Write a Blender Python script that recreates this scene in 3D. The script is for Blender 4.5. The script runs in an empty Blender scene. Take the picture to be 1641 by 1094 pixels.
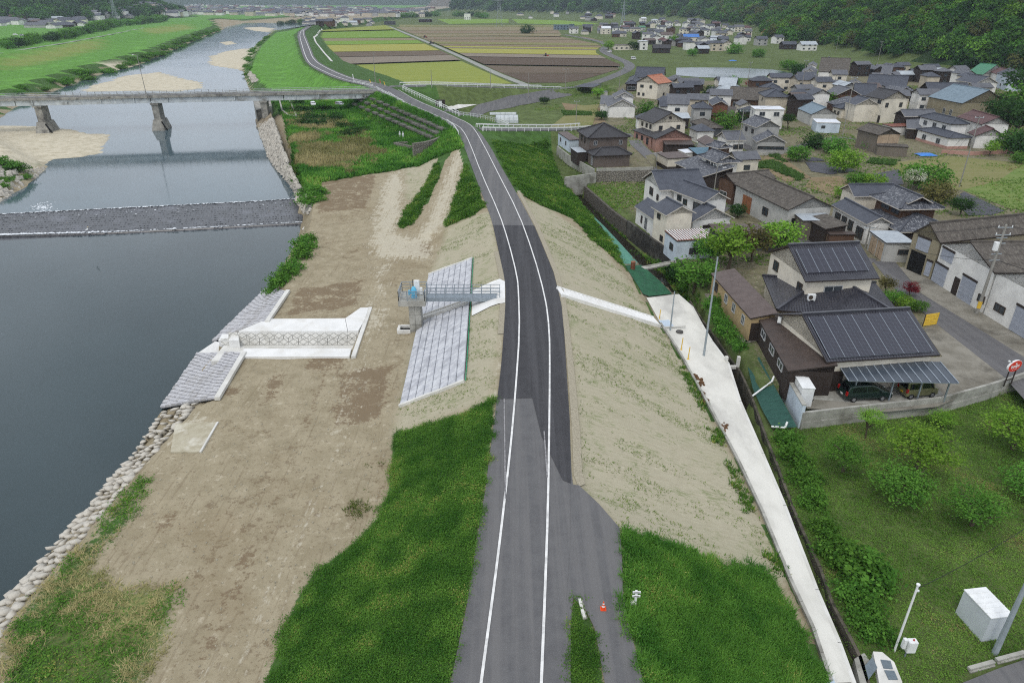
import bpy, bmesh, math, random
import numpy as np
from mathutils import Vector, Matrix, noise as mnoise
random.seed(7)
rng = np.random.default_rng(7)
scene = bpy.context.scene
COL = scene.collection
CAMZ = 30.0
PITCH = math.atan(0.5)
SP, CP = math.sin(PITCH), math.cos(PITCH)
FPX, CX, CY = 1094.0, 820.5, 547.0
cam_d = bpy.data.cameras.new('camera')
cam = bpy.data.objects.new('camera', cam_d)
COL.objects.link(cam)
cam.location = (0, 0, CAMZ)
cam.rotation_euler = (math.pi / 2 - PITCH, 0, 0)
cam_d.lens = 24.0
cam_d.sensor_width = 36.0
cam_d.clip_start = 0.5
cam_d.clip_end = 20000
scene.camera = cam
SUN_EL, SUN_AZ = math.radians(58), math.radians(200)
world = bpy.data.worlds.new('World')
scene.world = world
world.use_nodes = True
wn, wl = world.node_tree.nodes, world.node_tree.links
wn.clear()
sky = wn.new('ShaderNodeTexSky')
sky.sky_type = 'NISHITA'
sky.sun_disc = False
sky.sun_elevation = SUN_EL
sky.sun_rotation = SUN_AZ
sky.air_density = 1.6
sky.dust_density = 6.0
sky.ozone_density = 1.0
hs = wn.new('ShaderNodeHueSaturation')
hs.inputs['Saturation'].default_value = 0.55
bg = wn.new('ShaderNodeBackground')
bg.inputs['Strength'].default_value = 0.15
wo = wn.new('ShaderNodeOutputWorld')
wl.new(sky.outputs[0], hs.inputs['Color'])
cloud = wn.new('ShaderNodeMix'); cloud.data_type = 'RGBA'      # an even cloud layer over the sky
cloud.inputs[0].default_value = 0.8
cloud.inputs[7].default_value = (6.9, 7.3, 7.9, 1)
ctex = wn.new('ShaderNodeTexNoise'); ctex.inputs['Scale'].default_value = 3.0; ctex.inputs['Detail'].default_value = 6
ctc = wn.new('ShaderNodeTexCoord'); wl.new(ctc.outputs['Generated'], ctex.inputs['Vector'])
cmr = wn.new('ShaderNodeMapRange'); cmr.inputs['From Min'].default_value = 0.3; cmr.inputs['From Max'].default_value = 0.7
cmr.inputs['To Min'].default_value = 0.72; cmr.inputs['To Max'].default_value = 1.3
wl.new(ctex.outputs['Fac'], cmr.inputs['Value'])
cvm = wn.new('ShaderNodeVectorMath'); cvm.operation = 'SCALE'; cvm.inputs[0].default_value = (6.9, 7.3, 7.9)
wl.new(cmr.outputs[0], cvm.inputs['Scale'])
wl.new(cvm.outputs[0], cloud.inputs[7])
wl.new(hs.outputs[0], cloud.inputs[6])
wl.new(cloud.outputs[2], bg.inputs['Color'])
wl.new(bg.outputs[0], wo.inputs['Surface'])
sun_d = bpy.data.lights.new('sun', 'SUN')
sun_d.energy = 1.0
sun_d.angle = math.radians(14)
sun_d.color = (1.0, 0.96, 0.9)
sun = bpy.data.objects.new('sun', sun_d)
COL.objects.link(sun)
sd = Vector((math.sin(SUN_AZ) * math.cos(SUN_EL), math.cos(SUN_AZ) * math.cos(SUN_EL), math.sin(SUN_EL)))
sun.rotation_euler = sd.to_track_quat('Z', 'Y').to_euler()
sun.location = (0, -40, 120)
scene.view_settings.view_transform = 'Standard'
scene.view_settings.look = 'None'
scene.view_settings.exposure = -0.02
scene.view_settings.gamma = 1.0
scene.cycles.max_bounces = 6
scene.cycles.diffuse_bounces = 3
scene.cycles.glossy_bounces = 3
scene.cycles.transmission_bounces = 4
scene.cycles.transparent_max_bounces = 8
scene.cycles.volume_bounces = 0
scene.cycles.use_denoising = False
scene.cycles.filter_width = 1.15
def G(px, py, z=0.0):
    a, b = (px - CX) / FPX, (py - CY) / FPX
    t = (CAMZ - z) / (SP + b * CP)
    return (a * t, t * (CP - b * SP), z)
def GY(px, py, Y):
    a, b = (px - CX) / FPX, (py - CY) / FPX
    t = Y / (CP - b * SP)
    return (a * t, Y, CAMZ - t * (SP + b * CP))
def lerp(a, b, t):
    return a + (b - a) * t
MATS = {}
def srgb(r, g, b):
    f = lambda c: (c / 255 / 12.92) if c <= 10.3 else ((c / 255 + 0.055) / 1.055) ** 2.4
    return (f(r), f(g), f(b), 1)
class NT:
    def __init__(s, m):
        m.use_nodes = True
        s.t = m.node_tree
        s.n, s.l = s.t.nodes, s.t.links
        s.b = s.n.get('Principled BSDF')
        s.out = s.n.get('Material Output')
    def new(s, k, **kw):
        n = s.n.new(k)
        for a, v in kw.items():
            setattr(n, a, v)
        return n
    def link(s, a, b):
        s.l.new(a, b)
    def noise(s, vec, scale, detail=4, rough=0.6):
        n = s.new('ShaderNodeTexNoise')
        n.inputs['Scale'].default_value = scale
        n.inputs['Detail'].default_value = detail
        n.inputs['Roughness'].default_value = rough
        if vec is not None:
            s.link(vec, n.inputs['Vector'])
        return n.outputs['Fac']
    def ramp(s, fac, a, b):
        n = s.new('ShaderNodeMapRange')
        n.interpolation_type = 'SMOOTHSTEP'
        n.inputs['From Min'].default_value = a
        n.inputs['From Max'].default_value = b
        s.link(fac, n.inputs['Value'])
        return n.outputs['Result']
    def mix(s, fac, a, b):
        n = s.new('ShaderNodeMix', data_type='RGBA')
        if isinstance(fac, (int, float)):
            n.inputs[0].default_value = fac
        else:
            s.link(fac, n.inputs[0])
        for i, c in ((6, a), (7, b)):
            if isinstance(c, tuple):
                n.inputs[i].default_value = c
            else:
                s.link(c, n.inputs[i])
        return n.outputs[2]
    def math(s, op, a, b=0.0, c=None):
        n = s.new('ShaderNodeMath', operation=op)
        for i, v in enumerate((a, b) if c is None else (a, b, c)):
            if isinstance(v, (int, float)):
                n.inputs[i].default_value = v
            else:
                s.link(v, n.inputs[i])
        return n.outputs[0]
    def bump(s, h, strength=0.5, dist=0.1):
        n = s.new('ShaderNodeBump')
        n.inputs['Strength'].default_value = strength
        n.inputs['Distance'].default_value = dist
        s.link(h, n.inputs['Height'])
        s.link(n.outputs[0], s.b.inputs['Normal'])
        return n
    def coord(s, kind='Object', scale=None):
        c = s.new('ShaderNodeTexCoord').outputs[kind]
        if scale is not None:
            m = s.new('ShaderNodeMapping')
            m.inputs['Scale'].default_value = scale
            s.link(c, m.inputs['Vector'])
            c = m.outputs[0]
        return c
    def attr(s, name, out='Fac'):
        n = s.new('ShaderNodeAttribute')
        n.attribute_name = name
        return n.outputs[out]
    def geo_pos(s):
        return s.new('ShaderNodeNewGeometry').outputs['Position']
def mat(name, c1, c2=None, scale=1.5, rough=0.85, bump=0.0, bscale=20, spec=0.3, metal=0.0, c3=None, scale3=0.2, lo=0.35, hi=0.65, stretch=None):
    if name in MATS:
        return MATS[name]
    m = bpy.data.materials.new(name)
    t = NT(m)
    t.b.inputs['Roughness'].default_value = rough
    t.b.inputs['Specular IOR Level'].default_value = spec
    t.b.inputs['Metallic'].default_value = metal
    co = t.coord('Object', stretch) if stretch else t.coord('Object')
    if c2 is None:
        c2 = tuple(v * 0.82 for v in c1[:3]) + (1,)
    col = t.mix(t.ramp(t.noise(co, scale, 5), lo, hi), c1, c2)
    if c3 is not None:
        col = t.mix(t.ramp(t.noise(co, scale3, 6, 0.65), 0.48, 0.7), col, c3)
    t.link(col, t.b.inputs['Base Color'])
    if bump:
        t.bump(t.noise(co, bscale, 3), bump, 0.05)
    MATS[name] = m
    return m
class MB:
    def __init__(s):
        s.v, s.f, s.m, s.uv = [], [], [], []
    def add(s, vs, fs, mi=0, uvs=None):
        o = len(s.v)
        s.v += [tuple(p) for p in vs]
        for k, f in enumerate(fs):
            s.f.append(tuple(i + o for i in f))
            s.m.append(mi)
            s.uv.append(uvs[k] if uvs else None)
        return s
    def box(s, c, d, rz=0.0, mi=0, taper=1.0):
        cx, cy, cz = c
        hx, hy, hz = d[0] / 2, d[1] / 2, d[2] / 2
        co, si = math.cos(rz), math.sin(rz)
        vs = []
        for z, k in ((-hz, 1.0), (hz, taper)):
            for x, y in ((-hx, -hy), (hx, -hy), (hx, hy), (-hx, hy)):
                x, y = x * k, y * k
                vs.append((cx + x * co - y * si, cy + x * si + y * co, cz + z))
        return s.add(vs, [(3, 2, 1, 0), (4, 5, 6, 7), (0, 1, 5, 4), (1, 2, 6, 5), (2, 3, 7, 6), (3, 0, 4, 7)], mi)
    def bar(s, p0, p1, w, h=None, mi=0):
        h = h or w
        p0, p1 = Vector(p0), Vector(p1)
        d = (p1 - p0)
        if d.length < 1e-6:
            return s
        d.normalize()
        a = d.cross(Vector((0, 0, 1)))
        if a.length < 1e-3:
            a = Vector((1, 0, 0))
        a.normalize()
        b = a.cross(d).normalized()
        vs = []
        for p in (p0, p1):
            for i, j in ((-1, -1), (1, -1), (1, 1), (-1, 1)):
                vs.append(p + a * (i * w / 2) + b * (j * h / 2))
        return s.add(vs, [(0, 1, 2, 3), (7, 6, 5, 4), (0, 4, 5, 1), (1, 5, 6, 2), (2, 6, 7, 3), (3, 7, 4, 0)], mi)
    def tube(s, p0, p1, r0, r1=None, n=8, mi=0, cap=True):
        r1 = r0 if r1 is None else r1
        p0, p1 = Vector(p0), Vector(p1)
        d = (p1 - p0).normalized()
        a = d.cross(Vector((0, 0, 1)))
        if a.length < 1e-3:
            a = Vector((1, 0, 0))
        a.normalize()
        b = a.cross(d)
        vs = []
        for p, r in ((p0, r0), (p1, r1)):
            for k in range(n):
                t = 2 * math.pi * k / n
                vs.append(p + a * (r * math.cos(t)) + b * (r * math.sin(t)))
        fs = [(k, (k + 1) % n, n + (k + 1) % n, n + k) for k in range(n)]
        if cap:
            fs += [tuple(range(n))[::-1], tuple(range(n, 2 * n))]
        return s.add(vs, fs, mi)
    def path(s, pts, r, n=6, mi=0):
        for a, b in zip(pts[:-1], pts[1:]):
            s.tube(a, b, r, r, n, mi, True)
        return s
    def prism(s, poly, z0, z1, mi=0, top=None):
        n = len(poly)
        zz0 = z0 if isinstance(z0, (list, tuple)) else [z0] * n
        zz1 = z1 if isinstance(z1, (list, tuple)) else [z1] * n
        ar = sum(poly[i][0] * poly[(i + 1) % n][1] - poly[(i + 1) % n][0] * poly[i][1] for i in range(n))
        idx = list(range(n)) if ar > 0 else list(range(n))[::-1]
        vs = [(poly[i][0], poly[i][1], zz0[i]) for i in idx] + [(poly[i][0], poly[i][1], zz1[i]) for i in idx]
        fs = [tuple(range(n))[::-1], tuple(range(n, 2 * n))]
        fs += [(k, (k + 1) % n, n + (k + 1) % n, n + k) for k in range(n)]
        return s.add(vs, fs, mi)
    def build(s, name, mats, parent=None, smooth=False, base=None):
        me = bpy.data.meshes.new(name)
        off = base if base is not None else ((parent.matrix_world.translation if False else parent.location) if parent is not None else None)
        if parent is not None and base is None:
            a = parent
            while a is not None and '_o' not in a.keys():
                a = a.parent
            off = Vector(a['_o']) if a is not None else Vector((0, 0, 0))
        vs = s.v if off is None else [(x - off[0], y - off[1], z - off[2]) for x, y, z in s.v]
        me.from_pydata(vs, [], s.f)
        mats = mats if isinstance(mats, (list, tuple)) else [mats]
        for m in mats:
            me.materials.append(m)
        me.polygons.foreach_set('material_index', s.m)
        if any(u is not None for u in s.uv):
            lay = me.uv_layers.new(name='UVMap').data
            for p, u in zip(me.polygons, s.uv):
                if u is not None:
                    for li, c in zip(p.loop_indices, u):
                        lay[li].uv = c
        if smooth:
            me.polygons.foreach_set('use_smooth', [True] * len(me.polygons))
        me.update()
        o = bpy.data.objects.new(name, me)
        COL.objects.link(o)
        if parent is not None:
            o.parent = parent
        elif base is not None:
            o.location = base
        return o
def tag(o, label=None, cat=None, group=None, kind=None):
    if label: o['label'] = label
    if cat: o['category'] = cat
    if group: o['group'] = group
    if kind: o['kind'] = kind
    return o
def thing(name, label, cat, loc, group=None):
    o = bpy.data.objects.new(name, None)
    COL.objects.link(o)
    o.location = loc
    o.empty_display_size = 0.5
    o['_o'] = tuple(loc)
    return tag(o, label, cat, group)
def copy_tree(o, parent=None):
    c = o.copy()
    COL.objects.link(c)
    c.parent = parent
    for ch in list(o.children):
        copy_tree(ch, c)
    return c
def resample(pts, step):
    pts = [np.array(p, float) for p in pts]
    out = [pts[0]]
    for a, b in zip(pts[:-1], pts[1:]):
        n = max(1, int(round(np.linalg.norm((b - a)[:2]) / step)))
        for k in range(1, n + 1):
            out.append(a + (b - a) * k / n)
    return out
def smooth_line(pts, it=2):
    pts = [np.array(p, float) for p in pts]
    for _ in range(it):
        o = [pts[0]]
        for a, b in zip(pts[:-1], pts[1:]):
            o += [a * .75 + b * .25, a * .25 + b * .75]
        o.append(pts[-1])
        pts = o
    return pts
def offset_line(pts, d):
    p = np.array([q[:2] for q in pts], float)
    t = np.gradient(p, axis=0)
    t /= np.linalg.norm(t, axis=1)[:, None] + 1e-9
    n = np.stack([t[:, 1], -t[:, 0]], 1)
    r = p + n * d
    return [(r[i][0], r[i][1], pts[i][2]) for i in range(len(pts))]
Z_BERM, Z_VIL, Z_ORCH = -4.0, -5.0, -6.2
W_LOW, W_UP = -9.3, -8.5
def sstep(a, b, x):
    t = np.clip((np.asarray(x, float) - a) / (b - a), 0, 1)
    return t * t * (3 - 2 * t)
def zroad(Y):
    return 2.0 * sstep(160, 226, Y)
def GR(px, py):
    z = 0.0
    for _ in range(40):
        p = G(px, py, z)
        z = 0.5 * z + 0.5 * float(zroad(p[1]))
    return G(px, py, z)
RL_PX = [(722, 1094), (735, 1031), (748, 976), (769, 831), (776, 800), (784, 735), (794, 658), (803, 590), (807, 535), (810, 490), (810, 452), (799, 403), (789, 355), (776, 321), (753, 260), (746, 240), (735, 216), (727, 206), (714, 197), (680, 181), (645, 167), (612, 150), (600, 143), (586, 138), (541, 128), (510, 114), (492, 103), (483, 85), (475, 54), (484, 47), (493, 42)]
RR_PX = [(915, 1094), (914, 1030), (917, 960), (925, 900), (924, 850), (922, 800), (916, 776), (913, 673), (904, 535), (900, 490), (897, 477), (887, 437), (867, 388), (856, 362), (826, 306), (800, 262), (786, 235), (770, 212), (755, 199), (712, 179), (672, 163), (640, 146), (618, 137), (596, 131), (567, 126), (530, 111), (505, 96), (498, 77), (487, 51), (494, 46), (500, 42)]
LL_PX = [(771, 1094), (785, 990), (797, 900), (807.7, 810), (818, 720), (826, 630), (832.8, 530), (831, 470), (829, 444), (815, 388), (800, 342), (772, 280), (753, 230), (745, 214), (736, 203), (715, 192.5), (680, 177), (646, 163.5), (622, 147)]
LR_PX = [(867.5, 1094), (873, 960), (877.9, 820), (880, 700), (881, 600), (880.6, 530), (874, 477), (855, 408), (831, 342), (799, 280), (774, 230), (761, 208), (751, 198), (730, 189), (707, 178), (669, 163), (638, 144)]
def road_line(pts, ext=True):
    w = [GR(*p) for p in pts]
    if ext:
        d = np.array(w[0]) - np.array(w[1])
        d = d / np.linalg.norm(d[:2])
        w = [tuple(np.array(w[0]) + d * 30)] + w
    return w
RL, RR = road_line(RL_PX), road_line(RR_PX)
LLINE, LRINE = road_line(LL_PX), road_line(LR_PX)
SHL = [(x - 0.9, y, z) for x, y, z in RL]
SHR_PX = [(1035, 1094), (1012, 1002), (1001, 960), (997, 849), (960, 808), (928, 778), (921, 700), (917, 600), (911, 540), (904, 477), (894, 437), (874, 388), (863, 362), (833, 306), (806, 262)]
SHR = [GR(*p) for p in SHR_PX]
SHR = [(SHR[0][0] + 3, -10, 0), (SHR[0][0] + 1, 12, 0)] + SHR + [(x + 1.0, y, z) for x, y, z in RR if y > SHR[-1][1] + 6]
TL = [G(x, y, Z_BERM) for x, y in [(400, 1094), (455, 1000), (505, 920), (560, 875), (600, 830), (618, 780), (624, 720), (636, 660), (655, 590), (672, 520), (687, 441), (693, 400), (690, 385), (668, 378), (660, 340), (664, 300), (672, 268), (660, 242), (636, 222), (600, 198), (560, 177), (530, 163), (500, 149), (468, 130), (455, 100), (455, 70), (459, 52), (466, 45)]]
TL = [(TL[0][0] - 1, -10, Z_BERM)] + TL
TR = [G(x, y, Z_VIL) for x, y in [(1330, 1094), (1302, 1010), (1265, 930), (1222, 825), (1182, 740), (1140, 660), (1110, 606), (1086, 562), (1058, 520), (1030, 474), (1005, 430), (985, 397), (960, 365), (936, 334), (908, 300), (893, 270), (884, 245), (880, 228)]]
TR = [(TR[0][0] - 3.0, -10, Z_VIL)] + TR + [(12.5, 200, Z_VIL), (4, 212, Z_VIL), (-8, 224, Z_VIL), (-22, 238, Z_VIL)] + [G(x, y, Z_VIL) for x, y in [(648, 131), (600, 115), (556, 100), (530, 80), (512, 60), (514, 48)]]
BT = [G(x, y, Z_BERM) for x, y in [(0, 1020), (40, 970), (90, 912), (150, 850), (195, 790), (240, 740), (275, 700), (318, 648), (345, 640), (388, 565), (425, 515), (460, 466), (468, 440), (480, 400), (495, 375), (500, 345), (503, 325), (492, 300), (480, 270), (466, 225), (458, 190), (447, 160), (436, 145), (418, 128), (404, 112), (412, 90), (424, 70), (445, 52)]]
BT = [(-34, -10, Z_BERM)] + BT
WE = [G(x, y, W_LOW) for x, y in [(0, 975), (40, 930), (100, 860), (150, 805), (215, 725), (245, 680), (270, 640), (330, 565), (345, 550), (385, 508), (412, 482), (440, 465), (446, 440), (462, 410), (478, 380)]] + [G(x, y, W_UP) for x, y in [(485, 345), (478, 318), (468, 270), (440, 230), (420, 190), (408, 165), (402, 148), (392, 118), (390, 105), (398, 88), (411, 70), (436, 50)]]
WE = [(-37, -10, W_LOW)] + WE
LW = [(-116, -10, W_LOW), (-116, 100, W_LOW)] + [G(x, y, W_UP) for x, y in [(-30, 338), (0, 320), (40, 300), (76, 268), (60, 258), (-30, 205), (0, 188), (30, 168), (85, 146), (150, 122), (200, 108), (260, 88), (310, 65), (355, 47), (345, 40)]]
DL = [G(x, y, -5.5) for x, y in [(1365, 1094), (1342, 1030), (1306, 945), (1255, 810), (1220, 727), (1184, 643), (1165, 582), (1139, 547), (1123, 520), (1108, 492), (1085, 472), (1060, 450), (1028, 426), (994, 390), (953, 350), (923, 316)]]
DL = [(DL[0][0] - 3, -10, -5.5)] + DL
DR = [G(x, y, -6.0) for x, y in [(1392, 1094), (1378, 1050), (1355, 1005), (1334, 965), (1313, 905), (1287, 850), (1266, 800), (1246, 745), (1228, 700), (1203, 630), (1186, 593), (1165, 566), (1147, 540), (1126, 512), (1105, 480)]] + [G(x, y, -7.6) for x, y in [(1062, 436), (1020, 398), (984, 366), (945, 326), (930, 312)]]
DR = [(DR[0][0] - 2, -10, -6.0)] + DR
def xof(line, Y):
    a = np.array([(p[1], p[0]) for p in line])
    o = np.argsort(a[:, 0], kind='stable')
    return np.interp(Y, a[o, 0], a[o, 1])
def zof(line, Y):
    a = np.array([(p[1], p[2]) for p in line])
    o = np.argsort(a[:, 0], kind='stable')
    return np.interp(Y, a[o, 0], a[o, 1])
def inpoly(x, y, poly):
    p = np.array([q[:2] for q in poly], float)
    r = np.zeros(np.shape(x), bool)
    j = len(p) - 1
    for i in range(len(p)):
        (xi, yi), (xj, yj) = p[i], p[j]
        if yi != yj:
            c = ((yi > y) != (yj > y)) & (x < (xj - xi) * (y - yi) / (yj - yi) + xi)
            r ^= c
        j = i
    return r
def dline(x, y, line):
    p = np.array(line, float)
    best = np.full(np.shape(x), 1e9)
    bz = np.zeros(np.shape(x))
    for a, b in zip(p[:-1], p[1:]):
        d = b[:2] - a[:2]
        L = d @ d + 1e-9
        t = np.clip(((x - a[0]) * d[0] + (y - a[1]) * d[1]) / L, 0, 1)
        q = np.hypot(x - a[0] - t * d[0], y - a[1] - t * d[1])
        m = q < best
        best = np.where(m, q, best)
        bz = np.where(m, a[2] + t * (b[2] - a[2]), bz)
    return best, bz
ORCH = [G(x, y, Z_ORCH) for x, y in [(1281, 687), (1374, 675), (1451, 667), (1502, 661), (1579, 639), (1700, 600), (2100, 560), (2400, 1094)]] + [(70, -10, 0), (float(xof(DR, -10.0)), -10, 0)] + [(x + .02, y, z) for x, y, z in DR if y < G(1281, 687, Z_ORCH)[1]]
PAD = [G(x, y, -2.5) for x, y in [(893, 236), (912, 250), (950, 272), (1046, 271), (1052, 252), (1030, 225), (960, 200), (915, 205)]]
LOT = [G(x, y, -5.2) for x, y in [(936, 298), (985, 338), (1030, 330), (1042, 300), (1030, 292)]]
EMB = [GR(622, 139)] + [G(x, y, z) for x, y, z in [(700, 137.5, 2.6), (790, 140, .6), (860, 142, -1.8), (905, 142, -3.2), (945, 136, -4.0), (985, 122, -4.0), (1010, 110, -3.8), (1008, 101, -3.6), (985, 92, -3.5), (968, 84, -3.5), (966, 79, -3.5), (975, 73, -3.5), (960, 66, -3.5), (905, 56, -3.6)]]
LEV2 = [G(x, y, 1) for x, y in [(-400, 160), (0, 86), (60, 76), (100, 70), (165, 58), (230, 45), (262, 40)]] + [(-560, 1500, 1)]
SIDE = [GR(768, 207)] + [G(x, y, z) for x, y, z in [(800, 208, 0), (850, 208, -.8), (900, 208, -1.8), (940, 205, -2.3)]]
BARS = [[G(x, y, W_UP + .2) for x, y in q] for q in (
    [(-60, 200), (40, 201), (75, 203), (115, 207), (150, 215), (165, 214), (180, 212), (178, 220), (170, 228), (168, 243), (140, 250), (95, 254), (70, 262), (60, 275), (40, 282), (-60, 300)],
    [(130, 142), (150, 136), (200, 121), (255, 115), (290, 124), (325, 132), (328, 141), (290, 146), (130, 147)],
    [(332, 100), (335, 90), (360, 82), (390, 78), (412, 80), (404, 92), (395, 105), (388, 113), (360, 108), (340, 106)],
    [(348, 68), (372, 65), (382, 70), (360, 73)],
    [(165, 112), (200, 104), (228, 100), (226, 103), (190, 112)], [(385, 45), (420, 43), (445, 46), (430, 52), (405, 50)],
)]
def hill(x, y):
    X, Y = np.asarray(x, float), np.asarray(y, float)
    out = np.zeros(X.shape)
    foot = [(330, 60), (300, 220), (262, 345), (232, 392), (236, 470), (262, 600), (235, 700), (330, 1000), (330, 1250), (380, 1500), (240, 1900), (60, 2150), (-200, 2500)]
    f = [(a, b, 0) for a, b in foot]
    d, _ = dline(X, Y, f)
    ry = np.array([q[1] for q in foot]); rx = np.array([q[0] for q in foot])
    side = X > np.interp(Y, ry, rx)
    side |= (Y > 2500) & (X > -200)
    h1 = 95 * (1 - np.exp(-d / 150.0)) * side
    h1 *= 1 + 0.25 * np.sin(X / 90.0 + Y / 140.0) * np.cos(Y / 75.0)
    out = np.maximum(out, h1)
    d2 = np.hypot((X + 1080) / 1.0, (Y - 1560) / 1.0)
    out = np.maximum(out, 95 * sstep(400, 120, d2))
    d3 = np.hypot((X + 1500) / 1.3, (Y - 1500))
    out = np.maximum(out, 120 * sstep(650, 200, d3))
    r = np.hypot(X * .8, Y)
    m = sstep(4300, 6000, r + 500 * np.sin(X / 900.0)) * (330 + 110 * np.sin(X / 700.0 + 1) + 60 * np.sin(X / 260.0))
    return np.maximum(out, m)
def axis(fine0, fine1, step, lo, hi, g):
    a = list(np.arange(fine0, fine1 + 1e-6, step))
    s = step
    while a[-1] < hi:
        s = min(s * g, 160)
        a.append(a[-1] + s)
    s = step
    while a[0] > lo:
        s = min(s * g, 160)
        a.insert(0, a[0] - s)
    return np.array(a)
XS = axis(-46, 56, 0.42, -5200, 5200, 1.035)
YS = [14.0]
while YS[-1] < 8200:
    y = YS[-1]
    YS.append(y + (0.42 if y < 118 else min(150, 0.42 + (y - 118) * 0.0085)))
YS = np.array([0.0, 4.0, 8.0, 11.0] + YS)
GX, GYY = np.meshgrid(XS, YS)
ZT = np.zeros(GX.shape)
wz = np.where(YS < G(400, 340, W_UP)[1], W_LOW, W_UP)
for r, Y in enumerate(YS):
    Yc = Y
    xl, xw, xb, xt = xof(LW, Yc), xof(WE, Yc), xof(BT, Yc), xof(TL, Yc)
    xsl, xsr, xtr = xof(SHL, Yc), xof(SHR, Yc), xof(TR, Yc)
    zr = float(zroad(Y))
    ztr = float(zof(TR, Yc))
    xp = [xl - 8, xl, xl + 5, xw - 4, xw, xb, max(xt, xb + .5), xsl, xsr, xtr]
    zp = [-4.0, wz[r] + .02, wz[r] - 1.6, wz[r] - 1.6, wz[r] - .05, Z_BERM, Z_BERM, zr - .04, zr - .04, ztr]
    if Y < 146:
        dl, dr = xof(DL, Yc), xof(DR, Yc)
        zl = -5.5
        xp += [dl, dl + .3, dr - .3, dr] if Y < 60 else [dl, dl + .3, dr + float(np.interp(Y, [78, 95, 105, 112, 120, 135], [.5, 1.8, 1.8, 1.2, .6, .5])), dr + .4 + float(np.interp(Y, [78, 95, 105, 112, 120, 135], [.5, 1.8, 1.8, 1.2, .6, .5]))]
        zp += [zl, -7.9, -7.9, -5.0 if Y > 60 else Z_ORCH]
    if Y > 146:
        xp += [xtr + 5]
        zp += [-5.0]
    for k in range(1, len(xp)):
        xp[k] = max(xp[k], xp[k - 1] + .05)
    ZT[r] = np.interp(XS, xp, zp)
CHAN = [G(340, 556, -5.3), (G(566, 545, -4)[0], G(460, 531, -4)[1], 0), (G(566, 545, -4)[0], G(460, 561, -4)[1], 0), (G(335, 566, -6)[0], G(460, 561, -4)[1], 0)]
CHAN[0] = (CHAN[0][0], G(460, 531, -4)[1], 0)
ZT[inpoly(GX, GYY, CHAN)] = -5.75
for q in ([(456, 468, -4), (427, 516, -4), (340, 549, W_LOW), (427, 463, W_LOW)], [(386, 568, -4), (346, 638, -4), (258, 655, W_LOW), (318, 560, W_LOW)]):
    ZT[inpoly(GX, GYY, [G(*p) for p in q])] -= .7
m = inpoly(GX, GYY, ORCH)
ZT[m] = Z_ORCH
ZT[inpoly(GX, GYY, LOT)] = -5.2
pm = inpoly(GX, GYY, PAD)
ZT[pm] = -2.5
for q in BARS:
    dd, _ = dline(GX, GYY, q + [q[0]])
    b = inpoly(GX, GYY, q)
    sd_ = np.where(b, dd, -dd)
    w_ = 2.0 if q[0][1] < 330 else 5.0
    ZT = np.where(sd_ > -w_, np.maximum(ZT, W_UP + .25 * sstep(-w_, w_, sd_) - .12 + np.where(b, .1, -.1)), ZT)
near = (GYY > 170) & (GYY < 1300)
for line, hw, sl in ((EMB, 4.2, .55), (LEV2, 3.5, .26), (SIDE, 3.0, .6)):
    d, z = dline(GX, GYY, line)
    ZT = np.where(near | (line is LEV2), np.maximum(ZT, z - .05 - np.maximum(0, d - hw) * sl), ZT)
HL = hill(GX, GYY)
ZT += HL
nz = np.zeros(GX.shape)
for (fx, fy, ph, am) in ((.9, .5, 0, .035), (.37, .61, 2, .05), (1.7, 1.3, 4, .025), (.13, .19, 1, .08)):
    nz += am * np.sin(GX * fx + ph + 1.3 * np.sin(GYY * .31)) * np.sin(GYY * fy + ph * 2 + .9 * np.sin(GX * .23))
flat = (GX > xof(SHL, GYY) - .3) & (GX < xof(SHR, GYY) + .3)
strip = (GX >= xof(TR, GYY)) & (GX <= xof(DR, GYY) + .5) & (GYY < 146)
ZT += np.where(flat | pm | strip | (GX > xof(TR, GYY)), 0, nz * sstep(1, 0, GYY / 900.0 - .3))
def hz(x, y):
    x, y = np.asarray(x, float), np.asarray(y, float)
    i = np.clip(np.searchsorted(XS, x) - 1, 0, len(XS) - 2)
    j = np.clip(np.searchsorted(YS, y) - 1, 0, len(YS) - 2)
    u = np.clip((x - XS[i]) / (XS[i + 1] - XS[i]), 0, 1)
    v = np.clip((y - YS[j]) / (YS[j + 1] - YS[j]), 0, 1)
    return (ZT[j, i] * (1 - u) + ZT[j, i + 1] * u) * (1 - v) + (ZT[j + 1, i] * (1 - u) + ZT[j + 1, i + 1] * u) * v
_TT = np.concatenate([np.arange(22, 160, .25), np.geomspace(160, 7500, 1500)])
def P(px, py):
    a, b = (px - CX) / FPX, (py - CY) / FPX
    x, y, z = a * _TT, _TT * (CP - b * SP), CAMZ - _TT * (SP + b * CP)
    k = np.nonzero(z <= hz(x, y))[0]
    if len(k) == 0:
        k = [len(_TT) - 1]
    k = k[0]
    lo, hi = (_TT[k - 1] if k else _TT[0] - 1), _TT[k]
    for _ in range(12):
        t = (lo + hi) / 2
        if CAMZ - t * (SP + b * CP) <= float(hz(a * t, t * (CP - b * SP))):
            hi = t
        else:
            lo = t
    t = hi
    X, Y = a * t, t * (CP - b * SP)
    return (X, Y, float(hz(X, Y)))
def wpoly(pts):
    return [P(*p) for p in pts]
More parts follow.
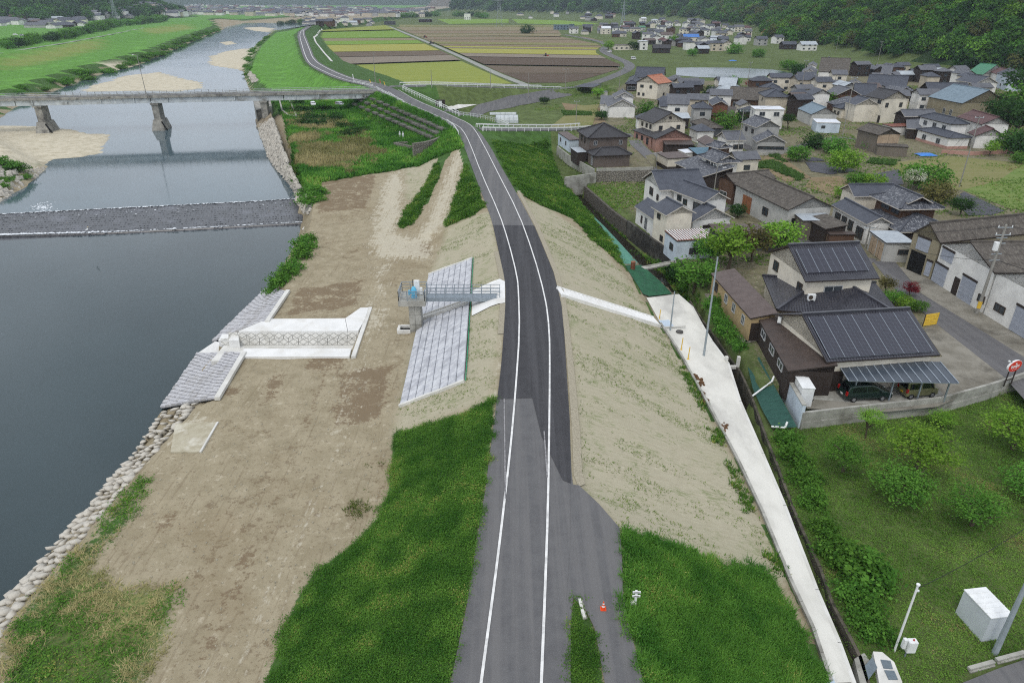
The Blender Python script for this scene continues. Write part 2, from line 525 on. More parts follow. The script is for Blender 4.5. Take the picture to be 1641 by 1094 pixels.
def mask(polys, soft=.8):
    r = np.full(GX.shape, -9.0)
    for q in polys:
        q = wpoly(q)
        xs, ys = [p[0] for p in q], [p[1] for p in q]
        i0, i1 = np.searchsorted(XS, [min(xs) - 4, max(xs) + 4])
        j0, j1 = np.searchsorted(YS, [min(ys) - 4, max(ys) + 4])
        sx, sy = GX[j0:j1, i0:i1], GYY[j0:j1, i0:i1]
        if sx.size == 0:
            continue
        d, _ = dline(sx, sy, q + [q[0]])
        d = np.where(inpoly(sx, sy, q), d, -d)
        r[j0:j1, i0:i1] = np.maximum(r[j0:j1, i0:i1], d)
    return np.clip(r / (2 * soft) + .5, 0, 1)
G_LEFT = [(792, 640), (760, 655), (700, 675), (630, 695), (628, 740), (622, 790), (600, 840), (540, 890), (500, 920), (470, 970), (425, 1094), (440, 1200), (715, 1200), (724, 1094), (748, 976), (769, 831), (776, 800), (784, 735)]
G_RIGHT = [(995, 850), (1040, 858), (1100, 880), (1180, 912), (1215, 905), (1240, 930), (1275, 1000), (1300, 1040), (1320, 1094), (1360, 1200), (1060, 1200), (1031, 1094), (1008, 1002), (997, 960)]
G_ISLE = [(919, 958), (940, 980), (953, 1007), (960, 1050), (969, 1094), (985, 1200), (905, 1200), (909, 1094), (911, 1000)]
G_RFAR = [(788, 225), (878, 222), (884, 250), (900, 290), (935, 332), (985, 395), (1000, 428), (985, 415), (950, 385), (920, 352), (880, 335), (845, 318), (828, 300), (806, 262)]
G_LFAR = [(746, 265), (778, 332), (760, 345), (735, 355), (712, 365), (725, 330), (738, 290)]
G_MID = [(700, 262), (706, 275), (690, 310), (665, 355), (645, 367), (640, 358), (655, 330), (680, 300), (690, 280)]
G_BRIDGE = [(430, 150), (600, 150), (700, 185), (732, 212), (744, 238), (700, 252), (660, 268), (620, 276), (560, 285), (515, 292), (515, 318), (490, 330), (470, 290), (468, 250), (455, 190)]
G_BANK = [(0, 1094), (0, 1022), (60, 945), (130, 872), (180, 812), (225, 762), (240, 770), (215, 830), (152, 905), (200, 935), (292, 935), (275, 1020), (235, 1094), (200, 1200), (-60, 1200)]
G_CLOTH = [(575, 745), (610, 740), (600, 790), (580, 830), (560, 820)]
STRAW = [[(835, 318), (868, 375), (900, 470), (912, 560), (918, 700), (922, 775), (990, 846), (1100, 878), (1240, 932), (1200, 800), (1130, 650), (1085, 565), (1055, 522), (1000, 440), (950, 385), (880, 335)],
         [(790, 340), (716, 365), (698, 420), (690, 440), (660, 560), (640, 655), (630, 695), (788, 642), (800, 560), (805, 480), (800, 410)],
         [(1018, 500), (1060, 525), (1100, 610), (1180, 745), (1260, 925), (1240, 935), (1140, 700)], [(650, 268), (668, 262), (700, 255), (690, 285), (660, 320), (650, 320)]]
PALE = [[(626, 275), (645, 276), (652, 300), (645, 345), (640, 372), (665, 380), (690, 340), (712, 285), (722, 255), (735, 238), (748, 242), (745, 265), (735, 300), (715, 360), (695, 385), (690, 415), (640, 418), (595, 412), (592, 385), (602, 330), (612, 295)], [(590, 500), (620, 495), (605, 540), (585, 545)], [(275, 678), (345, 676), (320, 722), (275, 722)],
        [(596, 252), (620, 243), (650, 272), (625, 276)], [(803, 400), (812, 450), (807, 540), (797, 640), (790, 640), (800, 520)],
        [(846, 340), (880, 400), (905, 470), (915, 560), (921, 700), (930, 775), (920, 780), (911, 600), (896, 470)]]
DARK = [[(515, 288), (606, 278), (605, 300), (590, 335), (500, 345), (505, 322)], [(650, 385), (697, 383), (695, 412), (650, 415), (640, 400)], [(470, 460), (590, 445), (580, 490), (450, 510)], [(500, 560), (570, 560), (560, 600), (480, 600)], [(540, 590), (640, 580), (620, 680), (520, 690)], [(465, 680), (500, 670), (470, 710)], [(535, 560), (560, 560), (470, 760), (430, 850), (418, 840), (455, 750)], [(600, 740), (616, 745), (540, 900), (500, 965), (490, 955), (560, 840)], [(380, 880), (425, 870), (330, 1094), (290, 1094)], [(415, 600), (465, 590), (458, 645), (415, 650)], [(300, 640), (400, 620), (380, 655)], [(230, 830), (300, 810), (290, 850), (240, 860)]]
mk_g = mask([G_LEFT, G_RIGHT, G_ISLE, G_RFAR, G_LFAR, G_MID, G_BRIDGE], .5)
mk_g = np.maximum(mk_g, .82 * mask([G_BANK], 2.0))
mk_g = np.maximum(mk_g, .55 * mask([G_CLOTH], 2.0))
mk_straw = mask(STRAW, .6)
mk_pale = np.maximum(mask(PALE, 2.2), .62 * mask([[(590, 420), (640, 420), (600, 560), (560, 700), (520, 800), (380, 1094), (335, 1094), (480, 820), (530, 700), (570, 560)]], 1.6))
mk_dark = mask(DARK, 1.1)
mk_dry = .75 * mask([[(470, 175), (540, 190), (620, 235), (625, 262), (560, 278), (480, 280), (468, 240)], [(140, 930), (290, 935), (275, 1010), (140, 1060)], [(0, 98), (120, 68), (165, 60), (158, 78), (80, 98), (0, 112)], [(225, 47), (300, 38), (310, 46), (240, 56)]], 3)
right = GX > xof(TR, GYY) - .3
left_of_river = GX < xof(LW, GYY) - 2
far_left = (GX <= xof(SHL, GYY)) & (GYY > 245)
vill_poly = [(893, 200), (1000, 128), (1080, 130), (1280, 126), (1340, 104), (1480, 120), (1640, 140), (1900, 240), (1900, 640), (1641, 600), (1500, 650), (1290, 660), (1230, 690), (1130, 520), (1090, 475), (985, 345), (940, 300)]
mk_vil = mask([vill_poly], 4)
mk_g = np.where(right, np.maximum(mk_g, 1 - mk_vil * .54), mk_g)
mk_g = np.where(left_of_river | far_left, 1.0, mk_g)
mk_g = np.where((GYY > 122) & (GX > xof(TL, GYY) + 1) & (GX < xof(SHR, GYY) + 1) & (mk_pale < .2) & (mk_straw < .2), 1.0, mk_g)
mk_g = np.where((GX > xof(SHR, GYY)) & (GYY > 150), np.maximum(mk_g, np.where(mk_vil > .5, .46, 1.0)), mk_g)
mk_g = np.where(strip & (GX < xof(DL, GYY)), 0, mk_g)
mk_g = np.where(HL > 1.0, 1.0, mk_g)
mk_g = np.where((GYY > 118) & (GX > xof(SHL, GYY) - .5) & (GX < xof(SHR, GYY) + .5) & (mk_straw < .2), 1.0, mk_g)
sand_m = np.zeros(GX.shape)
for q in BARS:
    d, _ = dline(GX, GYY, q + [q[0]])
    sand_m = np.maximum(sand_m, np.clip(np.where(inpoly(GX, GYY, q), d, -d) / 2 + .8, 0, 1))
riverzone = (GX > xof(LW, GYY) - 7) & (GX < xof(WE, GYY) + .3)
mk_g = np.where((GX > xof(LW, GYY) - 1) & (GX < xof(WE, GYY) + .5), 0, mk_g)
def lookup(a, x, y):
    i = np.clip(np.searchsorted(XS, x), 0, len(XS) - 1)
    j = np.clip(np.searchsorted(YS, y), 0, len(YS) - 1)
    return a[j, i]
def terrain_material(name, lush, dry, soil, soil2):
    m = bpy.data.materials.new(name)
    t = NT(m)
    pos = t.geo_pos()
    n_big = t.noise(pos, .09, 5, .6)
    n_mid = t.noise(pos, .55, 6, .65)
    n_fine = t.noise(pos, 3.2, 5, .7)
    n_grit = t.noise(pos, 14, 3, .7)
    dirt = t.mix(t.ramp(n_mid, .35, .68), soil, soil2)
    dirt = t.mix(t.math('MULTIPLY', t.ramp(n_fine, .54, .66), .7), dirt, srgb(120, 107, 86))
    n_pat = t.noise(pos, 1.15, 7, .72)
    dirt = t.mix(t.math('MULTIPLY', t.ramp(n_pat, .55, .61), t.ramp(n_big, .42, .6)), dirt, srgb(120, 107, 87))
    dirt = t.mix(t.math('MULTIPLY', t.ramp(n_pat, .42, .34), .7), dirt, srgb(182, 173, 152))
    dirt = t.mix(t.math('MULTIPLY', t.ramp(n_grit, .62, .75), .5), dirt, srgb(188, 180, 160))
    dirt = t.mix(t.math('MULTIPLY', t.ramp(n_big, .5, .68), .35), dirt, srgb(128, 113, 88))
    trk = t.new('ShaderNodeMapping')
    trk.inputs['Rotation'].default_value = (0, 0, math.radians(-8))
    trk.inputs['Scale'].default_value = (3.4, .12, 1)
    t.link(pos, trk.inputs['Vector'])
    n_trk = t.noise(trk.outputs[0], 1.0, 5, .6)
    dirt = t.mix(t.math('MULTIPLY', t.ramp(n_trk, .56, .66), .45), dirt, srgb(120, 107, 86))
    n_sm = t.noise(pos, 38, 2, .6)
    dirt = t.mix(t.math('MULTIPLY', t.ramp(n_sm, .66, .72), .6), dirt, srgb(206, 200, 184))
    dirt = t.mix(t.math('MULTIPLY', t.ramp(n_sm, .36, .3), .5), dirt, srgb(96, 84, 66))
    dk = t.ramp(t.math('ADD', t.attr('dark'), t.math('ADD', t.math('MULTIPLY', t.math('SUBTRACT', n_mid, .5), 1.6), t.math('MULTIPLY', t.math('SUBTRACT', n_fine, .5), 1.4))), .75, .95)
    dirt = t.mix(t.math('MULTIPLY', dk, .8), dirt, srgb(116, 100, 80))
    pl = t.ramp(t.math('ADD', t.attr('pale'), t.math('ADD', t.math('MULTIPLY', t.math('SUBTRACT', n_trk, .5), 1.5), t.math('MULTIPLY', t.math('SUBTRACT', n_pat, .5), 2.4))), .5, .85)
    dirt = t.mix(t.math('MULTIPLY', pl, .8), dirt, t.mix(t.ramp(n_fine, .4, .7), srgb(192, 186, 168), srgb(172, 164, 145)))
    mp = t.new('ShaderNodeMapping')
    mp.inputs['Rotation'].default_value = (0, 0, math.radians(24))
    mp.inputs['Scale'].default_value = (1.0, 4.2, 1)
    t.link(pos, mp.inputs['Vector'])
    n_str = t.noise(mp.outputs[0], 1.0, 9, .78)
    st = t.mix(t.ramp(n_str, .4, .7), srgb(170, 164, 143), srgb(158, 151, 130))
    st = t.mix(t.math('MULTIPLY', t.ramp(n_fine, .55, .8), .45), st, srgb(205, 198, 178))
    gsp = t.math('MULTIPLY', t.ramp(t.math('ADD', t.math('MULTIPLY', n_str, .7), t.math('ADD', t.math('MULTIPLY', n_mid, .8), t.math('MULTIPLY', n_grit, .55))), 1.06, 1.2), .62)
    st = t.mix(t.math('MULTIPLY', t.ramp(n_big, .46, .66), .18), st, srgb(138, 140, 106))
    st = t.mix(gsp, st, srgb(110, 124, 76))
    base = t.mix(t.attr('straw'), dirt, st)
    gr = t.mix(t.ramp(n_mid, .35, .65), lush, tuple(v * .62 for v in lush[:3]) + (1,))
    gr = t.mix(t.math('MULTIPLY', t.ramp(n_big, .5, .7), .5), gr, tuple(v * 1.35 for v in lush[:3]) + (1,))
    dr = t.math('MULTIPLY', t.attr('dry'), t.ramp(n_fine, .3, .62))
    gr = t.mix(dr, gr, dry)
    gm = t.ramp(t.math('ADD', t.attr('grass'), t.math('MULTIPLY', t.math('SUBTRACT', n_fine, .5), .9)), .42, .6)
    col = t.mix(gm, base, gr)
    col = t.mix(t.attr('sand'), col, t.mix(t.ramp(n_mid, .4, .7), srgb(196, 188, 168), srgb(170, 162, 140)))
    t.link(col, t.b.inputs['Base Color'])
    t.b.inputs['Roughness'].default_value = .95
    t.b.inputs['Specular IOR Level'].default_value = .12
    t.bump(t.math('ADD', t.math('MULTIPLY', n_fine, .7), t.math('MULTIPLY', n_grit, .5)), .5, .1)
    return m
LUSH, DRY = srgb(72, 102, 50), srgb(162, 150, 104)
M_TERR = terrain_material('ground_cover', LUSH, DRY, srgb(158, 148, 125), srgb(142, 132, 109))
M_FLD = terrain_material('floodplain_cover', srgb(98, 146, 62), srgb(150, 138, 88), srgb(160, 148, 122), srgb(138, 126, 102))
M_VILL = terrain_material('village_ground', srgb(92, 106, 62), srgb(140, 130, 92), srgb(126, 118, 100), srgb(106, 99, 84))
M_HILL = terrain_material('hill_floor', srgb(46, 66, 34), srgb(90, 84, 54), srgb(90, 82, 62), srgb(70, 64, 48))
def terrain_object(name, sel, material):
    jj, ii = np.nonzero(sel)
    W = len(XS)
    q = np.stack([jj * W + ii, jj * W + ii + 1, (jj + 1) * W + ii + 1, (jj + 1) * W + ii], 1)
    u, inv = np.unique(q, return_inverse=True)
    me = bpy.data.meshes.new(name)
    co = np.stack([GX.ravel()[u], GYY.ravel()[u], ZT.ravel()[u]], 1).astype(np.float32)
    me.vertices.add(len(u)); me.vertices.foreach_set('co', co.ravel())
    me.loops.add(q.size); me.loops.foreach_set('vertex_index', inv.ravel().astype(np.int32))
    me.polygons.add(len(q))
    me.polygons.foreach_set('loop_start', np.arange(0, q.size, 4, dtype=np.int32))
    me.polygons.foreach_set('use_smooth', np.ones(len(q), bool))
    me.update(calc_edges=True)
    for nm, arr in (('grass', mk_g), ('straw', mk_straw), ('pale', mk_pale), ('dark', mk_dark), ('dry', mk_dry), ('sand', sand_m)):
        a = me.attributes.new(nm, 'FLOAT', 'POINT')
        a.data.foreach_set('value', arr.ravel()[u].astype(np.float32))
    me.materials.append(material)
    o = bpy.data.objects.new(name, me)
    COL.objects.link(o)
    o['kind'] = 'structure'
    return o
cx_ = (GX[:-1, :-1] + GX[1:, 1:]) / 2
cy_ = (GYY[:-1, :-1] + GYY[1:, 1:]) / 2
hl_ = HL[:-1, :-1] > 2.0
xl_, xb_, xt_ = xof(LW, cy_) - 8, xof(BT, cy_), xof(TL, cy_)
xs_, xe_, xr_ = xof(SHL, cy_), xof(SHR, cy_), xof(TR, cy_)
fld_ = (cx_ < xl_) & (cy_ > 100) | ((cx_ > xb_) & (cx_ < xs_) & (cy_ > 250))
zones = dict(riverbed=(cx_ >= xl_) & (cx_ < xb_) & ~hl_, floodplain=fld_ & ~hl_,
             river_terrace=(cx_ >= xb_) & (cx_ < xt_) & ~fld_ & ~hl_, levee_slope_river=(cx_ >= xt_) & (cx_ < xs_) & (cx_ >= xb_) & ~fld_ & ~hl_,
             levee_crown=(cx_ >= xs_) & (cx_ < xe_) & ~hl_, levee_slope_village=(cx_ >= xe_) & (cx_ < xr_) & ~hl_)
rest = ~hl_
for k, s in zones.items():
    s &= rest
    rest &= ~s
    terrain_object(k, s, M_FLD if k == 'floodplain' else M_TERR)
terrain_object('ground', rest, M_VILL)
terrain_object('hills', hl_, M_HILL)
_lay = [0]
def ribbon(name, a, b, m, dz=0.02, step=1.5, kind='structure', follow=False, parent=None, zf=None):
    n = max(len(a), len(b)) * 6
    _lay[0] += 1; dz += (_lay[0] % 14) * .004
    def rs(l):
        l = np.array(l, float)
        s = np.concatenate([[0], np.cumsum(np.hypot(*np.diff(l[:, :2], axis=0).T))])
        t = np.linspace(0, s[-1], n)
        return np.stack([np.interp(t, s, l[:, k]) for k in range(3)], 1)
    A, B = rs(a), rs(b)
    vs, fs = [], []
    for i in range(n):
        for p in (A[i], B[i]):
            z = float(hz(p[0], p[1])) if follow else (float(zf(p[1])) if zf else p[2])
            vs.append((p[0], p[1], z + dz))
    for i in range(n - 1):
        fs.append((2 * i, 2 * i + 1, 2 * i + 3, 2 * i + 2))
    o = MB().add(vs, fs).build(name, m, parent)
    if kind and parent is None:
        o['kind'] = kind
    return o
def sheet(name, pts, m, dz=0.03, kind='structure', follow=False, grid=None, parent=None):
    _lay[0] += 1; dz += (_lay[0] % 14) * .004
    if follow:
        xs, ys = [p[0] for p in pts], [p[1] for p in pts]
        g = grid or 1.0
        bm = bmesh.new()
        f = bm.faces.new([bm.verts.new((p[0], p[1], 0)) for p in pts])
        bmesh.ops.triangulate(bm, faces=[f])
        for k in np.arange(min(xs) + g, max(xs), g):
            bmesh.ops.bisect_plane(bm, geom=bm.verts[:] + bm.edges[:] + bm.faces[:], plane_co=(k, 0, 0), plane_no=(1, 0, 0))
        for k in np.arange(min(ys) + g, max(ys), g):
            bmesh.ops.bisect_plane(bm, geom=bm.verts[:] + bm.edges[:] + bm.faces[:], plane_co=(0, k, 0), plane_no=(0, 1, 0))
        for v in bm.verts:
            v.co.z = float(hz(v.co.x, v.co.y)) + dz
        bmesh.ops.recalc_face_normals(bm, faces=bm.faces[:])
        me = bpy.data.meshes.new(name)
        bm.to_mesh(me); bm.free()
        if me.polygons and me.polygons[0].normal.z < 0:
            me.flip_normals()
        me.materials.append(m)
        o = bpy.data.objects.new(name, me)
        COL.objects.link(o)
        if parent: o.parent = parent
    else:
        ar = sum(pts[i][0] * pts[(i + 1) % len(pts)][1] - pts[(i + 1) % len(pts)][0] * pts[i][1] for i in range(len(pts)))
        if ar < 0: pts = pts[::-1]
        o = MB().add([(p[0], p[1], p[2] + dz) for p in pts], [tuple(range(len(pts)))]).build(name, m, parent)
    if kind and parent is None:
        o['kind'] = kind
    return o
def asphalt(name, c1, c2, c3):
    m = bpy.data.materials.new(name)
    t = NT(m)
    p = t.geo_pos()
    col = t.mix(t.ramp(t.noise(p, .8, 5, .7), .35, .7), c1, c2)
    mp = t.new('ShaderNodeMapping'); mp.inputs['Scale'].default_value = (1.1, .025, 1)
    t.link(p, mp.inputs['Vector'])
    col = t.mix(t.math('MULTIPLY', t.ramp(t.noise(mp.outputs[0], 1, 5), .42, .62), .8), col, c3)
    col = t.mix(t.math('MULTIPLY', t.ramp(t.noise(p, 45, 2), .55, .7), .35), col, srgb(150, 149, 150))
    t.link(col, t.b.inputs['Base Color'])
    t.b.inputs['Roughness'].default_value = .85
    t.b.inputs['Specular IOR Level'].default_value = .25
    t.bump(t.noise(p, 60, 2), .25, .02)
    return m
M_ASPH = asphalt('worn_asphalt', srgb(97, 97, 98), srgb(86, 86, 88), srgb(106, 105, 105))
M_ASPHN = asphalt('new_asphalt', srgb(60, 60, 63), srgb(52, 52, 55), srgb(72, 72, 75))
M_PAINT = mat('road_paint', srgb(226, 226, 224), srgb(206, 206, 204), 2, .6, c3=srgb(182, 182, 181), scale3=1.1)
M_GRAV = mat('gravel', srgb(168, 161, 142), srgb(140, 133, 116), 9, .95, .6, 30)
M_CONC = mat('pale_concrete', srgb(214, 213, 208), srgb(200, 199, 194), .6, .85, .15, 25, c3=srgb(188, 186, 178), scale3=.25)
M_CONC2 = mat('grey_concrete', srgb(168, 167, 160), srgb(146, 145, 138), .9, .9, .2, 25, c3=srgb(116, 114, 106), scale3=.35)
M_CONCD = mat('dark_concrete', srgb(112, 110, 104), srgb(84, 82, 78), .8, .9, .25, 20, c3=srgb(58, 57, 54), scale3=.3)
def zline(line, dz):
    return [(x, y, z + dz) for x, y, z in line]
ribbon('levee_road', smooth_line(RL, 1), smooth_line(RR, 1), M_ASPH, .03, zf=zroad)
gl = [p for p in RL if 55 < p[1] < 100]
ribbon('gravel_verge_river', offset_line(smooth_line(gl, 1), -.6), offset_line(smooth_line(gl, 1), .1), M_GRAV, .012)
gr_ = [GR(*p) for p in [(929, 779), (922, 773), (919, 690), (912, 600), (906, 535), (899, 477), (889, 437), (869, 388), (858, 362), (829, 306)]]
ribbon('gravel_verge_village', offset_line(gr_, -.1), offset_line(gr_, .5), M_GRAV, .012)
sheet('lay_by', [GR(*p) for p in [(914, 776), (928, 778), (960, 808), (993, 846), (997, 900), (998, 955), (1008, 1002), (1031, 1094), (1048, 1180), (985, 1180), (969, 1094), (953, 1007), (940, 980), (919, 958), (913, 1000), (908, 960), (915, 860)]], M_ASPH, .034)
newp = [GR(*p) for p in [(790, 361), (799, 403), (810, 452), (810, 490), (807, 535), (803, 590), (797, 640), (853, 638), (868, 700), (902, 770), (915, 775), (913, 673), (904, 535), (900, 490), (897, 477), (887, 437), (867, 388), (856, 362)]]
sheet('new_road_surface', newp, M_ASPHN, .038)
LM = smooth_line(LLINE, 1); RM = smooth_line(LRINE, 1)
ribbon('edge_line_river', offset_line(LM, -.075), offset_line(LM, .075), M_PAINT, .046, zf=zroad)
ribbon('edge_line_village', offset_line(RM, -.075), offset_line(RM, .075), M_PAINT, .046, zf=zroad)
FLL = smooth_line([GR(*p) for p in [(585, 136), (543, 125.5), (512, 111.5), (495, 102), (487, 84), (479, 54), (487, 47)]], 2)
FLR = smooth_line([GR(*p) for p in [(598, 134), (566, 128), (528, 112.5), (502, 97), (495, 77), (484, 51), (491, 46)]], 2)
ribbon('edge_line_far_river', offset_line(FLL, -.16), offset_line(FLL, .16), M_PAINT, .05, zf=zroad)
ribbon('edge_line_far_fields', offset_line(FLR, -.16), offset_line(FLR, .16), M_PAINT, .05, zf=zroad)
M_OLDP = mat('worn_paint', srgb(150, 149, 150), srgb(112, 111, 114), 6, .8)
for k, (a, b) in enumerate((((808, 640), (810, 800)), ((872, 692), (877, 766)))):
    A, B = GR(*a), GR(*b)
    ribbon('worn_edge_line', offset_line([A, B], -.05), offset_line([A, B], .05), M_OLDP, .043)
def water_material(name, deep, rough=.06, wave=.25, wscale=1.2):
    m = bpy.data.materials.new(name)
    t = NT(m)
    p = t.geo_pos()
    n = t.noise(p, .02, 4)
    t.link(t.mix(t.ramp(n, .35, .7), deep, tuple(v * .75 for v in deep[:3]) + (1,)), t.b.inputs['Base Color'])
    t.b.inputs['Roughness'].default_value = rough
    t.b.inputs['IOR'].default_value = 1.33
    t.b.inputs['Specular IOR Level'].default_value = .5
    w = t.math('ADD', t.noise(p, wscale, 4, .55), t.math('MULTIPLY', t.noise(p, wscale * 4, 2), .35))
    w = t.math('MULTIPLY', w, t.math('ADD', .25, t.ramp(t.noise(p, .03, 3), .42, .7)))
    t.bump(w, wave, .12)
    return m
M_WLOW = water_material('still_water', srgb(52, 67, 71), .04, .08, 1.0)
M_WUP = water_material('flowing_water', srgb(80, 98, 106), .06, .1, .8)
CREST = [G(x, y, W_UP) for x, y in [(-120, 350), (0, 343), (200, 333), (420, 322), (480, 318)]]
CREST = [(-118, CREST[1][1] - 2, W_UP)] + CREST[1:] + [(CREST[-1][0] + 4, CREST[-1][1] + 1, W_UP)]
TOE = [G(x, y, W_LOW) for x, y in [(0, 386), (150, 378), (300, 371), (488, 362)]]
TOE = [(-118, TOE[0][1] - 1, W_LOW)] + TOE + [(TOE[-1][0] + 3, TOE[-1][1] + .5, W_LOW)]
lowpoly = [(x, y, W_LOW) for x, y, z in TOE] + [(x + 1.2, y, W_LOW) for x, y, z in reversed(WE) if y < TOE[-1][1]] + [(-117.5, -10, W_LOW)]
sheet('river', lowpoly, M_WLOW, 0)
uppoly = CREST + [(x + 1.2, y, W_UP) for x, y, z in WE if y > CREST[-1][1]] + [(-350, 1400, W_UP), (-520, 1400, W_UP)] + [(x - 1.5, y, W_UP) for x, y, z in reversed(LW) if y > CREST[0][1]]
sheet('river_upstream', uppoly, M_WUP, 0)
M_BLOCK = mat('revetment_block_concrete', srgb(194, 194, 196), srgb(172, 172, 176), 2.2, .9, .3, 18, c3=srgb(160, 158, 156), scale3=.5)
M_PANEL = mat('slope_block_concrete', srgb(200, 202, 206), srgb(176, 178, 184), 1.6, .9, .25, 14, c3=srgb(160, 162, 168), scale3=.6)
M_STONE = mat('bank_stone', srgb(196, 191, 180), srgb(168, 163, 154), 1.3, .95, .4, 9, c3=srgb(128, 124, 116), scale3=.7)
M_STEEL = mat('galvanised_steel', srgb(150, 160, 168), srgb(134, 144, 152), 4, .5, spec=.5, metal=.4)
M_BLUE = mat('sky_blue_enamel', srgb(96, 180, 214), srgb(84, 168, 204), 3, .35, spec=.5)
M_WHITE = mat('white_enamel', srgb(228, 230, 230), srgb(216, 218, 218), 2, .5)
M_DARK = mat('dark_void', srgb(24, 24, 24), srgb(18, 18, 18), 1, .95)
def bil(c, u, v):
    a, b, d, e = [np.array(q, float) for q in c]       # a(0,0) b(1,0) d(1,1) e(0,1)
    return a * (1 - u) * (1 - v) + b * u * (1 - v) + d * u * v + e * (1 - u) * v
def block_between(mb, c, u0, u1, v0, v1, base, top, inset=.12, tilt=(0, 0)):
    q = [bil(c, u0, v0), bil(c, u1, v0), bil(c, u1, v1), bil(c, u0, v1)]
    n = np.cross(q[1] - q[0], q[3] - q[0]); n = n / np.linalg.norm(n)
    if n[2] < 0: n = -n
    cen = sum(q) / 4
    lo = [p + n * base for p in q]
    tt = [tilt[0], tilt[0], tilt[1], tilt[1]]
    mid = [p + n * (top * .55 + tt[i] * .5) for i, p in enumerate(q)]
    hi = [p + (cen - p) * inset + n * (top + tt[i]) for i, p in enumerate(q)]
    fs = [(8, 9, 10, 11)]
    for k in range(4):
        j = (k + 1) % 4
        fs += [(k, j, 4 + j, 4 + k), (4 + k, 4 + j, 8 + j, 8 + k)]
    if np.cross(q[1] - q[0], q[3] - q[0])[2] < 0:
        fs = [f[::-1] for f in fs]
    mb.add([tuple(p) for p in lo + mid + hi], fs)
def block_field(name, label, cat, quad, nu, nv, m, bed_m, thick, gap=.06, brick=True, jit=0.0, tilt=.0, part='block', edge_m=None, inset=.14):
    ctr = sum(np.array(q) for q in quad) / 4
    root = thing(name, label, cat, (ctr[0], ctr[1], ctr[2]))
    b = MB()
    nn = 8
    vs, fs = [], []
    for j in range(nn + 1):
        for i in range(nn + 1):
            p = bil(quad, i / nn, j / nn)
            vs.append((p[0], p[1], p[2] + .03))
    for j in range(nn):
        for i in range(nn):
            k = j * (nn + 1) + i
            fs.append((k, k + 1, k + nn + 2, k + nn + 1))
    nrm = np.cross(np.array(vs[1]) - np.array(vs[0]), np.array(vs[nn + 1]) - np.array(vs[0]))
    if nrm[2] < 0: fs = [f[::-1] for f in fs]
    b.add(vs, fs).build('bedding', bed_m, root)
    r = random.Random(len(name) + nu)
    for j in range(nv):
        sh = .5 / nu if (brick and j % 2) else 0
        for i in range(nu + (1 if sh else 0)):
            u0, u1 = max(0, (i - (.5 if sh else 0)) / nu), min(1, (i + 1 - (.5 if sh else 0)) / nu)
            if u1 - u0 < .02: continue
            g, gv = gap / nu, gap / nv
            mb = MB()
            block_between(mb, quad, u0 + g, u1 - g, j / nv + gv, (j + 1) / nv - gv, .0, thick + r.uniform(-jit, jit), inset, (-tilt, tilt))
            mb.build(part, m, root)
    return root
q = [P(640, 652), P(687, 441), P(757, 415), P(744, 612)]
M_JOINT = mat('dark_joint', srgb(112, 114, 118), srgb(92, 95, 100), 3, .95)
root = block_field('block_slope_paving', 'grey square concrete block paving on the levee slope under the sluice walkway', 'paving', [(p[0], p[1], p[2] + .03) for p in q], 26, 8, M_PANEL, M_JOINT, .13, .022, False, .012, .05, inset=.12)
for a, b in ((0, 3), (1, 2)):
    mb = MB()
    pa, pb = Vector(q[a]), Vector(q[b])
    ps = [pa.lerp(pb, k / 8) for k in range(9)]
    ps = [Vector((p.x, p.y, float(hz(p.x, p.y)) + .12)) for p in ps]
    for s, e in zip(ps[:-1], ps[1:]):
        mb.bar(s, e, .32, .3)
    mb.build('edge_beam', M_CONC, root)
mb = MB()
ps = [Vector(q[2]).lerp(Vector(q[3]), k / 10) for k in range(11)]
mb.path([Vector((p.x + .12, p.y, float(hz(p.x + .12, p.y)) + .16)) for p in ps], .045, 6)
mb.build('green_edge_net', mat('green_net', srgb(50, 150, 110), srgb(40, 130, 96), 3, .8), root)
zb = lambda px, py, z: G(px, py, z)
for nm, lab, quad, nu, nv in (
    ('block_revetment', 'stepped grey concrete block revetment at the water upstream of the outlet channel', [zb(459, 467, -3.85), zb(425, 517, -3.85), zb(340, 549, W_LOW + .1), zb(427, 463, W_LOW + .1)], 16, 9),
    ('block_revetment', 'stepped grey concrete block revetment between the outlet channel and the bank stones', [zb(388, 566, -3.85), zb(344, 640, -3.85), zb(258, 655, W_LOW + .1), zb(318, 567, W_LOW + .1)], 17, 9)):
    root = block_field(nm, lab, 'revetment', quad, nu, nv, M_BLOCK, M_JOINT, .3, .07, True, .05, .03, inset=.2)
    mb = MB()
    a, b = Vector(quad[0]), Vector(quad[1])
    mb.bar(a + Vector((.25, 0, .1)), b + Vector((.25, 0, .1)), .5, .35)
    mb.build('coping', M_CONC, root)
def stone_mesh(seed, sx, sy, sz):
    r = random.Random(seed)
    bm = bmesh.new()
    bmesh.ops.create_icosphere(bm, subdivisions=1, radius=1)
    for v in bm.verts:
        k = 1 + r.uniform(-.22, .2)
        p = v.co
        p = Vector((math.copysign(abs(p.x) ** .75, p.x), math.copysign(abs(p.y) ** .75, p.y), math.copysign(abs(p.z) ** .6, p.z)))
        v.co = Vector((p.x * sx * k, p.y * sy * k, p.z * sz * k))
    me = bpy.data.meshes.new('stone')
    bm.to_mesh(me); bm.free()
    me.materials.append(M_STONE)
    me.polygons.foreach_set('use_smooth', [True] * len(me.polygons))
    return me
stones = [stone_mesh(k, .55, .36, .2) for k in range(8)]
TOPL = resample([G(x, y, -4.0) for x, y in [(318, 648), (275, 700), (240, 740), (195, 790), (150, 850), (90, 912), (40, 970), (0, 1020), (-30, 1060)]], .2)
BOTL = resample([G(x, y, W_LOW) for x, y in [(262, 656), (245, 682), (215, 725), (150, 805), (100, 860), (40, 930), (0, 975), (-30, 1010)]], .2)
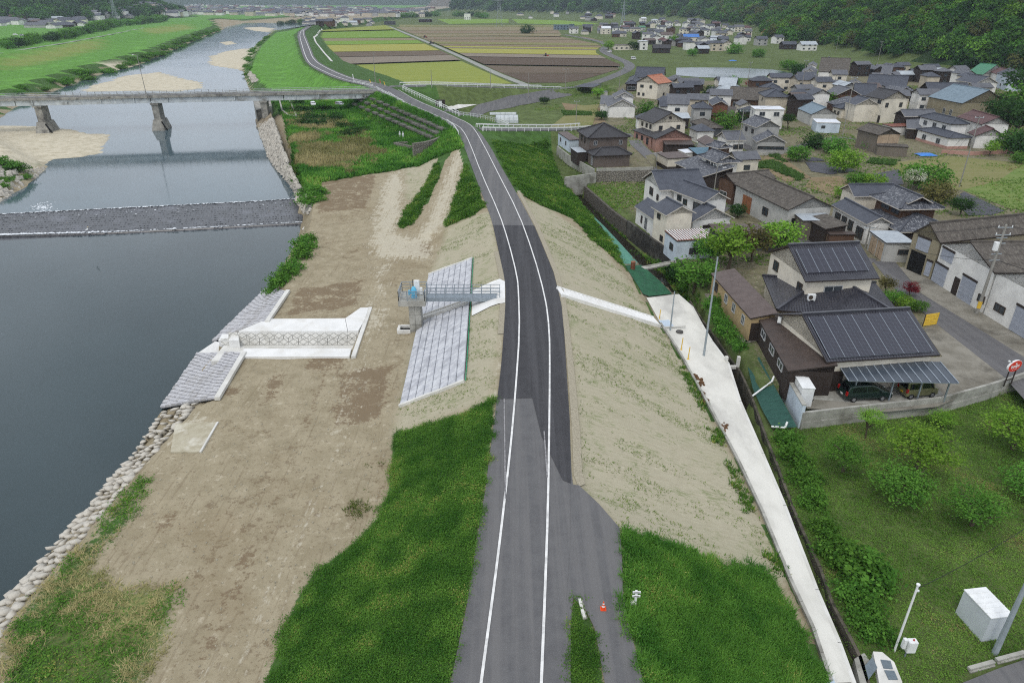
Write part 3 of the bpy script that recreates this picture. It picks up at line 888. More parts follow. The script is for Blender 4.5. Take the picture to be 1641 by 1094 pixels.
root = thing('stone_pitching', 'pale rounded boulders lining the river bank below the block revetment', 'stones', tuple(TOPL[len(TOPL) // 2]))
NS = 44
for i in range(NS):
    for j in range(4):
        s = (i + (.5 if j % 2 else 0) + random.uniform(-.15, .15)) / NS
        s = min(max(s, 0), .999)
        a, b = TOPL[int(s * len(TOPL))], BOTL[int(s * len(BOTL))]
        v = (j + .5 + random.uniform(-.2, .2)) / 4
        p = a + (b - a) * v
        if i < 12 and j > 1 and random.random() < .2: continue
        o = bpy.data.objects.new('stone', random.choice(stones))
        COL.objects.link(o)
        o.parent = root
        c = root['_o']
        o.location = (p[0] - c[0], p[1] - c[1], p[2] - c[2] + .12)
        o.rotation_euler = (random.uniform(-.2, .2), random.uniform(.2, .6), random.uniform(.9, 2.3))
        k = random.uniform(.7, 1.2)
        o.scale = (k * random.uniform(.9, 1.5), k * random.uniform(.9, 1.3), k * .8)
mb = MB()
r = random.Random(3)
def pebble(mb, p, s, r):
    n = 5
    vs = []
    for k in range(n):
        t = 2 * math.pi * k / n + r.uniform(-.3, .3)
        vs.append((p[0] + s * math.cos(t) * r.uniform(.7, 1.2), p[1] + s * math.sin(t) * r.uniform(.7, 1.2), p[2] - s * .3))
    for k in range(n):
        x, y, z = vs[k]
        vs.append((p[0] + (x - p[0]) * .6, p[1] + (y - p[1]) * .6, p[2] + s * r.uniform(.35, .8)))
    mb.add(vs, [tuple(range(n, 2 * n))] + [(k, (k + 1) % n, n + (k + 1) % n, n + k) for k in range(n)])
RIP = [wpoly([(470, 300), (486, 300), (500, 330), (497, 342), (486, 343), (474, 322)]), wpoly([(413, 203), (437, 190), (445, 212), (454, 240), (463, 262), (475, 290), (480, 302), (468, 300), (448, 276), (430, 252), (420, 225)]), wpoly([(398, 118), (407, 118), (414, 132), (404, 133)])]
for poly, n, s in zip(RIP, (260, 950, 60), (.45, .55, .9)):
    xs, ys = [p[0] for p in poly], [p[1] for p in poly]
    c = 0
    while c < n:
        x, y = r.uniform(min(xs), max(xs)), r.uniform(min(ys), max(ys))
        if inpoly(np.array([x]), np.array([y]), poly)[0]:
            pebble(mb, (x, y, float(hz(x, y)) + .22), s * r.uniform(.6, 1.3), r); c += 1
tag(mb.build('riprap', M_STONE), 'pale broken stone riprap along the bank between weir and bridge', 'riprap', kind='stuff')
mb = MB()
for _ in range(420):
    px, py = r.uniform(-10, 74), r.uniform(262, 322)
    if py > 322 - px * .72 or py < 282 - px * .2: continue
    p = G(px, py, W_UP + .5)
    pebble(mb, (p[0], p[1], max(float(hz(p[0], p[1])), W_UP)), r.uniform(.3, .9), r)
tag(mb.build('riprap', M_STONE), 'pale stones of the low spit beside the sandbar on the far river bank', 'riprap', kind='stuff')
M_WEIR = mat('wet_weir_concrete', srgb(56, 58, 63), srgb(40, 42, 46), .8, .3, .6, 2.2, spec=.5, c3=srgb(84, 86, 94), scale3=.2)
MIDL = [G(x, y, W_LOW + .25) for x, y in [(0, 378), (150, 374), (300, 367), (488, 357)]]
MIDL = [(-118, MIDL[0][1] - 1, W_LOW + .25)] + MIDL + [(MIDL[-1][0] + 2, MIDL[-1][1], W_LOW + .25)]
CW = [(x, y, W_UP - .02) for x, y, z in CREST]
root = thing('river_weir', 'low dark concrete block ramp weir across the river with white water at its foot', 'weir', tuple(MIDL[2]))
def lines_surface(lines, n=40):
    out = []
    for l in lines:
        l = np.array(l, float)
        s = np.concatenate([[0], np.cumsum(np.hypot(*np.diff(l[:, :2], axis=0).T))])
        t = np.linspace(0, s[-1], n)
        out.append(np.stack([np.interp(t, s, l[:, k]) for k in range(3)], 1))
    vs = [tuple(p) for L in out for p in L]
    fs = []
    for j in range(len(out) - 1):
        for i in range(n - 1):
            k = j * n + i
            fs.append((k + n, k + n + 1, k + 1, k))
    return vs, fs, out
vs, fs, out = lines_surface([CW, MIDL])
MB().add(vs, fs).build('ramp', M_WEIR, root)
mid2 = [(x, y - .15, W_LOW + .08) for x, y, z in MIDL]
toe2 = [(x, y - .4, W_LOW - .06) for x, y, z in TOE]
vs2, fs2, out2 = lines_surface([MIDL, mid2, toe2])
MB().add(vs2, fs2).build('apron', M_WEIR, root)
mb = MB()
A, B = out
r = random.Random(9)
NB, NR = 150, 12
for j in range(NR):
    for i in range(NB):
        u = (i + (.5 if j % 2 else 0)) / NB
        k = min(int(u * (len(A) - 1)), len(A) - 2)
        fu = u * (len(A) - 1) - k
        a = A[k] + (A[k + 1] - A[k]) * fu
        b = B[k] + (B[k + 1] - B[k]) * fu
        p = a + (b - a) * ((j + .5) / NR)
        mb.box((p[0] + r.uniform(-.15, .15), p[1] + r.uniform(-.12, .12), p[2] + r.uniform(-.06, .03)), (.34 * r.uniform(.6, 1.2), .4 * r.uniform(.6, 1.1), .11 * r.uniform(.5, 1.2)), r.uniform(-.5, .9), 0, .6)
o = mb.build('ramp_block', M_WEIR, root); o['kind'] = 'stuff'
M_FOAM = mat('foam', srgb(236, 240, 244), srgb(220, 226, 232), 3, .7)
mb = MB()
def fleck(p, s, r):
    n = 6
    a0 = r.uniform(0, 6)
    mb.add([(p[0] + s * 1.9 * math.cos(a0 * 0 + 2 * math.pi * k / n) * r.uniform(.5, 1.2), p[1] + s * math.sin(2 * math.pi * k / n) * r.uniform(.4, 1.2), p[2] + r.uniform(.02, .1)) for k in range(n)], [tuple(range(n))])
def along(line, u):
    k = min(int(u * (len(line) - 1)), len(line) - 2)
    f = u * (len(line) - 1) - k
    return line[k] + (line[k + 1] - line[k]) * f
for _ in range(900):
    u = r.random()
    dens = .35 + .65 * (.5 + .5 * math.sin(u * 37) * math.sin(u * 11 + 1))
    if r.random() > dens: continue
    p = along(A, u); fleck((p[0], p[1] + abs(r.gauss(0, .25)) * -1, p[2] + .06), r.uniform(.05, .17), r)
    if r.random() < .6:
        p = along(B, u); fleck((p[0], p[1] + r.gauss(.1, .12), p[2] + .12), r.uniform(.06, .2), r)
for _ in range(520):
    u = r.triangular(.08, .55, .25)
    p = along(B, u); fleck((p[0], p[1] + abs(r.gauss(0, .35)), p[2] + .14), r.uniform(.08, .22), r)
for _ in range(90):
    u = r.uniform(0, 1); v = r.uniform(0, .35)
    a, b = along(A, u), along(B, u); p = a + (b - a) * v
    fleck((p[0], p[1], p[2] + .16), r.uniform(.05, .16), r)
for _ in range(160):
    p = G(r.gauss(68, 9), r.gauss(332, 3), W_UP); fleck((p[0], p[1], p[2]), r.uniform(.06, .2), r)
o = mb.build('white_water', M_FOAM, root); o['kind'] = 'stuff'
root = thing('weir_end_post', 'square grey concrete post at the bank end of the weir', 'post', G(492, 372, W_LOW))
p = G(492, 366, -7.0)
MB().box((p[0], p[1], -8.3), (1.1, 1.3, 2.6)).build('block', M_CONC2, root)
MB().box((p[0], p[1], -6.95), (1.4, 1.6, .14)).build('cap', M_CONC, root)
MB().bar((p[0] + .3, p[1] + 1, -7.1), (p[0] - 1.2, p[1] + 9, -7.3), .35, .5).build('wing_beam', M_CONC2, root)
CHX0, CHX1 = G(352, 553, -5.3)[0], G(566, 556, -4)[0]
root = thing('outlet_channel', 'new white concrete outlet channel with diamond patterned side cut into the bare river terrace', 'channel', G(460, 545, -4))
yf, yn = G(460, 532, -3.95)[1], G(460, 560, -3.95)[1]
yfb = G(460, 552.6, -5.3)[1]
M_CONCN = mat('fresh_concrete', srgb(226, 226, 224), srgb(216, 216, 214), .5, .85, .1, 25, c3=srgb(206, 204, 198), scale3=.3)
def flatq(name, pts, z0, z1, m, parent):
    mb = MB(); mb.prism([(p[0], p[1]) for p in pts], z0, z1); return mb.build(name, m, parent)
flatq('top_slab', [G(429, 512.5, -3.9), G(553, 511.5, -3.9), G(557, 532, -3.9), G(383, 532, -3.9)], -4.6, -3.76, M_CONCN, root)
flatq('corner_slab', [G(553.6, 511.5, -3.88), G(578, 494.5, -3.88), G(591, 494, -3.88), G(584, 515, -3.88), G(574, 531.6, -3.88), G(557.6, 531.6, -3.88)], -4.5, -3.74, M_CONCN, root)
pe0, pe1 = G(593.5, 492, -3.8), G(566, 571, -3.8)
MB().bar((pe0[0], pe0[1], -4.2), (pe1[0], pe1[1], -4.2), .45, .85).build('end_wall', M_CONC, root)
flatq('near_slab', [G(391, 560, -3.9), G(563, 560, -3.9), G(560, 572.5, -3.9), G(387.5, 573, -3.9)], -5.4, -3.78, M_CONCN, root)
flatq('floor', [(CHX0 + .5, yfb + .1), (CHX1, yfb + .1), (CHX1, yn - .1), (CHX0 + .5, yn - .1)], -6, -5.3, M_CONC, root)
flatq('outfall_sill', [G(316, 566, -8.9), G(345, 548, -6.8), G(396, 556, -5.3), G(374, 571, -6.3)], -9.8, [-8.9, -6.7, -5.28, -6.2], M_CONCN, root)
for k, (xa, xb, zt) in enumerate(((350, 366, -4.75), (366, 382.5, -4.3))):
    flatq('wing_step', [G(xa, 545, zt), G(xb, 545, zt), G(xb, 535, zt), G(xa + 6, 535, zt)], -5.6, zt, M_CONCN, root)
x0, x1 = G(366, 532, -3.95)[0], CHX1 - .35
NP = 14
for k in range(NP):
    for j in range(2):
        xa, xb = lerp(x0, x1, k / NP), lerp(x0, x1, (k + 1) / NP)
        if j == 1: xa, xb = xa - .9 * (1 - k / NP), xb - .9 * (1 - (k + 1) / NP)
        ya, yb = lerp(yf, yfb, j / 2), lerp(yf, yfb, (j + 1) / 2)
        za, zb_ = lerp(-3.95, -5.3, j / 2), lerp(-3.95, -5.3, (j + 1) / 2)
        quad = [(xa, ya, za), (xb, ya, za), (xb, yb, zb_), (xa, yb, zb_)]
        mb = MB()
        block_between(mb, quad, .02, .98, .02, .98, 0, .05, .03)
        c = bil(quad, .5, .5)
        nrm = np.array([0, -.85, .52])
        for i, (u, v) in enumerate(((.5, .06), (.94, .5), (.5, .94), (.06, .5))):
            u2, v2 = ((.94, .5), (.5, .94), (.06, .5), (.5, .06))[i]
            a, b = bil(quad, u, v) + nrm * .05, bil(quad, u2, v2) + nrm * .05
            mb.bar(a, b, .07, .05, 1)
        mb.build('diamond_panel', [M_CONC, mat('panel_rib', srgb(172, 171, 166), None, 2, .9)], root)
o = thing('concrete_slab', 'weathered thin concrete slab lying on the bare terrace near the boulders', 'slab', P(311, 700))
sl = [G(x, y, -3.85) for x, y in [(281, 678), (349, 676), (321, 724), (273, 724)]]
MB().prism([(p[0], p[1]) for p in sl], -4.3, -3.84).build('slab', mat('weathered_slab', srgb(176, 170, 150), srgb(158, 150, 128), .8, .95, .3, 12, c3=srgb(200, 196, 182), scale3=.5), o)
MB().bar((sl[1][0], sl[1][1], -3.9), (sl[2][0], sl[2][1], -3.9), .16, .2).build('edge_board', M_CONC, o)
T = G(659, 482.6, 0)
X0, X1 = G(637.4, 482.6, 0)[0], G(681.3, 482.6, 0)[0]
Y0 = G(659, 482.6, 0)[1]; Y1 = Y0 + 3.0
root = thing('sluice_gate_tower', 'concrete sluice tower with railed platform, blue gate hoist and steel walkway to road', 'sluice gate', ((X0 + X1) / 2, Y0 + 1.5, -4))
xc = (G(653, 500, -1)[0] + G(671, 500, -1)[0]) / 2
def bevel_box(name, c, d, m, parent, bev=.04):
    bm = bmesh.new()
    bmesh.ops.create_cube(bm, size=1)
    for v in bm.verts: v.co = Vector((v.co.x * d[0], v.co.y * d[1], v.co.z * d[2]))
    bmesh.ops.bevel(bm, geom=bm.edges[:], offset=bev, segments=2, affect='EDGES')
    o_ = Vector(parent['_o']) if parent else Vector((0, 0, 0))
    for v in bm.verts: v.co += Vector(c) - o_
    me = bpy.data.meshes.new(name); bm.to_mesh(me); bm.free()
    me.materials.append(m)
    o = bpy.data.objects.new(name, me); COL.objects.link(o); o.parent = parent
    return o
bevel_box('column', (xc, Y0 + 1.2, -2.75), (1.35, 1.5, 4.2), M_CONC2, root)
mb = MB()
for z in (-1.9, -3.1):
    mb.box((xc, Y0 + 1.2, z), (1.366, 1.516, .025))
mb.box((xc, Y0 + .442, -2.7), (.02, .016, 3.9))
mb.build('formwork_joint', M_CONCD, root)
bevel_box('platform', ((X0 + X1) / 2, (Y0 + Y1) / 2, -.34), (X1 - X0, Y1 - Y0, .68), M_CONC2, root)
mb = MB()
for (ax, ay, bx, by, n) in ((X0, Y0, X1, Y0, 3), (X0, Y1, X1, Y1, 3), (X0, Y0, X0, Y1, 3), (X1, Y0, X1, Y0 + .9, 1), (X1, Y1, X1, Y1 - .8, 1)):
    sx, sy = (.08 if ax == X0 else -.08), (.08 if ay == Y0 else -.08)
    for h in (.45, .8, 1.12):
        mb.bar((ax + sx, ay + sy, h), (bx + (-.08 if bx == X1 else .08), by + (0.08 if by == Y0 else -.08), h), .05 if h < 1 else .07)
    for k in range(n + 1):
        t = k / n
        mb.bar((lerp(ax + sx, bx + (-.08 if bx == X1 else .08), t), lerp(ay + sy, by + (.08 if by == Y0 else -.08), t), 0), (lerp(ax + sx, bx + (-.08 if bx == X1 else .08), t), lerp(ay + sy, by + (.08 if by == Y0 else -.08), t), 1.12), .07)
mb.build('platform_railing', M_STEEL, root)
hx, hy = xc - .05, Y0 + 1.1
h = MB()
h.tube((hx, hy, 0), (hx, hy, .18), .34, .34, 12); h.tube((hx, hy, .18), (hx, hy, .75), .26, .22, 12); h.tube((hx, hy, .75), (hx, hy, 1.0), .36, .3, 12); h.tube((hx, hy, 1.0), (hx, hy, 1.3), .3, .16, 12)
h.tube((hx - .62, hy, .62), (hx + .3, hy, .62), .16, .16, 10); h.tube((hx - .5, hy - .1, .35), (hx - .5, hy - .1, .9), .13, .13, 8); h.tube((hx, hy - .5, .7), (hx, hy, .7), .14, .18, 8)
hoist = h.build('gate_hoist', M_BLUE, root)
MB().tube((hx - .06, hy + .1, 1.2), (hx - .06, hy + .1, 2.1), .045, .045, 6).build('spindle', mat('dark_steel', srgb(70, 72, 76), srgb(58, 60, 64), 3, .5, spec=.5), hoist)
MB().tube((hx + .02, hy - .52, .7), (hx + .02, hy - .56, .7), .24, .24, 14).build('hand_wheel', M_BLUE, hoist)
bevel_box('control_cabinet', (hx + .25, hy + .9, .95), (.62, .36, 1.5), M_WHITE, root)
bevel_box('gauge_box', (hx + .75, hy + .55, .6), (.32, .3, .75), M_WHITE, root)
xe = G(801.6, 472, 0)[0]
wy0, wy1 = Y0 + .95, Y0 + 2.15
w = MB().box(((X1 + xe) / 2, (wy0 + wy1) / 2, -.05), (xe - X1, wy1 - wy0, .06)).build('walkway_deck', M_STEEL, root)
for y in (wy0, wy1):
    MB().box(((X1 + xe) / 2, y, -.2), (xe - X1 - .02, .09, .46)).build('walkway_girder', M_STEEL, root)
    mb = MB()
    n = 8
    for k in range(n + 1):
        x = lerp(X1 + .05, xe - .05, k / n)
        mb.bar((x, y, .0), (x, y, 1.12), .06)
    for hgt in (.35, .72, 1.12):
        mb.bar((X1, y, hgt), (xe, y, hgt), .05)
    mb.build('walkway_railing', M_STEEL, root)
mb = MB()
for c, d in (((-1.25, -.05, 0), (.3, 1.2, .5)), ((-.6, -.75, 0), (1.5, .28, .42)), ((-.6, .6, 0), (1.1, .28, .42))):
    mb.box((xc - .75 + c[0], Y0 + .9 + c[1], -3.85), d)
mb.build('inlet_frame', M_CONC, root)
MB().box((xc - 1.35, Y0 + .9, -3.98), (1.1, 1.0, .1)).build('inlet_grating', M_DARK, root)
M_LAND = M_CONCN
lp = [P(757, 467), P(801, 448), P(809, 452), P(809.5, 486), P(803.6, 487), P(756, 507)]
o = sheet('landing_slab', [(p[0], p[1], 0) for p in lp], M_CONCN, .1, None, True, .8)
tag(o, 'white concrete landing slab where the sluice walkway meets the road', 'slab')
def stairs(name, label, top, bot, width, n, m, lift=.05):
    a, b = Vector(top), Vector(bot)
    root = thing(name, label, 'stairs', tuple(b))
    d = Vector((b.x - a.x, b.y - a.y, 0)); L = d.length; d.normalize()
    s = Vector((-d.y, d.x, 0))
    ang = math.atan2(d.y, d.x)
    for k in range(n):
        t = (k + .5) / n
        c = a.lerp(b, t)
        zt = lerp(a.z, b.z, k / n) + lift + .1
        MB().box((c.x, c.y, zt - .25), (L / n * .9, width, .5), ang).build('step', m, root)
    for sg in (-1, 1):
        mb = MB()
        mb.bar(a + s * (sg * (width / 2 + .1)) + Vector((0, 0, lift + .1)), b + s * (sg * (width / 2 + .1)) + Vector((0, 0, lift + .1)), .2, .42)
        mb.build('stringer', m, root)
    return root
M_STEP = mat('stair_concrete', srgb(206, 205, 200), srgb(192, 190, 184), 1.5, .9, .15, 20)
stairs('concrete_stairs', 'grey concrete steps climbing the block paving beneath the sluice walkway', P(752, 488), P(677, 514), .95, 20, M_STEP, .32)
stairs('concrete_stairs', 'wide white concrete steps down the village side of the levee', (P(896, 470)[0], P(896, 470)[1], .0), P(1052, 518), 2.2, 24, M_CONCN, .08)
MB().prism([(p[0], p[1]) for p in (P(673, 518), P(683, 521), P(676, 545), P(667, 543))], -4.3, -3.75).build('block', M_CONC, root)
trl = [p for p in TR if p[1] < G(1058, 520, -5)[1] + .1 and p[1] > 10]
dll = [p for p in DL if p[1] < G(1099, 477, -5.2)[1] + 3 and p[1] > 10]
M_APRON = mat('apron_concrete', srgb(216, 214, 206), srgb(202, 200, 192), .5, .9, .12, 20, c3=srgb(176, 174, 168), scale3=.18, stretch=(1, .5, 1))
app = [(p[0] + .1, p[1], -5.0) for p in trl] + [G(1040, 480, -4.98), G(1099, 477, -5.2)] + [(x - .02, y, -5.5) for x, y, z in reversed(dll)]
o = ribbon('concrete_apron', [(p[0] + .1, p[1], -4.97) for p in trl] + [G(1036, 477, -4.97)], [(x, y, -5.42) for x, y, z in dll], M_APRON, .0)
lk = [Vector((p[0], p[1], -4.86)) for p in trl]
root = thing('kerb_wall', 'low grey concrete kerb running along the toe of the levee beside the white apron', 'kerb', tuple(lk[len(lk) // 2]))
ks = resample([tuple(p) for p in lk], 2.0)
for a, b in zip(ks[:-1], ks[1:]):
    MB().bar(a, a + (b - a) * .985, .22, .38).build('kerb_block', M_CONC2, root)
def wall_line(mb, pts, z0, z1, th):
    for a, b in zip(pts[:-1], pts[1:]):
        a2, b2 = Vector((a[0], a[1], 0)), Vector((b[0], b[1], 0))
        d = (b2 - a2)
        if d.length < .01: continue
        n = Vector((-d.y, d.x, 0)).normalized() * (th / 2)
        e = d.normalized() * .02
        za = z1 if not isinstance(z1, str) else a[2]
        zb2 = z1 if not isinstance(z1, str) else b[2]
        vs = [(a2 - n - e), (b2 - n + e), (b2 + n + e), (a2 + n - e)]
        mb.add([(v.x, v.y, z0) for v in vs] + [(vs[0].x, vs[0].y, za), (vs[1].x, vs[1].y, zb2), (vs[2].x, vs[2].y, zb2), (vs[3].x, vs[3].y, za)], [(3, 2, 1, 0), (4, 5, 6, 7), (0, 1, 5, 4), (1, 2, 6, 5), (2, 3, 7, 6), (3, 0, 4, 7)])
    return mb
o = wall_line(MB(), [(x + .1, y) for x, y, z in dll], -8, -5.44, .3).build('ditch_wall', M_CONC)
tag(o, 'pale concrete ditch wall along the white apron', 'wall')
drl = [p for p in DR if 10 < p[1] < G(1105, 480, -6)[1] + 1]
M_OLDW = mat('mossy_ditch_stone', srgb(98, 92, 82), srgb(66, 64, 56), 1.2, .95, .6, 6, c3=srgb(48, 52, 38), scale3=.5)
o = wall_line(MB(), [(x + .05, y) for x, y, z in drl], -8, -6.1, .22).build('ditch_wall', M_OLDW)
tag(o, 'mossy old stone wall on the orchard side of the ditch', 'wall')
ribbon('ditch_water', [(x + .2, y, -7.55) for x, y, z in DL if y > 0], [(x - .2, y, -7.55) for x, y, z in DR if y > 0], water_material('ditch_water', srgb(40, 38, 30), .1, .1, 3), 0)
p = G(1171, 581, -5.6)
root = thing('ditch_gate_frame', 'small concrete gate frame with two posts across the ditch', 'gate frame', (p[0], p[1], -7.5))
for dx in (0, 1.35):
    MB().box((p[0] - .5 + dx, p[1] + .1, -6.2), (.3, .35, 2.6)).build('post', M_CONC, root)
MB().box((p[0] + .18, p[1] + .1, -6.2), (1.1, .28, .35)).build('cross_beam', M_CONC, root)
M_NET1 = mat('teal_weed_sheet', srgb(92, 146, 128), srgb(76, 128, 112), 1.5, .75, .3, 30)
M_NET2 = mat('dark_green_weed_sheet', srgb(36, 92, 62), srgb(28, 76, 52), 1.0, .75, .4, 26)
ua = [G(x, y, -5.05) for x, y in [(1000, 424), (984, 396), (964, 364), (936, 335), (916, 311)]]
ub = [G(x, y, -5.6) for x, y in [(1024, 424), (994, 391), (966, 361), (943, 340), (920, 314)]]
o = ribbon('weed_sheet', ub, ua, M_NET1, .1, kind=None); tag(o, 'long pale teal weed sheet on the bank of the creek below the levee', 'sheet')
la = [G(x, y, -4.95) for x, y in [(1040, 476), (1030, 472), (1015, 448), (1001, 426)]]
lb = [G(x, y, -5.4) for x, y in [(1077, 472), (1058, 452), (1042, 438), (1028, 426)]]
o = ribbon('weed_sheet', lb, la, M_NET2, .12, kind=None); tag(o, 'dark green weed sheet beside the white concrete apron', 'sheet')
root = thing('brown_pipe_stub', 'short brown pipe standing on the green weed sheets', 'pipe', G(1014, 430, -5))
p = G(1014, 431, -4.95)
MB().tube((p[0], p[1], -5.1), (p[0], p[1], -3.9), .34, .34, 14).build('pipe', mat('rust_brown_pipe', srgb(120, 76, 56), srgb(98, 60, 46), 3, .8), root)
MB().tube((p[0], p[1], -3.9), (p[0], p[1], -3.82), .38, .38, 14).build('rim', mat('rust_brown_rim', srgb(138, 92, 70), None, 3, .8), root)
gq = [(1196, 588), (1216, 572), (1238, 620), (1278, 690), (1236, 690), (1222, 662), (1205, 625)]
GZ = [-6.0, -5.3, -5.3, -5.9, -6.3, -6.2, -6.1]
M_NET3 = mat('green_ribbed_sheet', srgb(44, 84, 74), srgb(34, 70, 62), 1.2, .7, .5, 8, stretch=(1, 5, 1))
ga = [G(1198, 590, -5.85), G(1206, 624, -5.85), G(1222, 660, -5.9), G(1238, 688, -5.95)]
gb = [G(1216, 573, -5.0), G(1236, 612, -5.1), G(1256, 648, -5.3), G(1277, 686, -5.5)]
o = ribbon('weed_sheet', ga, gb, M_NET3, .12, kind=None); tag(o, 'blue green weed sheet under the long white wall of the solar roof house', 'sheet')
for a, b, lab in (((1206, 634), (1237, 611), 'white drain pipe lying across the blue green sheet'), ((1236, 683), (1258, 685), 'short white pipe on the ground at the corner of the yard wall')):
    A, B = G(*a, -5.6), G(*b, -4.9 if b[1] < 650 else -5.6)
    root = thing('drain_pipe', lab, 'pipe', A)
    MB().tube(A, B, .09, .09, 8).build('pipe', M_WHITE, root)
    MB().tube(B, (B[0] + .25, B[1] + .3, B[2] + .45), .1, .1, 8).build('elbow', M_WHITE, root)
def lid(px, py, r, label, m):
    p = G(px, py, -5.02)
    root = thing('manhole_cover', label, 'manhole', p)
    MB().tube((p[0], p[1], -5.1), (p[0], p[1], -4.93), r, r, 18).build('cover', m, root)
    return root
M_IRON = mat('cast_iron', srgb(84, 82, 80), srgb(64, 62, 60), 5, .7, .4, 40)
lid(1089, 531.5, .42, 'round dark manhole cover in the white apron', M_IRON)
p = [G(x, y, -4.98) for x, y in [(1055, 514), (1072, 513), (1080, 523), (1064, 524)]]
o = thing('steel_grating', 'pale blue grey steel drain grating in the white apron at the foot of the steps', 'grating', p[0])
MB().prism([(a[0], a[1]) for a in p], -5.1, -4.92).build('plate', mat('pale_steel', srgb(186, 200, 214), srgb(170, 186, 200), 8, .5, spec=.5), o)
MB().bar((p[3][0] - .8, p[3][1] - .3, -4.9), (p[2][0] + 1.4, p[2][1] - .1, -4.9), .16, .14).build('edge_bar', M_CONC, o)
M_YEL = mat('yellow_plastic', srgb(226, 190, 70), srgb(210, 172, 58), 3, .6)
for (bx, by, tx, ty), lab in (((1056.5, 511.5, 1064, 496), 'yellow marker post beside the steel drain grating'), ((1091.5, 560.5, 1101.5, 536.5), 'yellow marker post between manhole cover and steel pole'), ((1102.5, 575.5, 1111, 549), 'yellow marker post closest to the foot of the steel pole')):
    b = G(bx, by, -5.05)
    t = GY(tx, ty, b[1])
    root = thing('marker_post', lab, 'post', b)
    MB().tube(b, (b[0] + .05, b[1], min(t[2], b[2] + 1.5)), .06, .05, 8).build('post', M_YEL, root)
    MB().tube((b[0], b[1], b[2] - .02), (b[0], b[1], b[2] + .06), .14, .14, 10).build('foot', M_YEL, root)
mb = MB()
r = random.Random(4)
for (px, py, n, s) in ((1100, 597, 5, .2), (1112, 605, 16, .3), (1122, 615, 20, .32), (1127, 634, 22, .3), (1131, 645, 10, .26), (1160, 694, 10, .22), (1160, 684, 12, .22)):
    for _ in range(n):
        q_ = G(px + r.gauss(0, 2.6), py + r.gauss(0, 2.4), -5.08)
        pebble(mb, (q_[0], q_[1], -5.1 + .04), s * r.uniform(.5, 1.1), r)
tag(mb.build('soil_clods', mat('brown_soil', srgb(106, 78, 52), srgb(84, 62, 42), 3, 1)), 'brown soil clods spilt on the white apron', 'soil', kind='stuff')
def roof_mat(name, c1, c2, pu=.34, pv=.32, amt=.5, lichen=None, rough=.6, metal=False, spec=.4):
    if name in MATS: return MATS[name]
    m = bpy.data.materials.new(name)
    t = NT(m)
    uv = t.new('ShaderNodeTexCoord').outputs['UV']
    ob = t.coord('Object')
    sx = t.new('ShaderNodeSeparateXYZ'); t.link(uv, sx.inputs[0])
    wu = t.math('SINE', t.math('MULTIPLY', sx.outputs[0], 2 * math.pi / pu))
    if metal:
        wu = t.ramp(wu, .86, .97)
    fv = t.math('FRACT', t.math('DIVIDE', sx.outputs[1], pv)) if pv else None
    col = t.mix(t.ramp(t.noise(ob, 1.1, 5), .35, .68), c1, c2)
    col = t.mix(t.math('MULTIPLY', t.ramp(t.noise(ob, .35, 4), .5, .7), .4), col, tuple(v * .7 for v in c1[:3]) + (1,))
    if pv:
        col = t.mix(t.math('MULTIPLY', t.ramp(fv, .78, .98), .45), col, tuple(v * .45 for v in c1[:3]) + (1,))
    if not metal:
        col = t.mix(t.math('MULTIPLY', t.ramp(wu, -.55, -1.0), .35), col, tuple(v * .5 for v in c1[:3]) + (1,))
    if lichen is not None:
        mp = t.new('ShaderNodeMapping'); mp.inputs['Scale'].default_value = (2.2, 1.0, 1)
        t.link(uv, mp.inputs['Vector'])
        col = t.mix(t.math('MULTIPLY', t.ramp(t.noise(mp.outputs[0], 1.6, 6, .75), .5, .62), .8), col, lichen)
    t.link(col, t.b.inputs['Base Color'])
    t.b.inputs['Roughness'].default_value = rough
    t.b.inputs['Specular IOR Level'].default_value = spec
    h = wu if not pv else t.math('ADD', t.math('MULTIPLY', wu, .6), t.math('MULTIPLY', fv, -.5))
    t.bump(h, amt, .08)
    MATS[name] = m
    return m
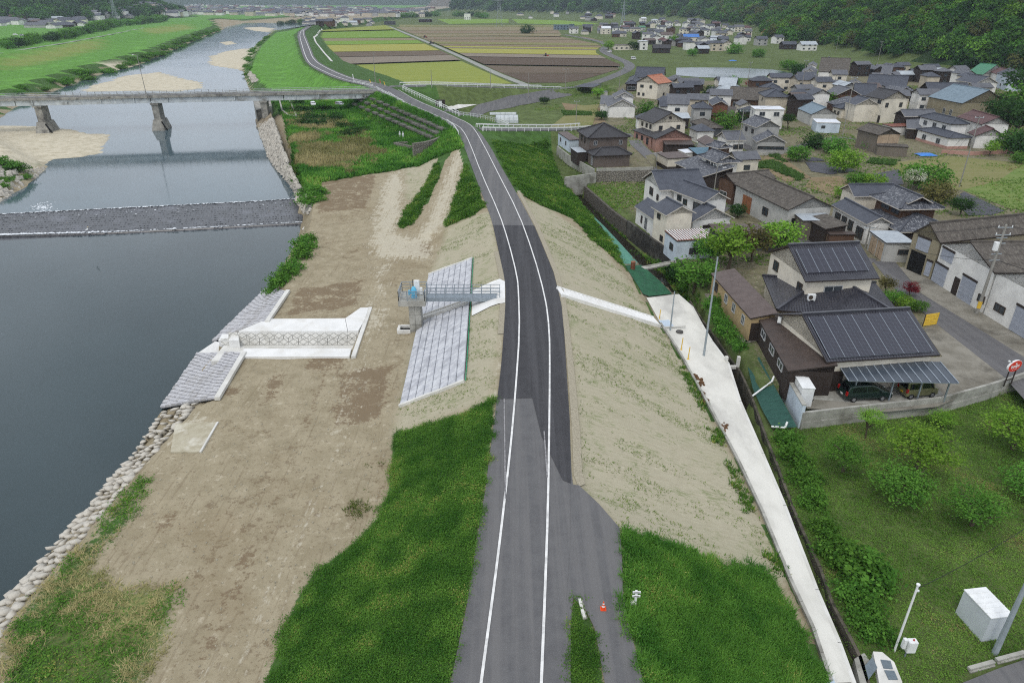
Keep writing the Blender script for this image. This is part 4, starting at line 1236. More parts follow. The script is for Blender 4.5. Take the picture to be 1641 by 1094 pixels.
R = dict(
    slate=roof_mat('dark_grey_tile', srgb(72, 76, 86), srgb(60, 64, 74)),
    blue=roof_mat('blue_grey_tile', srgb(78, 82, 92), srgb(66, 70, 80)),
    pale=roof_mat('pale_grey_tile', srgb(100, 102, 108), srgb(84, 86, 93)),
    old=roof_mat('lichened_tile', srgb(76, 79, 87), srgb(62, 65, 74), lichen=srgb(156, 158, 162)),
    black=roof_mat('charcoal_shingle', srgb(58, 57, 60), srgb(50, 49, 52), .9, .25, .25),
    gloss=roof_mat('glazed_black_tile', srgb(62, 62, 70), srgb(50, 50, 58), .3, .3, .9, rough=.3, spec=.6),
    asb=roof_mat('weathered_cement_sheet', srgb(98, 93, 88), srgb(78, 74, 70), .3, 1.8, .35, rough=.95, lichen=srgb(120, 116, 108), spec=.1),
    brownm=roof_mat('brown_metal_sheet', srgb(96, 84, 80), srgb(84, 72, 68), .5, 0, .5, metal=True),
    dbrown=roof_mat('dark_brown_sheet', srgb(74, 62, 56), srgb(62, 52, 47), .45, 0, .5, metal=True),
    red=roof_mat('red_brown_tile', srgb(98, 68, 66), srgb(82, 56, 56)),
    terra=roof_mat('terracotta_tile', srgb(182, 120, 92), srgb(166, 106, 80)),
    white=roof_mat('white_sheet', srgb(214, 218, 224), srgb(200, 204, 212), .6, 0, .3, metal=True),
    tin=roof_mat('pale_tin', srgb(172, 180, 186), srgb(156, 164, 172), .3, 0, .4, metal=True),
    bluetin=roof_mat('blue_grey_tin', srgb(118, 136, 148), srgb(102, 120, 132), .3, 0, .4, metal=True),
    teal=roof_mat('teal_sheet', srgb(76, 112, 130), srgb(66, 100, 118), .4, 0, .4, metal=True),
    sky=roof_mat('bright_blue_sheet', srgb(70, 120, 190), srgb(60, 108, 176), .5, 0, .4, metal=True),
    green=roof_mat('green_sheet', srgb(70, 128, 98), srgb(60, 114, 88), .5, 0, .4, metal=True),
    rust=roof_mat('rusty_sheet', srgb(124, 70, 52), srgb(100, 56, 44), .4, 0, .4, metal=True),
)
def wallmat(n, c, **k):
    return mat('wall_' + n, c, tuple(v * .88 for v in c[:3]) + (1,), .7, .9, .1, 14, c3=tuple(v * .72 for v in c[:3]) + (1,), scale3=.3, **k)
W = dict(white=wallmat('white_plaster', srgb(230, 229, 225)), cream=wallmat('cream_plaster', srgb(220, 213, 198)), beige=wallmat('beige_siding', srgb(196, 186, 168)),
         grey=wallmat('grey_siding', srgb(168, 168, 166)), brown=wallmat('brown_siding', srgb(104, 94, 88)), dark=wallmat('charred_timber', srgb(58, 50, 46)),
         wood=wallmat('brown_timber', srgb(92, 70, 56), stretch=(4, 4, .5)), rust=wallmat('rusted_sheet', srgb(116, 80, 62), stretch=(5, 5, .4)),
         ochre=wallmat('ochre_plaster', srgb(172, 150, 112)), pink=wallmat('pink_tile', srgb(178, 140, 128)), blue=wallmat('pale_blue_sheet', srgb(196, 208, 220)),
         slate=wallmat('slate_blue_sheet', srgb(110, 126, 140)), olive=wallmat('khaki_siding', srgb(146, 138, 116)), shed=wallmat('weathered_boards', srgb(116, 108, 98), stretch=(5, 5, .4)),
         lt=wallmat('pale_grey_block', srgb(186, 186, 182)), dgrey=wallmat('grey_boards', srgb(84, 86, 90), stretch=(5, 5, .4)))
M_GLASS = mat('window_glass', srgb(46, 52, 58), srgb(60, 66, 72), .6, .08, spec=.7)
M_FRAME = mat('window_frame_bronze', srgb(74, 64, 56), None, 3, .5)
M_FRAMEW = mat('window_frame_silver', srgb(186, 188, 190), None, 3, .5)
M_SHUT = mat('roller_shutter', srgb(164, 170, 182), srgb(150, 156, 168), .6, .5, .6, 12, spec=.4, stretch=(.1, .1, 4))
M_DOORB = mat('brown_timber_door', srgb(150, 98, 64), srgb(130, 82, 54), 1.5, .7, stretch=(5, 5, .4))
M_DOORT = mat('tan_panel_door', srgb(176, 156, 132), srgb(160, 140, 118), 1.0, .7)
M_TRIM = mat('dark_trim', srgb(54, 46, 42), None, 2, .7)
M_GUT = mat('pale_barge_board', srgb(198, 192, 182), None, 2, .8)
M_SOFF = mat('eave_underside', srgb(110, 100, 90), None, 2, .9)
class Blk:
    def __init__(s, A, B, C, h, z0):
        s.z0, s.zE = z0, z0 + h
        a, b, c = [np.array(G(x, y, s.zE)[:2]) for x, y in (A, B, C)]
        s.L = np.linalg.norm(a - b)
        s.u = (a - b) / s.L
        v = np.array([-s.u[1], s.u[0]])
        w = (c - b) @ v
        if w < 0: v, w = -v, -w
        s.v, s.W, s.b = v, w, b
    def pt(s, u, v, z):
        p = s.b + s.u * u + s.v * v
        return (p[0], p[1], z)
def slab(mb, pts, t, mi=0, eave=None):
    P3 = [Vector(p) for p in pts]
    e = (P3[1] - P3[0]).normalized()
    n = (P3[1] - P3[0]).cross(P3[-1] - P3[0]).normalized()
    if n.z < 0:
        P3 = [P3[1], P3[0]] + P3[2:][::-1]
        e = (P3[1] - P3[0]).normalized()
        n = (P3[1] - P3[0]).cross(P3[-1] - P3[0]).normalized()
    s = n.cross(e)
    uv = [((p - P3[0]).dot(e), (p - P3[0]).dot(s)) for p in P3]
    k = len(P3)
    lo = [p - Vector((0, 0, t)) for p in P3]
    mb.add(P3, [tuple(range(k))], mi, [uv])
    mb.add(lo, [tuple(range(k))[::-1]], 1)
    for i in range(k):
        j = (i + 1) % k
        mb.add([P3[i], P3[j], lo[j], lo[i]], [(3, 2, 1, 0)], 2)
FACES = ('ab', 'bc', 'cd', 'ad')
def face_frame(b, face, oh):
    L, Wd = b.L - 2 * oh, b.W - 2 * oh
    if face == 'ab': return b.b + b.u * (b.L - oh) + b.v * oh, -b.u, L, -b.v
    if face == 'bc': return b.b + b.u * oh + b.v * oh, b.v, Wd, -b.u
    if face == 'cd': return b.b + b.u * oh + b.v * (b.W - oh), b.u, L, b.v
    return b.b + b.u * (b.L - oh) + b.v * (b.W - oh), -b.v, Wd, b.u
def opening(root, b, oh, face, s, z, w, h, kind='window'):
    p0, d, L, n = face_frame(b, face, oh)
    c = p0 + d * (s * L)
    ang = math.atan2(d[1], d[0])
    zc = b.z0 + z
    c2 = (c[0] + n[0] * .03, c[1] + n[1] * .03, zc)
    if kind in ('window', 'windoww'):
        fm = M_FRAME if kind == 'window' else M_FRAMEW
        mb = MB()
        t = .07
        for dx, dz, sx, sz in ((0, h / 2, w, t), (0, -h / 2, w + .1, t), (-w / 2, 0, t, h), (w / 2, 0, t, h), (0, 0, t * .7, h)):
            mb.box((c2[0] + d[0] * dx, c2[1] + d[1] * dx, zc + dz), (sx, .16, sz), ang)
        o = mb.build('window', fm, root)
        g = MB().box((c2[0], c2[1], zc), (w - .04, .07, h - .04), ang)
        g.build('pane', M_GLASS, None)
        return o, g
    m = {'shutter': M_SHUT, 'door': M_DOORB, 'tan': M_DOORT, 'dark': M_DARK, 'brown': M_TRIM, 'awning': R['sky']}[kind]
    nm = {'shutter': 'roller_shutter', 'door': 'door', 'tan': 'door', 'dark': 'doorway', 'brown': 'door', 'awning': 'awning'}[kind]
    mb = MB().box((c2[0], c2[1], zc), (w, .12, h), ang)
    if kind in ('door', 'tan'):
        mb.box((c2[0] + n[0] * .05, c2[1] + n[1] * .05, zc), (.05, .05, h), ang, 1)
    if kind == 'shutter':
        mb.box((c2[0] + n[0] * .05, c2[1] + n[1] * .05, zc + h / 2), (w + .2, .12, .25), ang, 1)
    return mb.build(nm, [m, M_TRIM], root), None
def pane_child(win, g):
    r = win.parent
    o = Vector(r['_o'])
    me = bpy.data.meshes.new('pane')
    me.from_pydata([(x - o.x, y - o.y, z - o.z) for x, y, z in g.v], [], g.f)
    me.materials.append(M_GLASS)
    ob = bpy.data.objects.new('pane', me)
    COL.objects.link(ob)
    ob.parent = win
def add_block(root, A, B, C, h, roof, rm, wm, z0=-5.0, rise=None, oh=.45, wins=(), ridge=True, t=.16, base=None, nowall=False):
    b = Blk(A, B, C, h, z0)
    L, Wd, zE = b.L, b.W, b.zE
    rmat, wmt = R[rm], W[wm]
    mb = MB()
    pt = b.pt
    ridges = []
    gables = []
    if roof in ('gab', 'gbc'):
        rise = rise if rise is not None else (.22 if rm in ('asb',) else .25) * (Wd if roof == 'gab' else L)
        if roof == 'gab':
            slab(mb, [pt(0, 0, zE), pt(L, 0, zE), pt(L, Wd / 2, zE + rise), pt(0, Wd / 2, zE + rise)], t)
            slab(mb, [pt(L, Wd, zE), pt(0, Wd, zE), pt(0, Wd / 2, zE + rise), pt(L, Wd / 2, zE + rise)], t)
            ridges.append((pt(0, Wd / 2, zE + rise), pt(L, Wd / 2, zE + rise)))
            k = rise * (1 - 2 * oh / Wd)
            gables = [[pt(oh, oh, zE), pt(oh, Wd - oh, zE), pt(oh, Wd / 2, zE + k)], [pt(L - oh, Wd - oh, zE), pt(L - oh, oh, zE), pt(L - oh, Wd / 2, zE + k)]]
        else:
            slab(mb, [pt(0, Wd, zE), pt(0, 0, zE), pt(L / 2, 0, zE + rise), pt(L / 2, Wd, zE + rise)], t)
            slab(mb, [pt(L, 0, zE), pt(L, Wd, zE), pt(L / 2, Wd, zE + rise), pt(L / 2, 0, zE + rise)], t)
            ridges.append((pt(L / 2, 0, zE + rise), pt(L / 2, Wd, zE + rise)))
            k = rise * (1 - 2 * oh / L)
            gables = [[pt(L - oh, oh, zE), pt(oh, oh, zE), pt(L / 2, oh, zE + k)], [pt(oh, Wd - oh, zE), pt(L - oh, Wd - oh, zE), pt(L / 2, Wd - oh, zE + k)]]
    elif roof in ('hip', 'iri', 'iri_bc', 'hip_bc'):
        along_u = (L >= Wd) if roof == 'hip' else (roof == 'iri')
        S = Wd if along_u else L
        T_ = L if along_u else Wd
        rise = rise if rise is not None else .24 * S
        f = (lambda p, q, z: pt(p, q, z)) if along_u else (lambda p, q, z: pt(q, p, z))
        if roof in ('hip', 'hip_bc'):
            e = min(S / 2, T_ / 2 - .01)
            slab(mb, [f(0, 0, zE), f(T_, 0, zE), f(T_ - e, S / 2, zE + rise), f(e, S / 2, zE + rise)], t)
            slab(mb, [f(T_, S, zE), f(0, S, zE), f(e, S / 2, zE + rise), f(T_ - e, S / 2, zE + rise)], t)
            slab(mb, [f(0, S, zE), f(0, 0, zE), f(e, S / 2, zE + rise)], t)
            slab(mb, [f(T_, 0, zE), f(T_, S, zE), f(T_ - e, S / 2, zE + rise)], t)
            ridges = [(f(e, S / 2, zE + rise), f(T_ - e, S / 2, zE + rise))] + [(f(x0, y0, zE + .05), f(x1, S / 2, zE + rise)) for x0, y0, x1 in ((0, 0, e), (0, S, e), (T_, 0, T_ - e), (T_, S, T_ - e))]
        else:
            e = S * .22; zm = zE + rise * .44
            slab(mb, [f(0, 0, zE), f(T_, 0, zE), f(T_ - e, e, zm), f(e, e, zm)], t)
            slab(mb, [f(T_, S, zE), f(0, S, zE), f(e, S - e, zm), f(T_ - e, S - e, zm)], t)
            slab(mb, [f(0, S, zE), f(0, 0, zE), f(e, e, zm), f(e, S - e, zm)], t)
            slab(mb, [f(T_, 0, zE), f(T_, S, zE), f(T_ - e, S - e, zm), f(T_ - e, e, zm)], t)
            o2 = e * .45
            zl = zm - .02
            slab(mb, [f(o2, e, zl), f(T_ - o2, e, zl), f(T_ - o2, S / 2, zE + rise), f(o2, S / 2, zE + rise)], t)
            slab(mb, [f(T_ - o2, S - e, zl), f(o2, S - e, zl), f(o2, S / 2, zE + rise), f(T_ - o2, S / 2, zE + rise)], t)
            ridges = [(f(o2, S / 2, zE + rise), f(T_ - o2, S / 2, zE + rise))] + [(f(x0, y0, zE + .05), f(x1, y1, zm)) for x0, y0, x1, y1 in ((0, 0, e, e), (0, S, e, S - e), (T_, 0, T_ - e, e), (T_, S, T_ - e, S - e))]
            gables = [[f(e + .05, e + .3, zm - .1), f(e + .05, S - e - .3, zm - .1), f(e + .05, S / 2, zE + rise - .3)], [f(T_ - e - .05, S - e - .3, zm - .1), f(T_ - e - .05, e + .3, zm - .1), f(T_ - e - .05, S / 2, zE + rise - .3)]]
    elif roof == 'shed':            # low along AB, rising to the far side
        rise = rise if rise is not None else .12 * Wd
        slab(mb, [pt(0, 0, zE), pt(L, 0, zE), pt(L, Wd, zE + rise), pt(0, Wd, zE + rise)], t)
        gables = [[pt(oh, oh, zE), pt(oh, Wd - oh, zE), pt(oh, Wd - oh, zE + rise * .95)], [pt(L - oh, Wd - oh, zE), pt(L - oh, oh, zE), pt(L - oh, Wd - oh, zE + rise * .95)]]
    elif roof == 'shed_bc':         # low along BC
        rise = rise if rise is not None else .12 * L
        slab(mb, [pt(0, Wd, zE), pt(0, 0, zE), pt(L, 0, zE + rise), pt(L, Wd, zE + rise)], t)
        gables = [[pt(oh, oh, zE), pt(L - oh, oh, zE + rise * .95), pt(L - oh, oh, zE)], [pt(oh, Wd - oh, zE), pt(L - oh, Wd - oh, zE), pt(L - oh, Wd - oh, zE + rise * .95)]]
    else:                           # flat
        slab(mb, [pt(0, 0, zE + .05), pt(L, 0, zE + .05), pt(L, Wd, zE + .12), pt(0, Wd, zE + .12)], t)
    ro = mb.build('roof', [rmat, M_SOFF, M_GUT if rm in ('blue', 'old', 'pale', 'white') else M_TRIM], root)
    if ridge and ridges and rm not in ('white',):
        for a, c in ridges:
            d = (Vector(c) - Vector(a))
            if d.length < .3: continue
            r1 = MB().bar(Vector(a) + Vector((0, 0, .06)), Vector(c) + Vector((0, 0, .06)), .3, .24)
            o = r1.build('ridge_cap', rmat, root)
            o.parent = ro
    if not nowall:
        wb = MB()
        lo = [pt(oh, oh, 0), pt(L - oh, oh, 0), pt(L - oh, Wd - oh, 0), pt(oh, Wd - oh, 0)]
        wb.prism([(p[0], p[1]) for p in lo], z0 - .6, zE - .03)
        for g in gables:
            n = len(g)
            wb.add(g, [tuple(range(n)), tuple(range(n))[::-1]])
        wb.build('wall', wmt, root)
        if base:
            bb = MB()
            k = oh - .05
            q = [pt(k, k, 0), pt(L - k, k, 0), pt(L - k, Wd - k, 0), pt(k, Wd - k, 0)]
            bb.prism([(p[0], p[1]) for p in q], z0 - .5, z0 + base[1])
            bb.build('wall_base', W[base[0]], root)
    for w in wins:
        o, g = opening(root, b, oh, *w)
        if g is not None:
            for ob in [x for x in COL.objects if x.name.startswith('pane') and x.parent is None]:
                bpy.data.objects.remove(ob)
            pane_child(o, g)
    return b
TAKEN = []
def house(name, label, cat, blocks, group=None):
    for q in blocks:
        bb = Blk(q['A'], q['B'], q['C'], q['h'], q.get('z0', -5.0)); cc = bb.pt(bb.L / 2, bb.W / 2, 0)
        TAKEN.append((cc[0], cc[1], max(bb.L, bb.W) / 2))
    f = blocks[0]
    z0 = f.get('z0', -5.0)
    b = Blk(f['A'], f['B'], f['C'], f['h'], z0)
    c = b.pt(b.L / 2, b.W / 2, z0)
    root = thing(name, label, cat, c, group)
    for k in blocks:
        k = dict(k)
        A, B, C, h, roof, rm, wm = [k.pop(x) for x in ('A', 'B', 'C', 'h', 'roof', 'rm', 'wm')]
        add_block(root, A, B, C, h, roof, rm, wm, **k)
    return root
def k_(A, B, C, h, roof, rm, wm, **kw):
    return dict(A=A, B=B, C=C, h=h, roof=roof, rm=rm, wm=wm, **kw)
def auto(b_face_list):
    return b_face_list
def two(f, zs=(1.5, 4.2), ss=(.25, .7), w=1.3, h=1.1, kind='window'):
    return [(f, s, z, w, h, kind) for z in zs for s in ss]
def one(f, ss=(.3, .7), z=1.4, w=1.3, h=1.1, kind='window'):
    return [(f, s, z, w, h, kind) for s in ss]
solar = house('farmhouse', 'large cream house with black tiled roofs carrying two solar arrays', 'house', [
    k_((1226, 403), (1291, 451), (1409, 445), 6.0, 'gbc', 'gloss', 'cream', oh=.55, wins=[('bc', .42, 4.5, 2.2, 1.1, 'windoww'), ('ab', .2, 4.9, 1.2, 1.2, 'window'), ('ab', .86, 4.4, 1.1, 1.3, 'window')]),
    k_((1222, 442), (1245, 497), (1432, 489), 3.1, 'hip', 'gloss', 'cream', rise=2.0, oh=.6),
    k_((1237, 503), (1325, 580), (1508, 569), 3.7, 'gbc', 'gloss', 'cream', oh=.5, rise=2.5, wins=[('bc', .1, 1.2, 1.6, 2.2, 'brown')]),
    k_((1139, 437.5), (1202.6, 510), (1240, 503), 3.0, 'shed', 'brownm', 'ochre', rise=.6, oh=.2, wins=[('ab', .15, 1.9, .9, 1.1, 'window'), ('ab', .42, 1.9, .9, 1.1, 'windoww'), ('ab', .62, 1.9, .9, 1.1, 'windoww'), ('ab', .85, 1.8, .8, 1.1, 'windoww'), ('bc', .5, 1.2, 2.5, 2.2, 'brown')]),
    k_((1215, 510), (1263, 594.5), (1326, 578), 2.7, 'shed', 'dbrown', 'dark', rise=.9, oh=.15, wins=[('ab', .2, 1.9, 1.6, .8, 'windoww'), ('ab', .5, 1.9, 1.6, .8, 'windoww'), ('ab', .78, 1.9, 1.6, .8, 'windoww'), ('bc', .6, 1.1, 1.8, 2.0, 'brown')]),
])
M_PV = bpy.data.materials.new('solar_cells')
t = NT(M_PV)
uvn = t.new('ShaderNodeTexCoord').outputs['UV']
sx = t.new('ShaderNodeSeparateXYZ'); t.link(uvn, sx.inputs[0])
g1 = t.ramp(t.math('FRACT', t.math('MULTIPLY', sx.outputs[1], 6)), .9, .98)
g2 = t.ramp(t.math('FRACT', t.math('MULTIPLY', sx.outputs[0], 2)), .94, .99)
t.link(t.mix(t.math('MULTIPLY', t.math('MAXIMUM', g1, g2), .35), srgb(38, 38, 50), srgb(136, 144, 160)), t.b.inputs['Base Color'])
t.b.inputs['Roughness'].default_value = .18
t.b.inputs['Specular IOR Level'].default_value = .6
M_PVF = mat('solar_frame', srgb(150, 160, 170), None, 3, .4, spec=.5)
M_PVK = mat('solar_frame_black', srgb(30, 30, 36), None, 3, .4, spec=.5)
def solar_array(b, rise, nu, nv, u0, u1, v0, v1, root, fm, gap, tail):
    L, Wd, zE = b.L, b.W, b.zE
    ex = lambda s, q: Vector(b.pt(L / 2 * s, Wd * q, zE + rise * s))
    n = (ex(0, 1) - ex(0, 0)).cross(ex(1, 0) - ex(0, 0)).normalized()
    if n.z < 0: n = -n
    for i in range(nu):
        for j in range(nv):
            ua, ub = lerp(u0, u1, (i + gap) / nu), lerp(u0, u1, (i + 1 - gap) / nu)
            va, vb = lerp(v0, v1, (j + gap * .6) / nv), lerp(v0, v1, (j + 1 - gap * .6) / nv)
            q = [ex(va, ua) + n * .1, ex(va, ub) + n * .1, ex(vb, ub) + n * .1, ex(vb, ua) + n * .1]
            lo = [p - n * .06 for p in q]
            mb = MB()
            fs = [(0, 1, 2, 3)]
            if (q[1] - q[0]).cross(q[3] - q[0]).z < 0: fs = [(3, 2, 1, 0)]
            mb.add(q, fs, 0, [[(0, 0), (1, 0), (1, 1), (0, 1)] if fs[0][0] == 0 else [(0, 1), (1, 1), (1, 0), (0, 0)]])
            for k in range(4):
                m_ = (k + 1) % 4
                mb.add([q[k], q[m_], lo[m_], lo[k]], [(0, 1, 2, 3)], 1)
            mb.build('solar_panel', [M_PV, fm], root)
    for i in range(0, nu + 1, 2 if nu > 8 else 1):
        ua = lerp(u0, u1, i / nu)
        MB().bar(ex(v0, ua) + n * .1, ex(v1, ua) + n * .1, .035, .03).build('panel_rail', M_PVF, root)
sb1 = Blk((1226, 403), (1291, 451), (1409, 445), 6.0, -5.0)
solar_array(sb1, .25 * sb1.L, 5, 4, .07, .9, .2, .86, solar, M_PVK, .012, 0)
sb2 = Blk((1237, 503), (1325, 580), (1508, 569), 3.7, -5.0)
solar_array(sb2, 2.5, 14, 5, .04, .95, .06, .92, solar, M_PVF, .016, 0)
def aircon(px, py, z, label, rz=0.0):
    p = G(px, py, z)
    root = thing('air_conditioner_unit', label, 'air conditioner', p)
    MB().box((p[0], p[1], p[2] + .42), (.85, .35, .66), rz).build('casing', M_WHITE, root)
    f = MB().tube((p[0] - .15, p[1] - .17, p[2] + .42), (p[0] - .15, p[1] - .2, p[2] + .42), .26, .26, 14).build('fan_grille', M_FRAME, root)
    for s in (-.3, .3):
        MB().box((p[0] + s * math.cos(rz), p[1] + s * math.sin(rz), p[2] + .04), (.1, .4, .1), rz).build('foot', M_WHITE, root)
    return root
aircon(1299.5, 481, -1.15, 'white air conditioner unit on the black tiles under the upper solar roof')
aircon(1250, 516, -1.75, 'white air conditioner unit high on the cream gable wall beside the brown lean-to', .9)
aircon(1271, 531, -1.95, 'upper of two white air conditioner units paired above the brown lean-to', .9)
aircon(1279, 538, -2.0, 'lower of two white air conditioner units paired above the brown lean-to', .9)
aircon(1131, 322, -1.3, 'white air conditioner unit below the upper roof of the big white house')
aircon(1161, 274, -1.6, 'white air conditioner unit on the lichened roofed house')
cb = Blk((1337, 581), (1360, 610), (1522.6, 601), 2.55, -5.1)
root = thing('carport', 'dark ribbed carport roof with pale battens on steel posts beside the solar house', 'carport', cb.pt(cb.L / 2, cb.W / 2, -5.1))
mb = MB()
slab(mb, [cb.pt(0, cb.W, cb.zE), cb.pt(0, 0, cb.zE), cb.pt(cb.L, 0, cb.zE + .35), cb.pt(cb.L, cb.W, cb.zE + .35)], .07)
M_CPR = mat('dark_polycarbonate', srgb(66, 74, 84), srgb(58, 66, 76), .5, .3, spec=.5)
mb.build('roof', [M_CPR, M_CPR, M_STEEL], root)
for k in range(13):
    q_ = cb.W * k / 12
    MB().bar(Vector(cb.pt(0, q_, cb.zE + .03)), Vector(cb.pt(cb.L, q_, cb.zE + .38)), .07, .06).build('batten', M_PVF, root)
for s in (.1, .44, .7, .95):
    a = cb.pt(.5, cb.W * s, -5.1)
    MB().bar(a, (a[0], a[1], cb.zE), .12).build('post', M_STEEL, root)
    MB().bar((a[0], a[1], cb.zE - .1), cb.pt(cb.L, cb.W * s, cb.zE + .2), .1, .14).build('beam', M_STEEL, root)
b = Blk((1270, 594.5), (1286, 621.5), (1306, 620), 2.1, -5.0)
root = thing('storage_cabinet', 'tall white steel storage cabinet at the corner of the yard wall', 'cabinet', b.pt(b.L / 2, b.W / 2, -5))
mb = MB(); mb.prism([b.pt(.05, .05, 0)[:2], b.pt(b.L - .05, .05, 0)[:2], b.pt(b.L - .05, b.W - .05, 0)[:2], b.pt(.05, b.W - .05, 0)[:2]], -5.0, b.zE - .08); mb.build('body', M_WHITE, root)
mb = MB(); mb.prism([b.pt(0, 0, 0)[:2], b.pt(b.L, 0, 0)[:2], b.pt(b.L, b.W, 0)[:2], b.pt(0, b.W, 0)[:2]], b.zE - .08, b.zE); mb.build('lid', M_WHITE, root)
for k in (.33, .66):
    MB().bar(b.pt(b.L * k, .03, -4.9), b.pt(b.L * k, .03, b.zE - .15), .03).build('door_seam', M_FRAMEW, root)
house('farmhouse', 'big white L-shaped two-storey house with blue grey tiled roofs above the creek wall', 'house', [
    k_((1028.5, 285.5), (1056.8, 305), (1137, 303), 5.6, 'gbc', 'blue', 'white', oh=.5, wins=[('ab', .45, 4.2, 1.6, 1.3, 'window'), ('ab', .85, 3.9, .8, 1.0, 'window')]),
    k_((1074, 303.7), (1128.7, 324.5), (1177, 321), 5.6, 'gab', 'blue', 'white', oh=.5, wins=[('ab', .2, 4.6, 1.1, .9, 'window'), ('ab', .4, 4.3, 1.0, .9, 'window'), ('ab', .82, 4.1, 2.4, 1.6, 'window')]),
    k_((1092, 347), (1109, 356), (1181, 350.5), 3.3, 'gab', 'blue', 'white', oh=.5, wins=[('bc', .5, 2.2, 3.2, .5, 'brown')]),
    k_((1043, 331), (1067.5, 345.3), (1116, 341), 5.2, 'gab', 'blue', 'cream', oh=.45, wins=[('ab', .4, 4.2, 1.0, .8, 'window'), ('ab', .75, 1.0, .9, .9, 'window'), ('bc', .15, 1.5, .8, 1.0, 'window')]),
    k_((1016.5, 330.5), (1047, 352), (1060, 345), 2.9, 'shed', 'blue', 'white', oh=.3, rise=1.5, wins=[('ab', .6, 1.2, 1.0, 2.0, 'windoww'), ('ab', .35, 1.4, .5, 1.2, 'window')]),
])
house('shed', 'pale blue white shed with red and white striped flat roof near the creek', 'shed', [
    k_((1064.8, 370), (1085, 386.5), (1144, 380.5), 3.0, 'flat', 'rust', 'blue', oh=.12, wins=[('ab', .6, 1.5, 1.2, 1.0, 'window'), ('bc', .55, 1.3, 2.4, .9, 'window')])])
b = Blk((1064.8, 370), (1085, 386.5), (1144, 380.5), 3.0, -5)
sh = [o for o in COL.objects if o.get('label', '').startswith('pale blue white shed')][0]
for k in range(15):
    q_ = b.W * (k + .5) / 15
    MB().bar(b.pt(.25, q_, b.zE + .1), b.pt(b.L - .25, q_, b.zE + .17), .16, .06).build('white_strip', M_WHITE, sh)
house('workshop', 'long pale workshop with weathered grey roof and brown double door', 'workshop', [
    k_((1175.5, 294.3), (1263, 336.6), (1318, 323.5), 4.2, 'gab', 'asb', 'lt', oh=.4, wins=[('ab', .26, 1.6, 3.0, 2.9, 'door'), ('ab', .62, 2.0, 1.7, 1.3, 'window'), ('bc', .25, 1.3, 2.2, 2.6, 'dark')])])
house('barn', 'old barn with rust brown board gable behind the long pale workshop', 'barn', [
    k_((1150, 284), (1175.5, 293), (1250, 287.5), 4.4, 'gbc', 'asb', 'wood', oh=.3, wins=[('ab', .4, 1.5, 2.0, 1.2, 'windoww')])])
house('lean_to', 'white and rust tin lean-to roof against the end of the long workshop', 'shed', [
    k_((1272, 342), (1287, 354), (1334, 350), 3.3, 'flat', 'tin', 'shed', oh=.2)])
house('shed', 'dark brown board shed with pale sheet roof opposite the white wing', 'shed', [
    k_((1288, 348.5), (1323, 367), (1362, 366.5), 3.2, 'shed', 'asb', 'dark', oh=.25, rise=.5, wins=[('bc', .3, 1.3, 1.2, 2.3, 'tan')]),
    k_((1324, 371), (1330, 376), (1370, 375), 2.6, 'flat', 'dbrown', 'wood', oh=.15)])
house('storehouse', 'low dark grey sheet roofed building among trees beside the workshop', 'storehouse', [
    k_((1247, 359.5), (1265.6, 375), (1160, 388), 2.8, 'flat', 'brownm', 'dgrey', oh=.3)])
house('farmhouse', 'old timber house with lichen-streaked hip and gable roof and white wing', 'house', [
    k_((1393, 313), (1442.4, 336), (1510, 332.5), 5.4, 'iri', 'old', 'wood', oh=.9, wins=[('ab', .4, 4.6, 2.2, .9, 'window'), ('ab', .8, 4.6, 2.0, .9, 'window')]),
    k_((1345, 302), (1369, 315), (1440, 313), 4.6, 'gbc', 'blue', 'cream', oh=.4),
    k_((1380, 338), (1440, 372), (1521, 362), 2.9, 'hip', 'old', 'dark', oh=.5, rise=1.6),
    k_((1332, 328), (1389, 359.5), (1428, 356.5), 3.4, 'gab', 'blue', 'white', oh=.35, wins=[('ab', .18, 2.0, 1.6, 1.1, 'window'), ('ab', .38, 2.0, 1.4, 1.1, 'window'), ('ab', .58, 1.7, 1.3, 1.6, 'window'), ('ab', .85, 1.4, 2.0, 1.8, 'window')]),
])
house('garage', 'low garage with pale tin roof and beige doors between old house and warehouses', 'garage', [
    k_((1393, 370), (1420, 389.5), (1466, 389.5), 3.0, 'flat', 'tin', 'lt', oh=.2, wins=[('ab', .3, 1.35, 1.9, 2.5, 'tan'), ('ab', .72, 1.35, 1.9, 2.5, 'tan'), ('bc', .72, 1.6, 1.6, .7, 'window')])])
for (A, B, C, lab, wm, wins) in (
    ((1462, 372), (1507, 389), (1760, 386), 'khaki gable-fronted warehouse with open dark doorway on the street', 'olive', [('ab', .38, 1.5, 2.6, 3.0, 'dark'), ('ab', .45, 4.3, 2.2, 1.9, 'shutter'), ('ab', .85, 1.4, .9, 2.2, 'shutter')]),
    ((1507.5, 389.2), (1594, 437), (1880, 434), 'middle white warehouse with grey shutters and a brown side door', 'white', [('ab', .12, 1.4, 2.8, 2.7, 'shutter'), ('ab', .16, 4.3, 2.6, 1.6, 'shutter'), ('ab', .46, 1.2, 1.1, 2.3, 'brown'), ('ab', .66, 1.6, 2.8, 3.2, 'shutter'), ('ab', .93, 1.6, 1.2, .9, 'window')]),
    ((1594.5, 437.2), (1700, 492), (1980, 486), 'white warehouse furthest along the street past the transformer pole', 'white', [('ab', .22, 1.7, 1.7, .9, 'window'), ('ab', .6, 1.7, 3.0, 3.2, 'shutter')])):
    house('warehouse', lab, 'warehouse', [k_(A, B, C, 5.4, 'gbc', 'asb', wm, oh=.15, rise=2.0, wins=wins)])
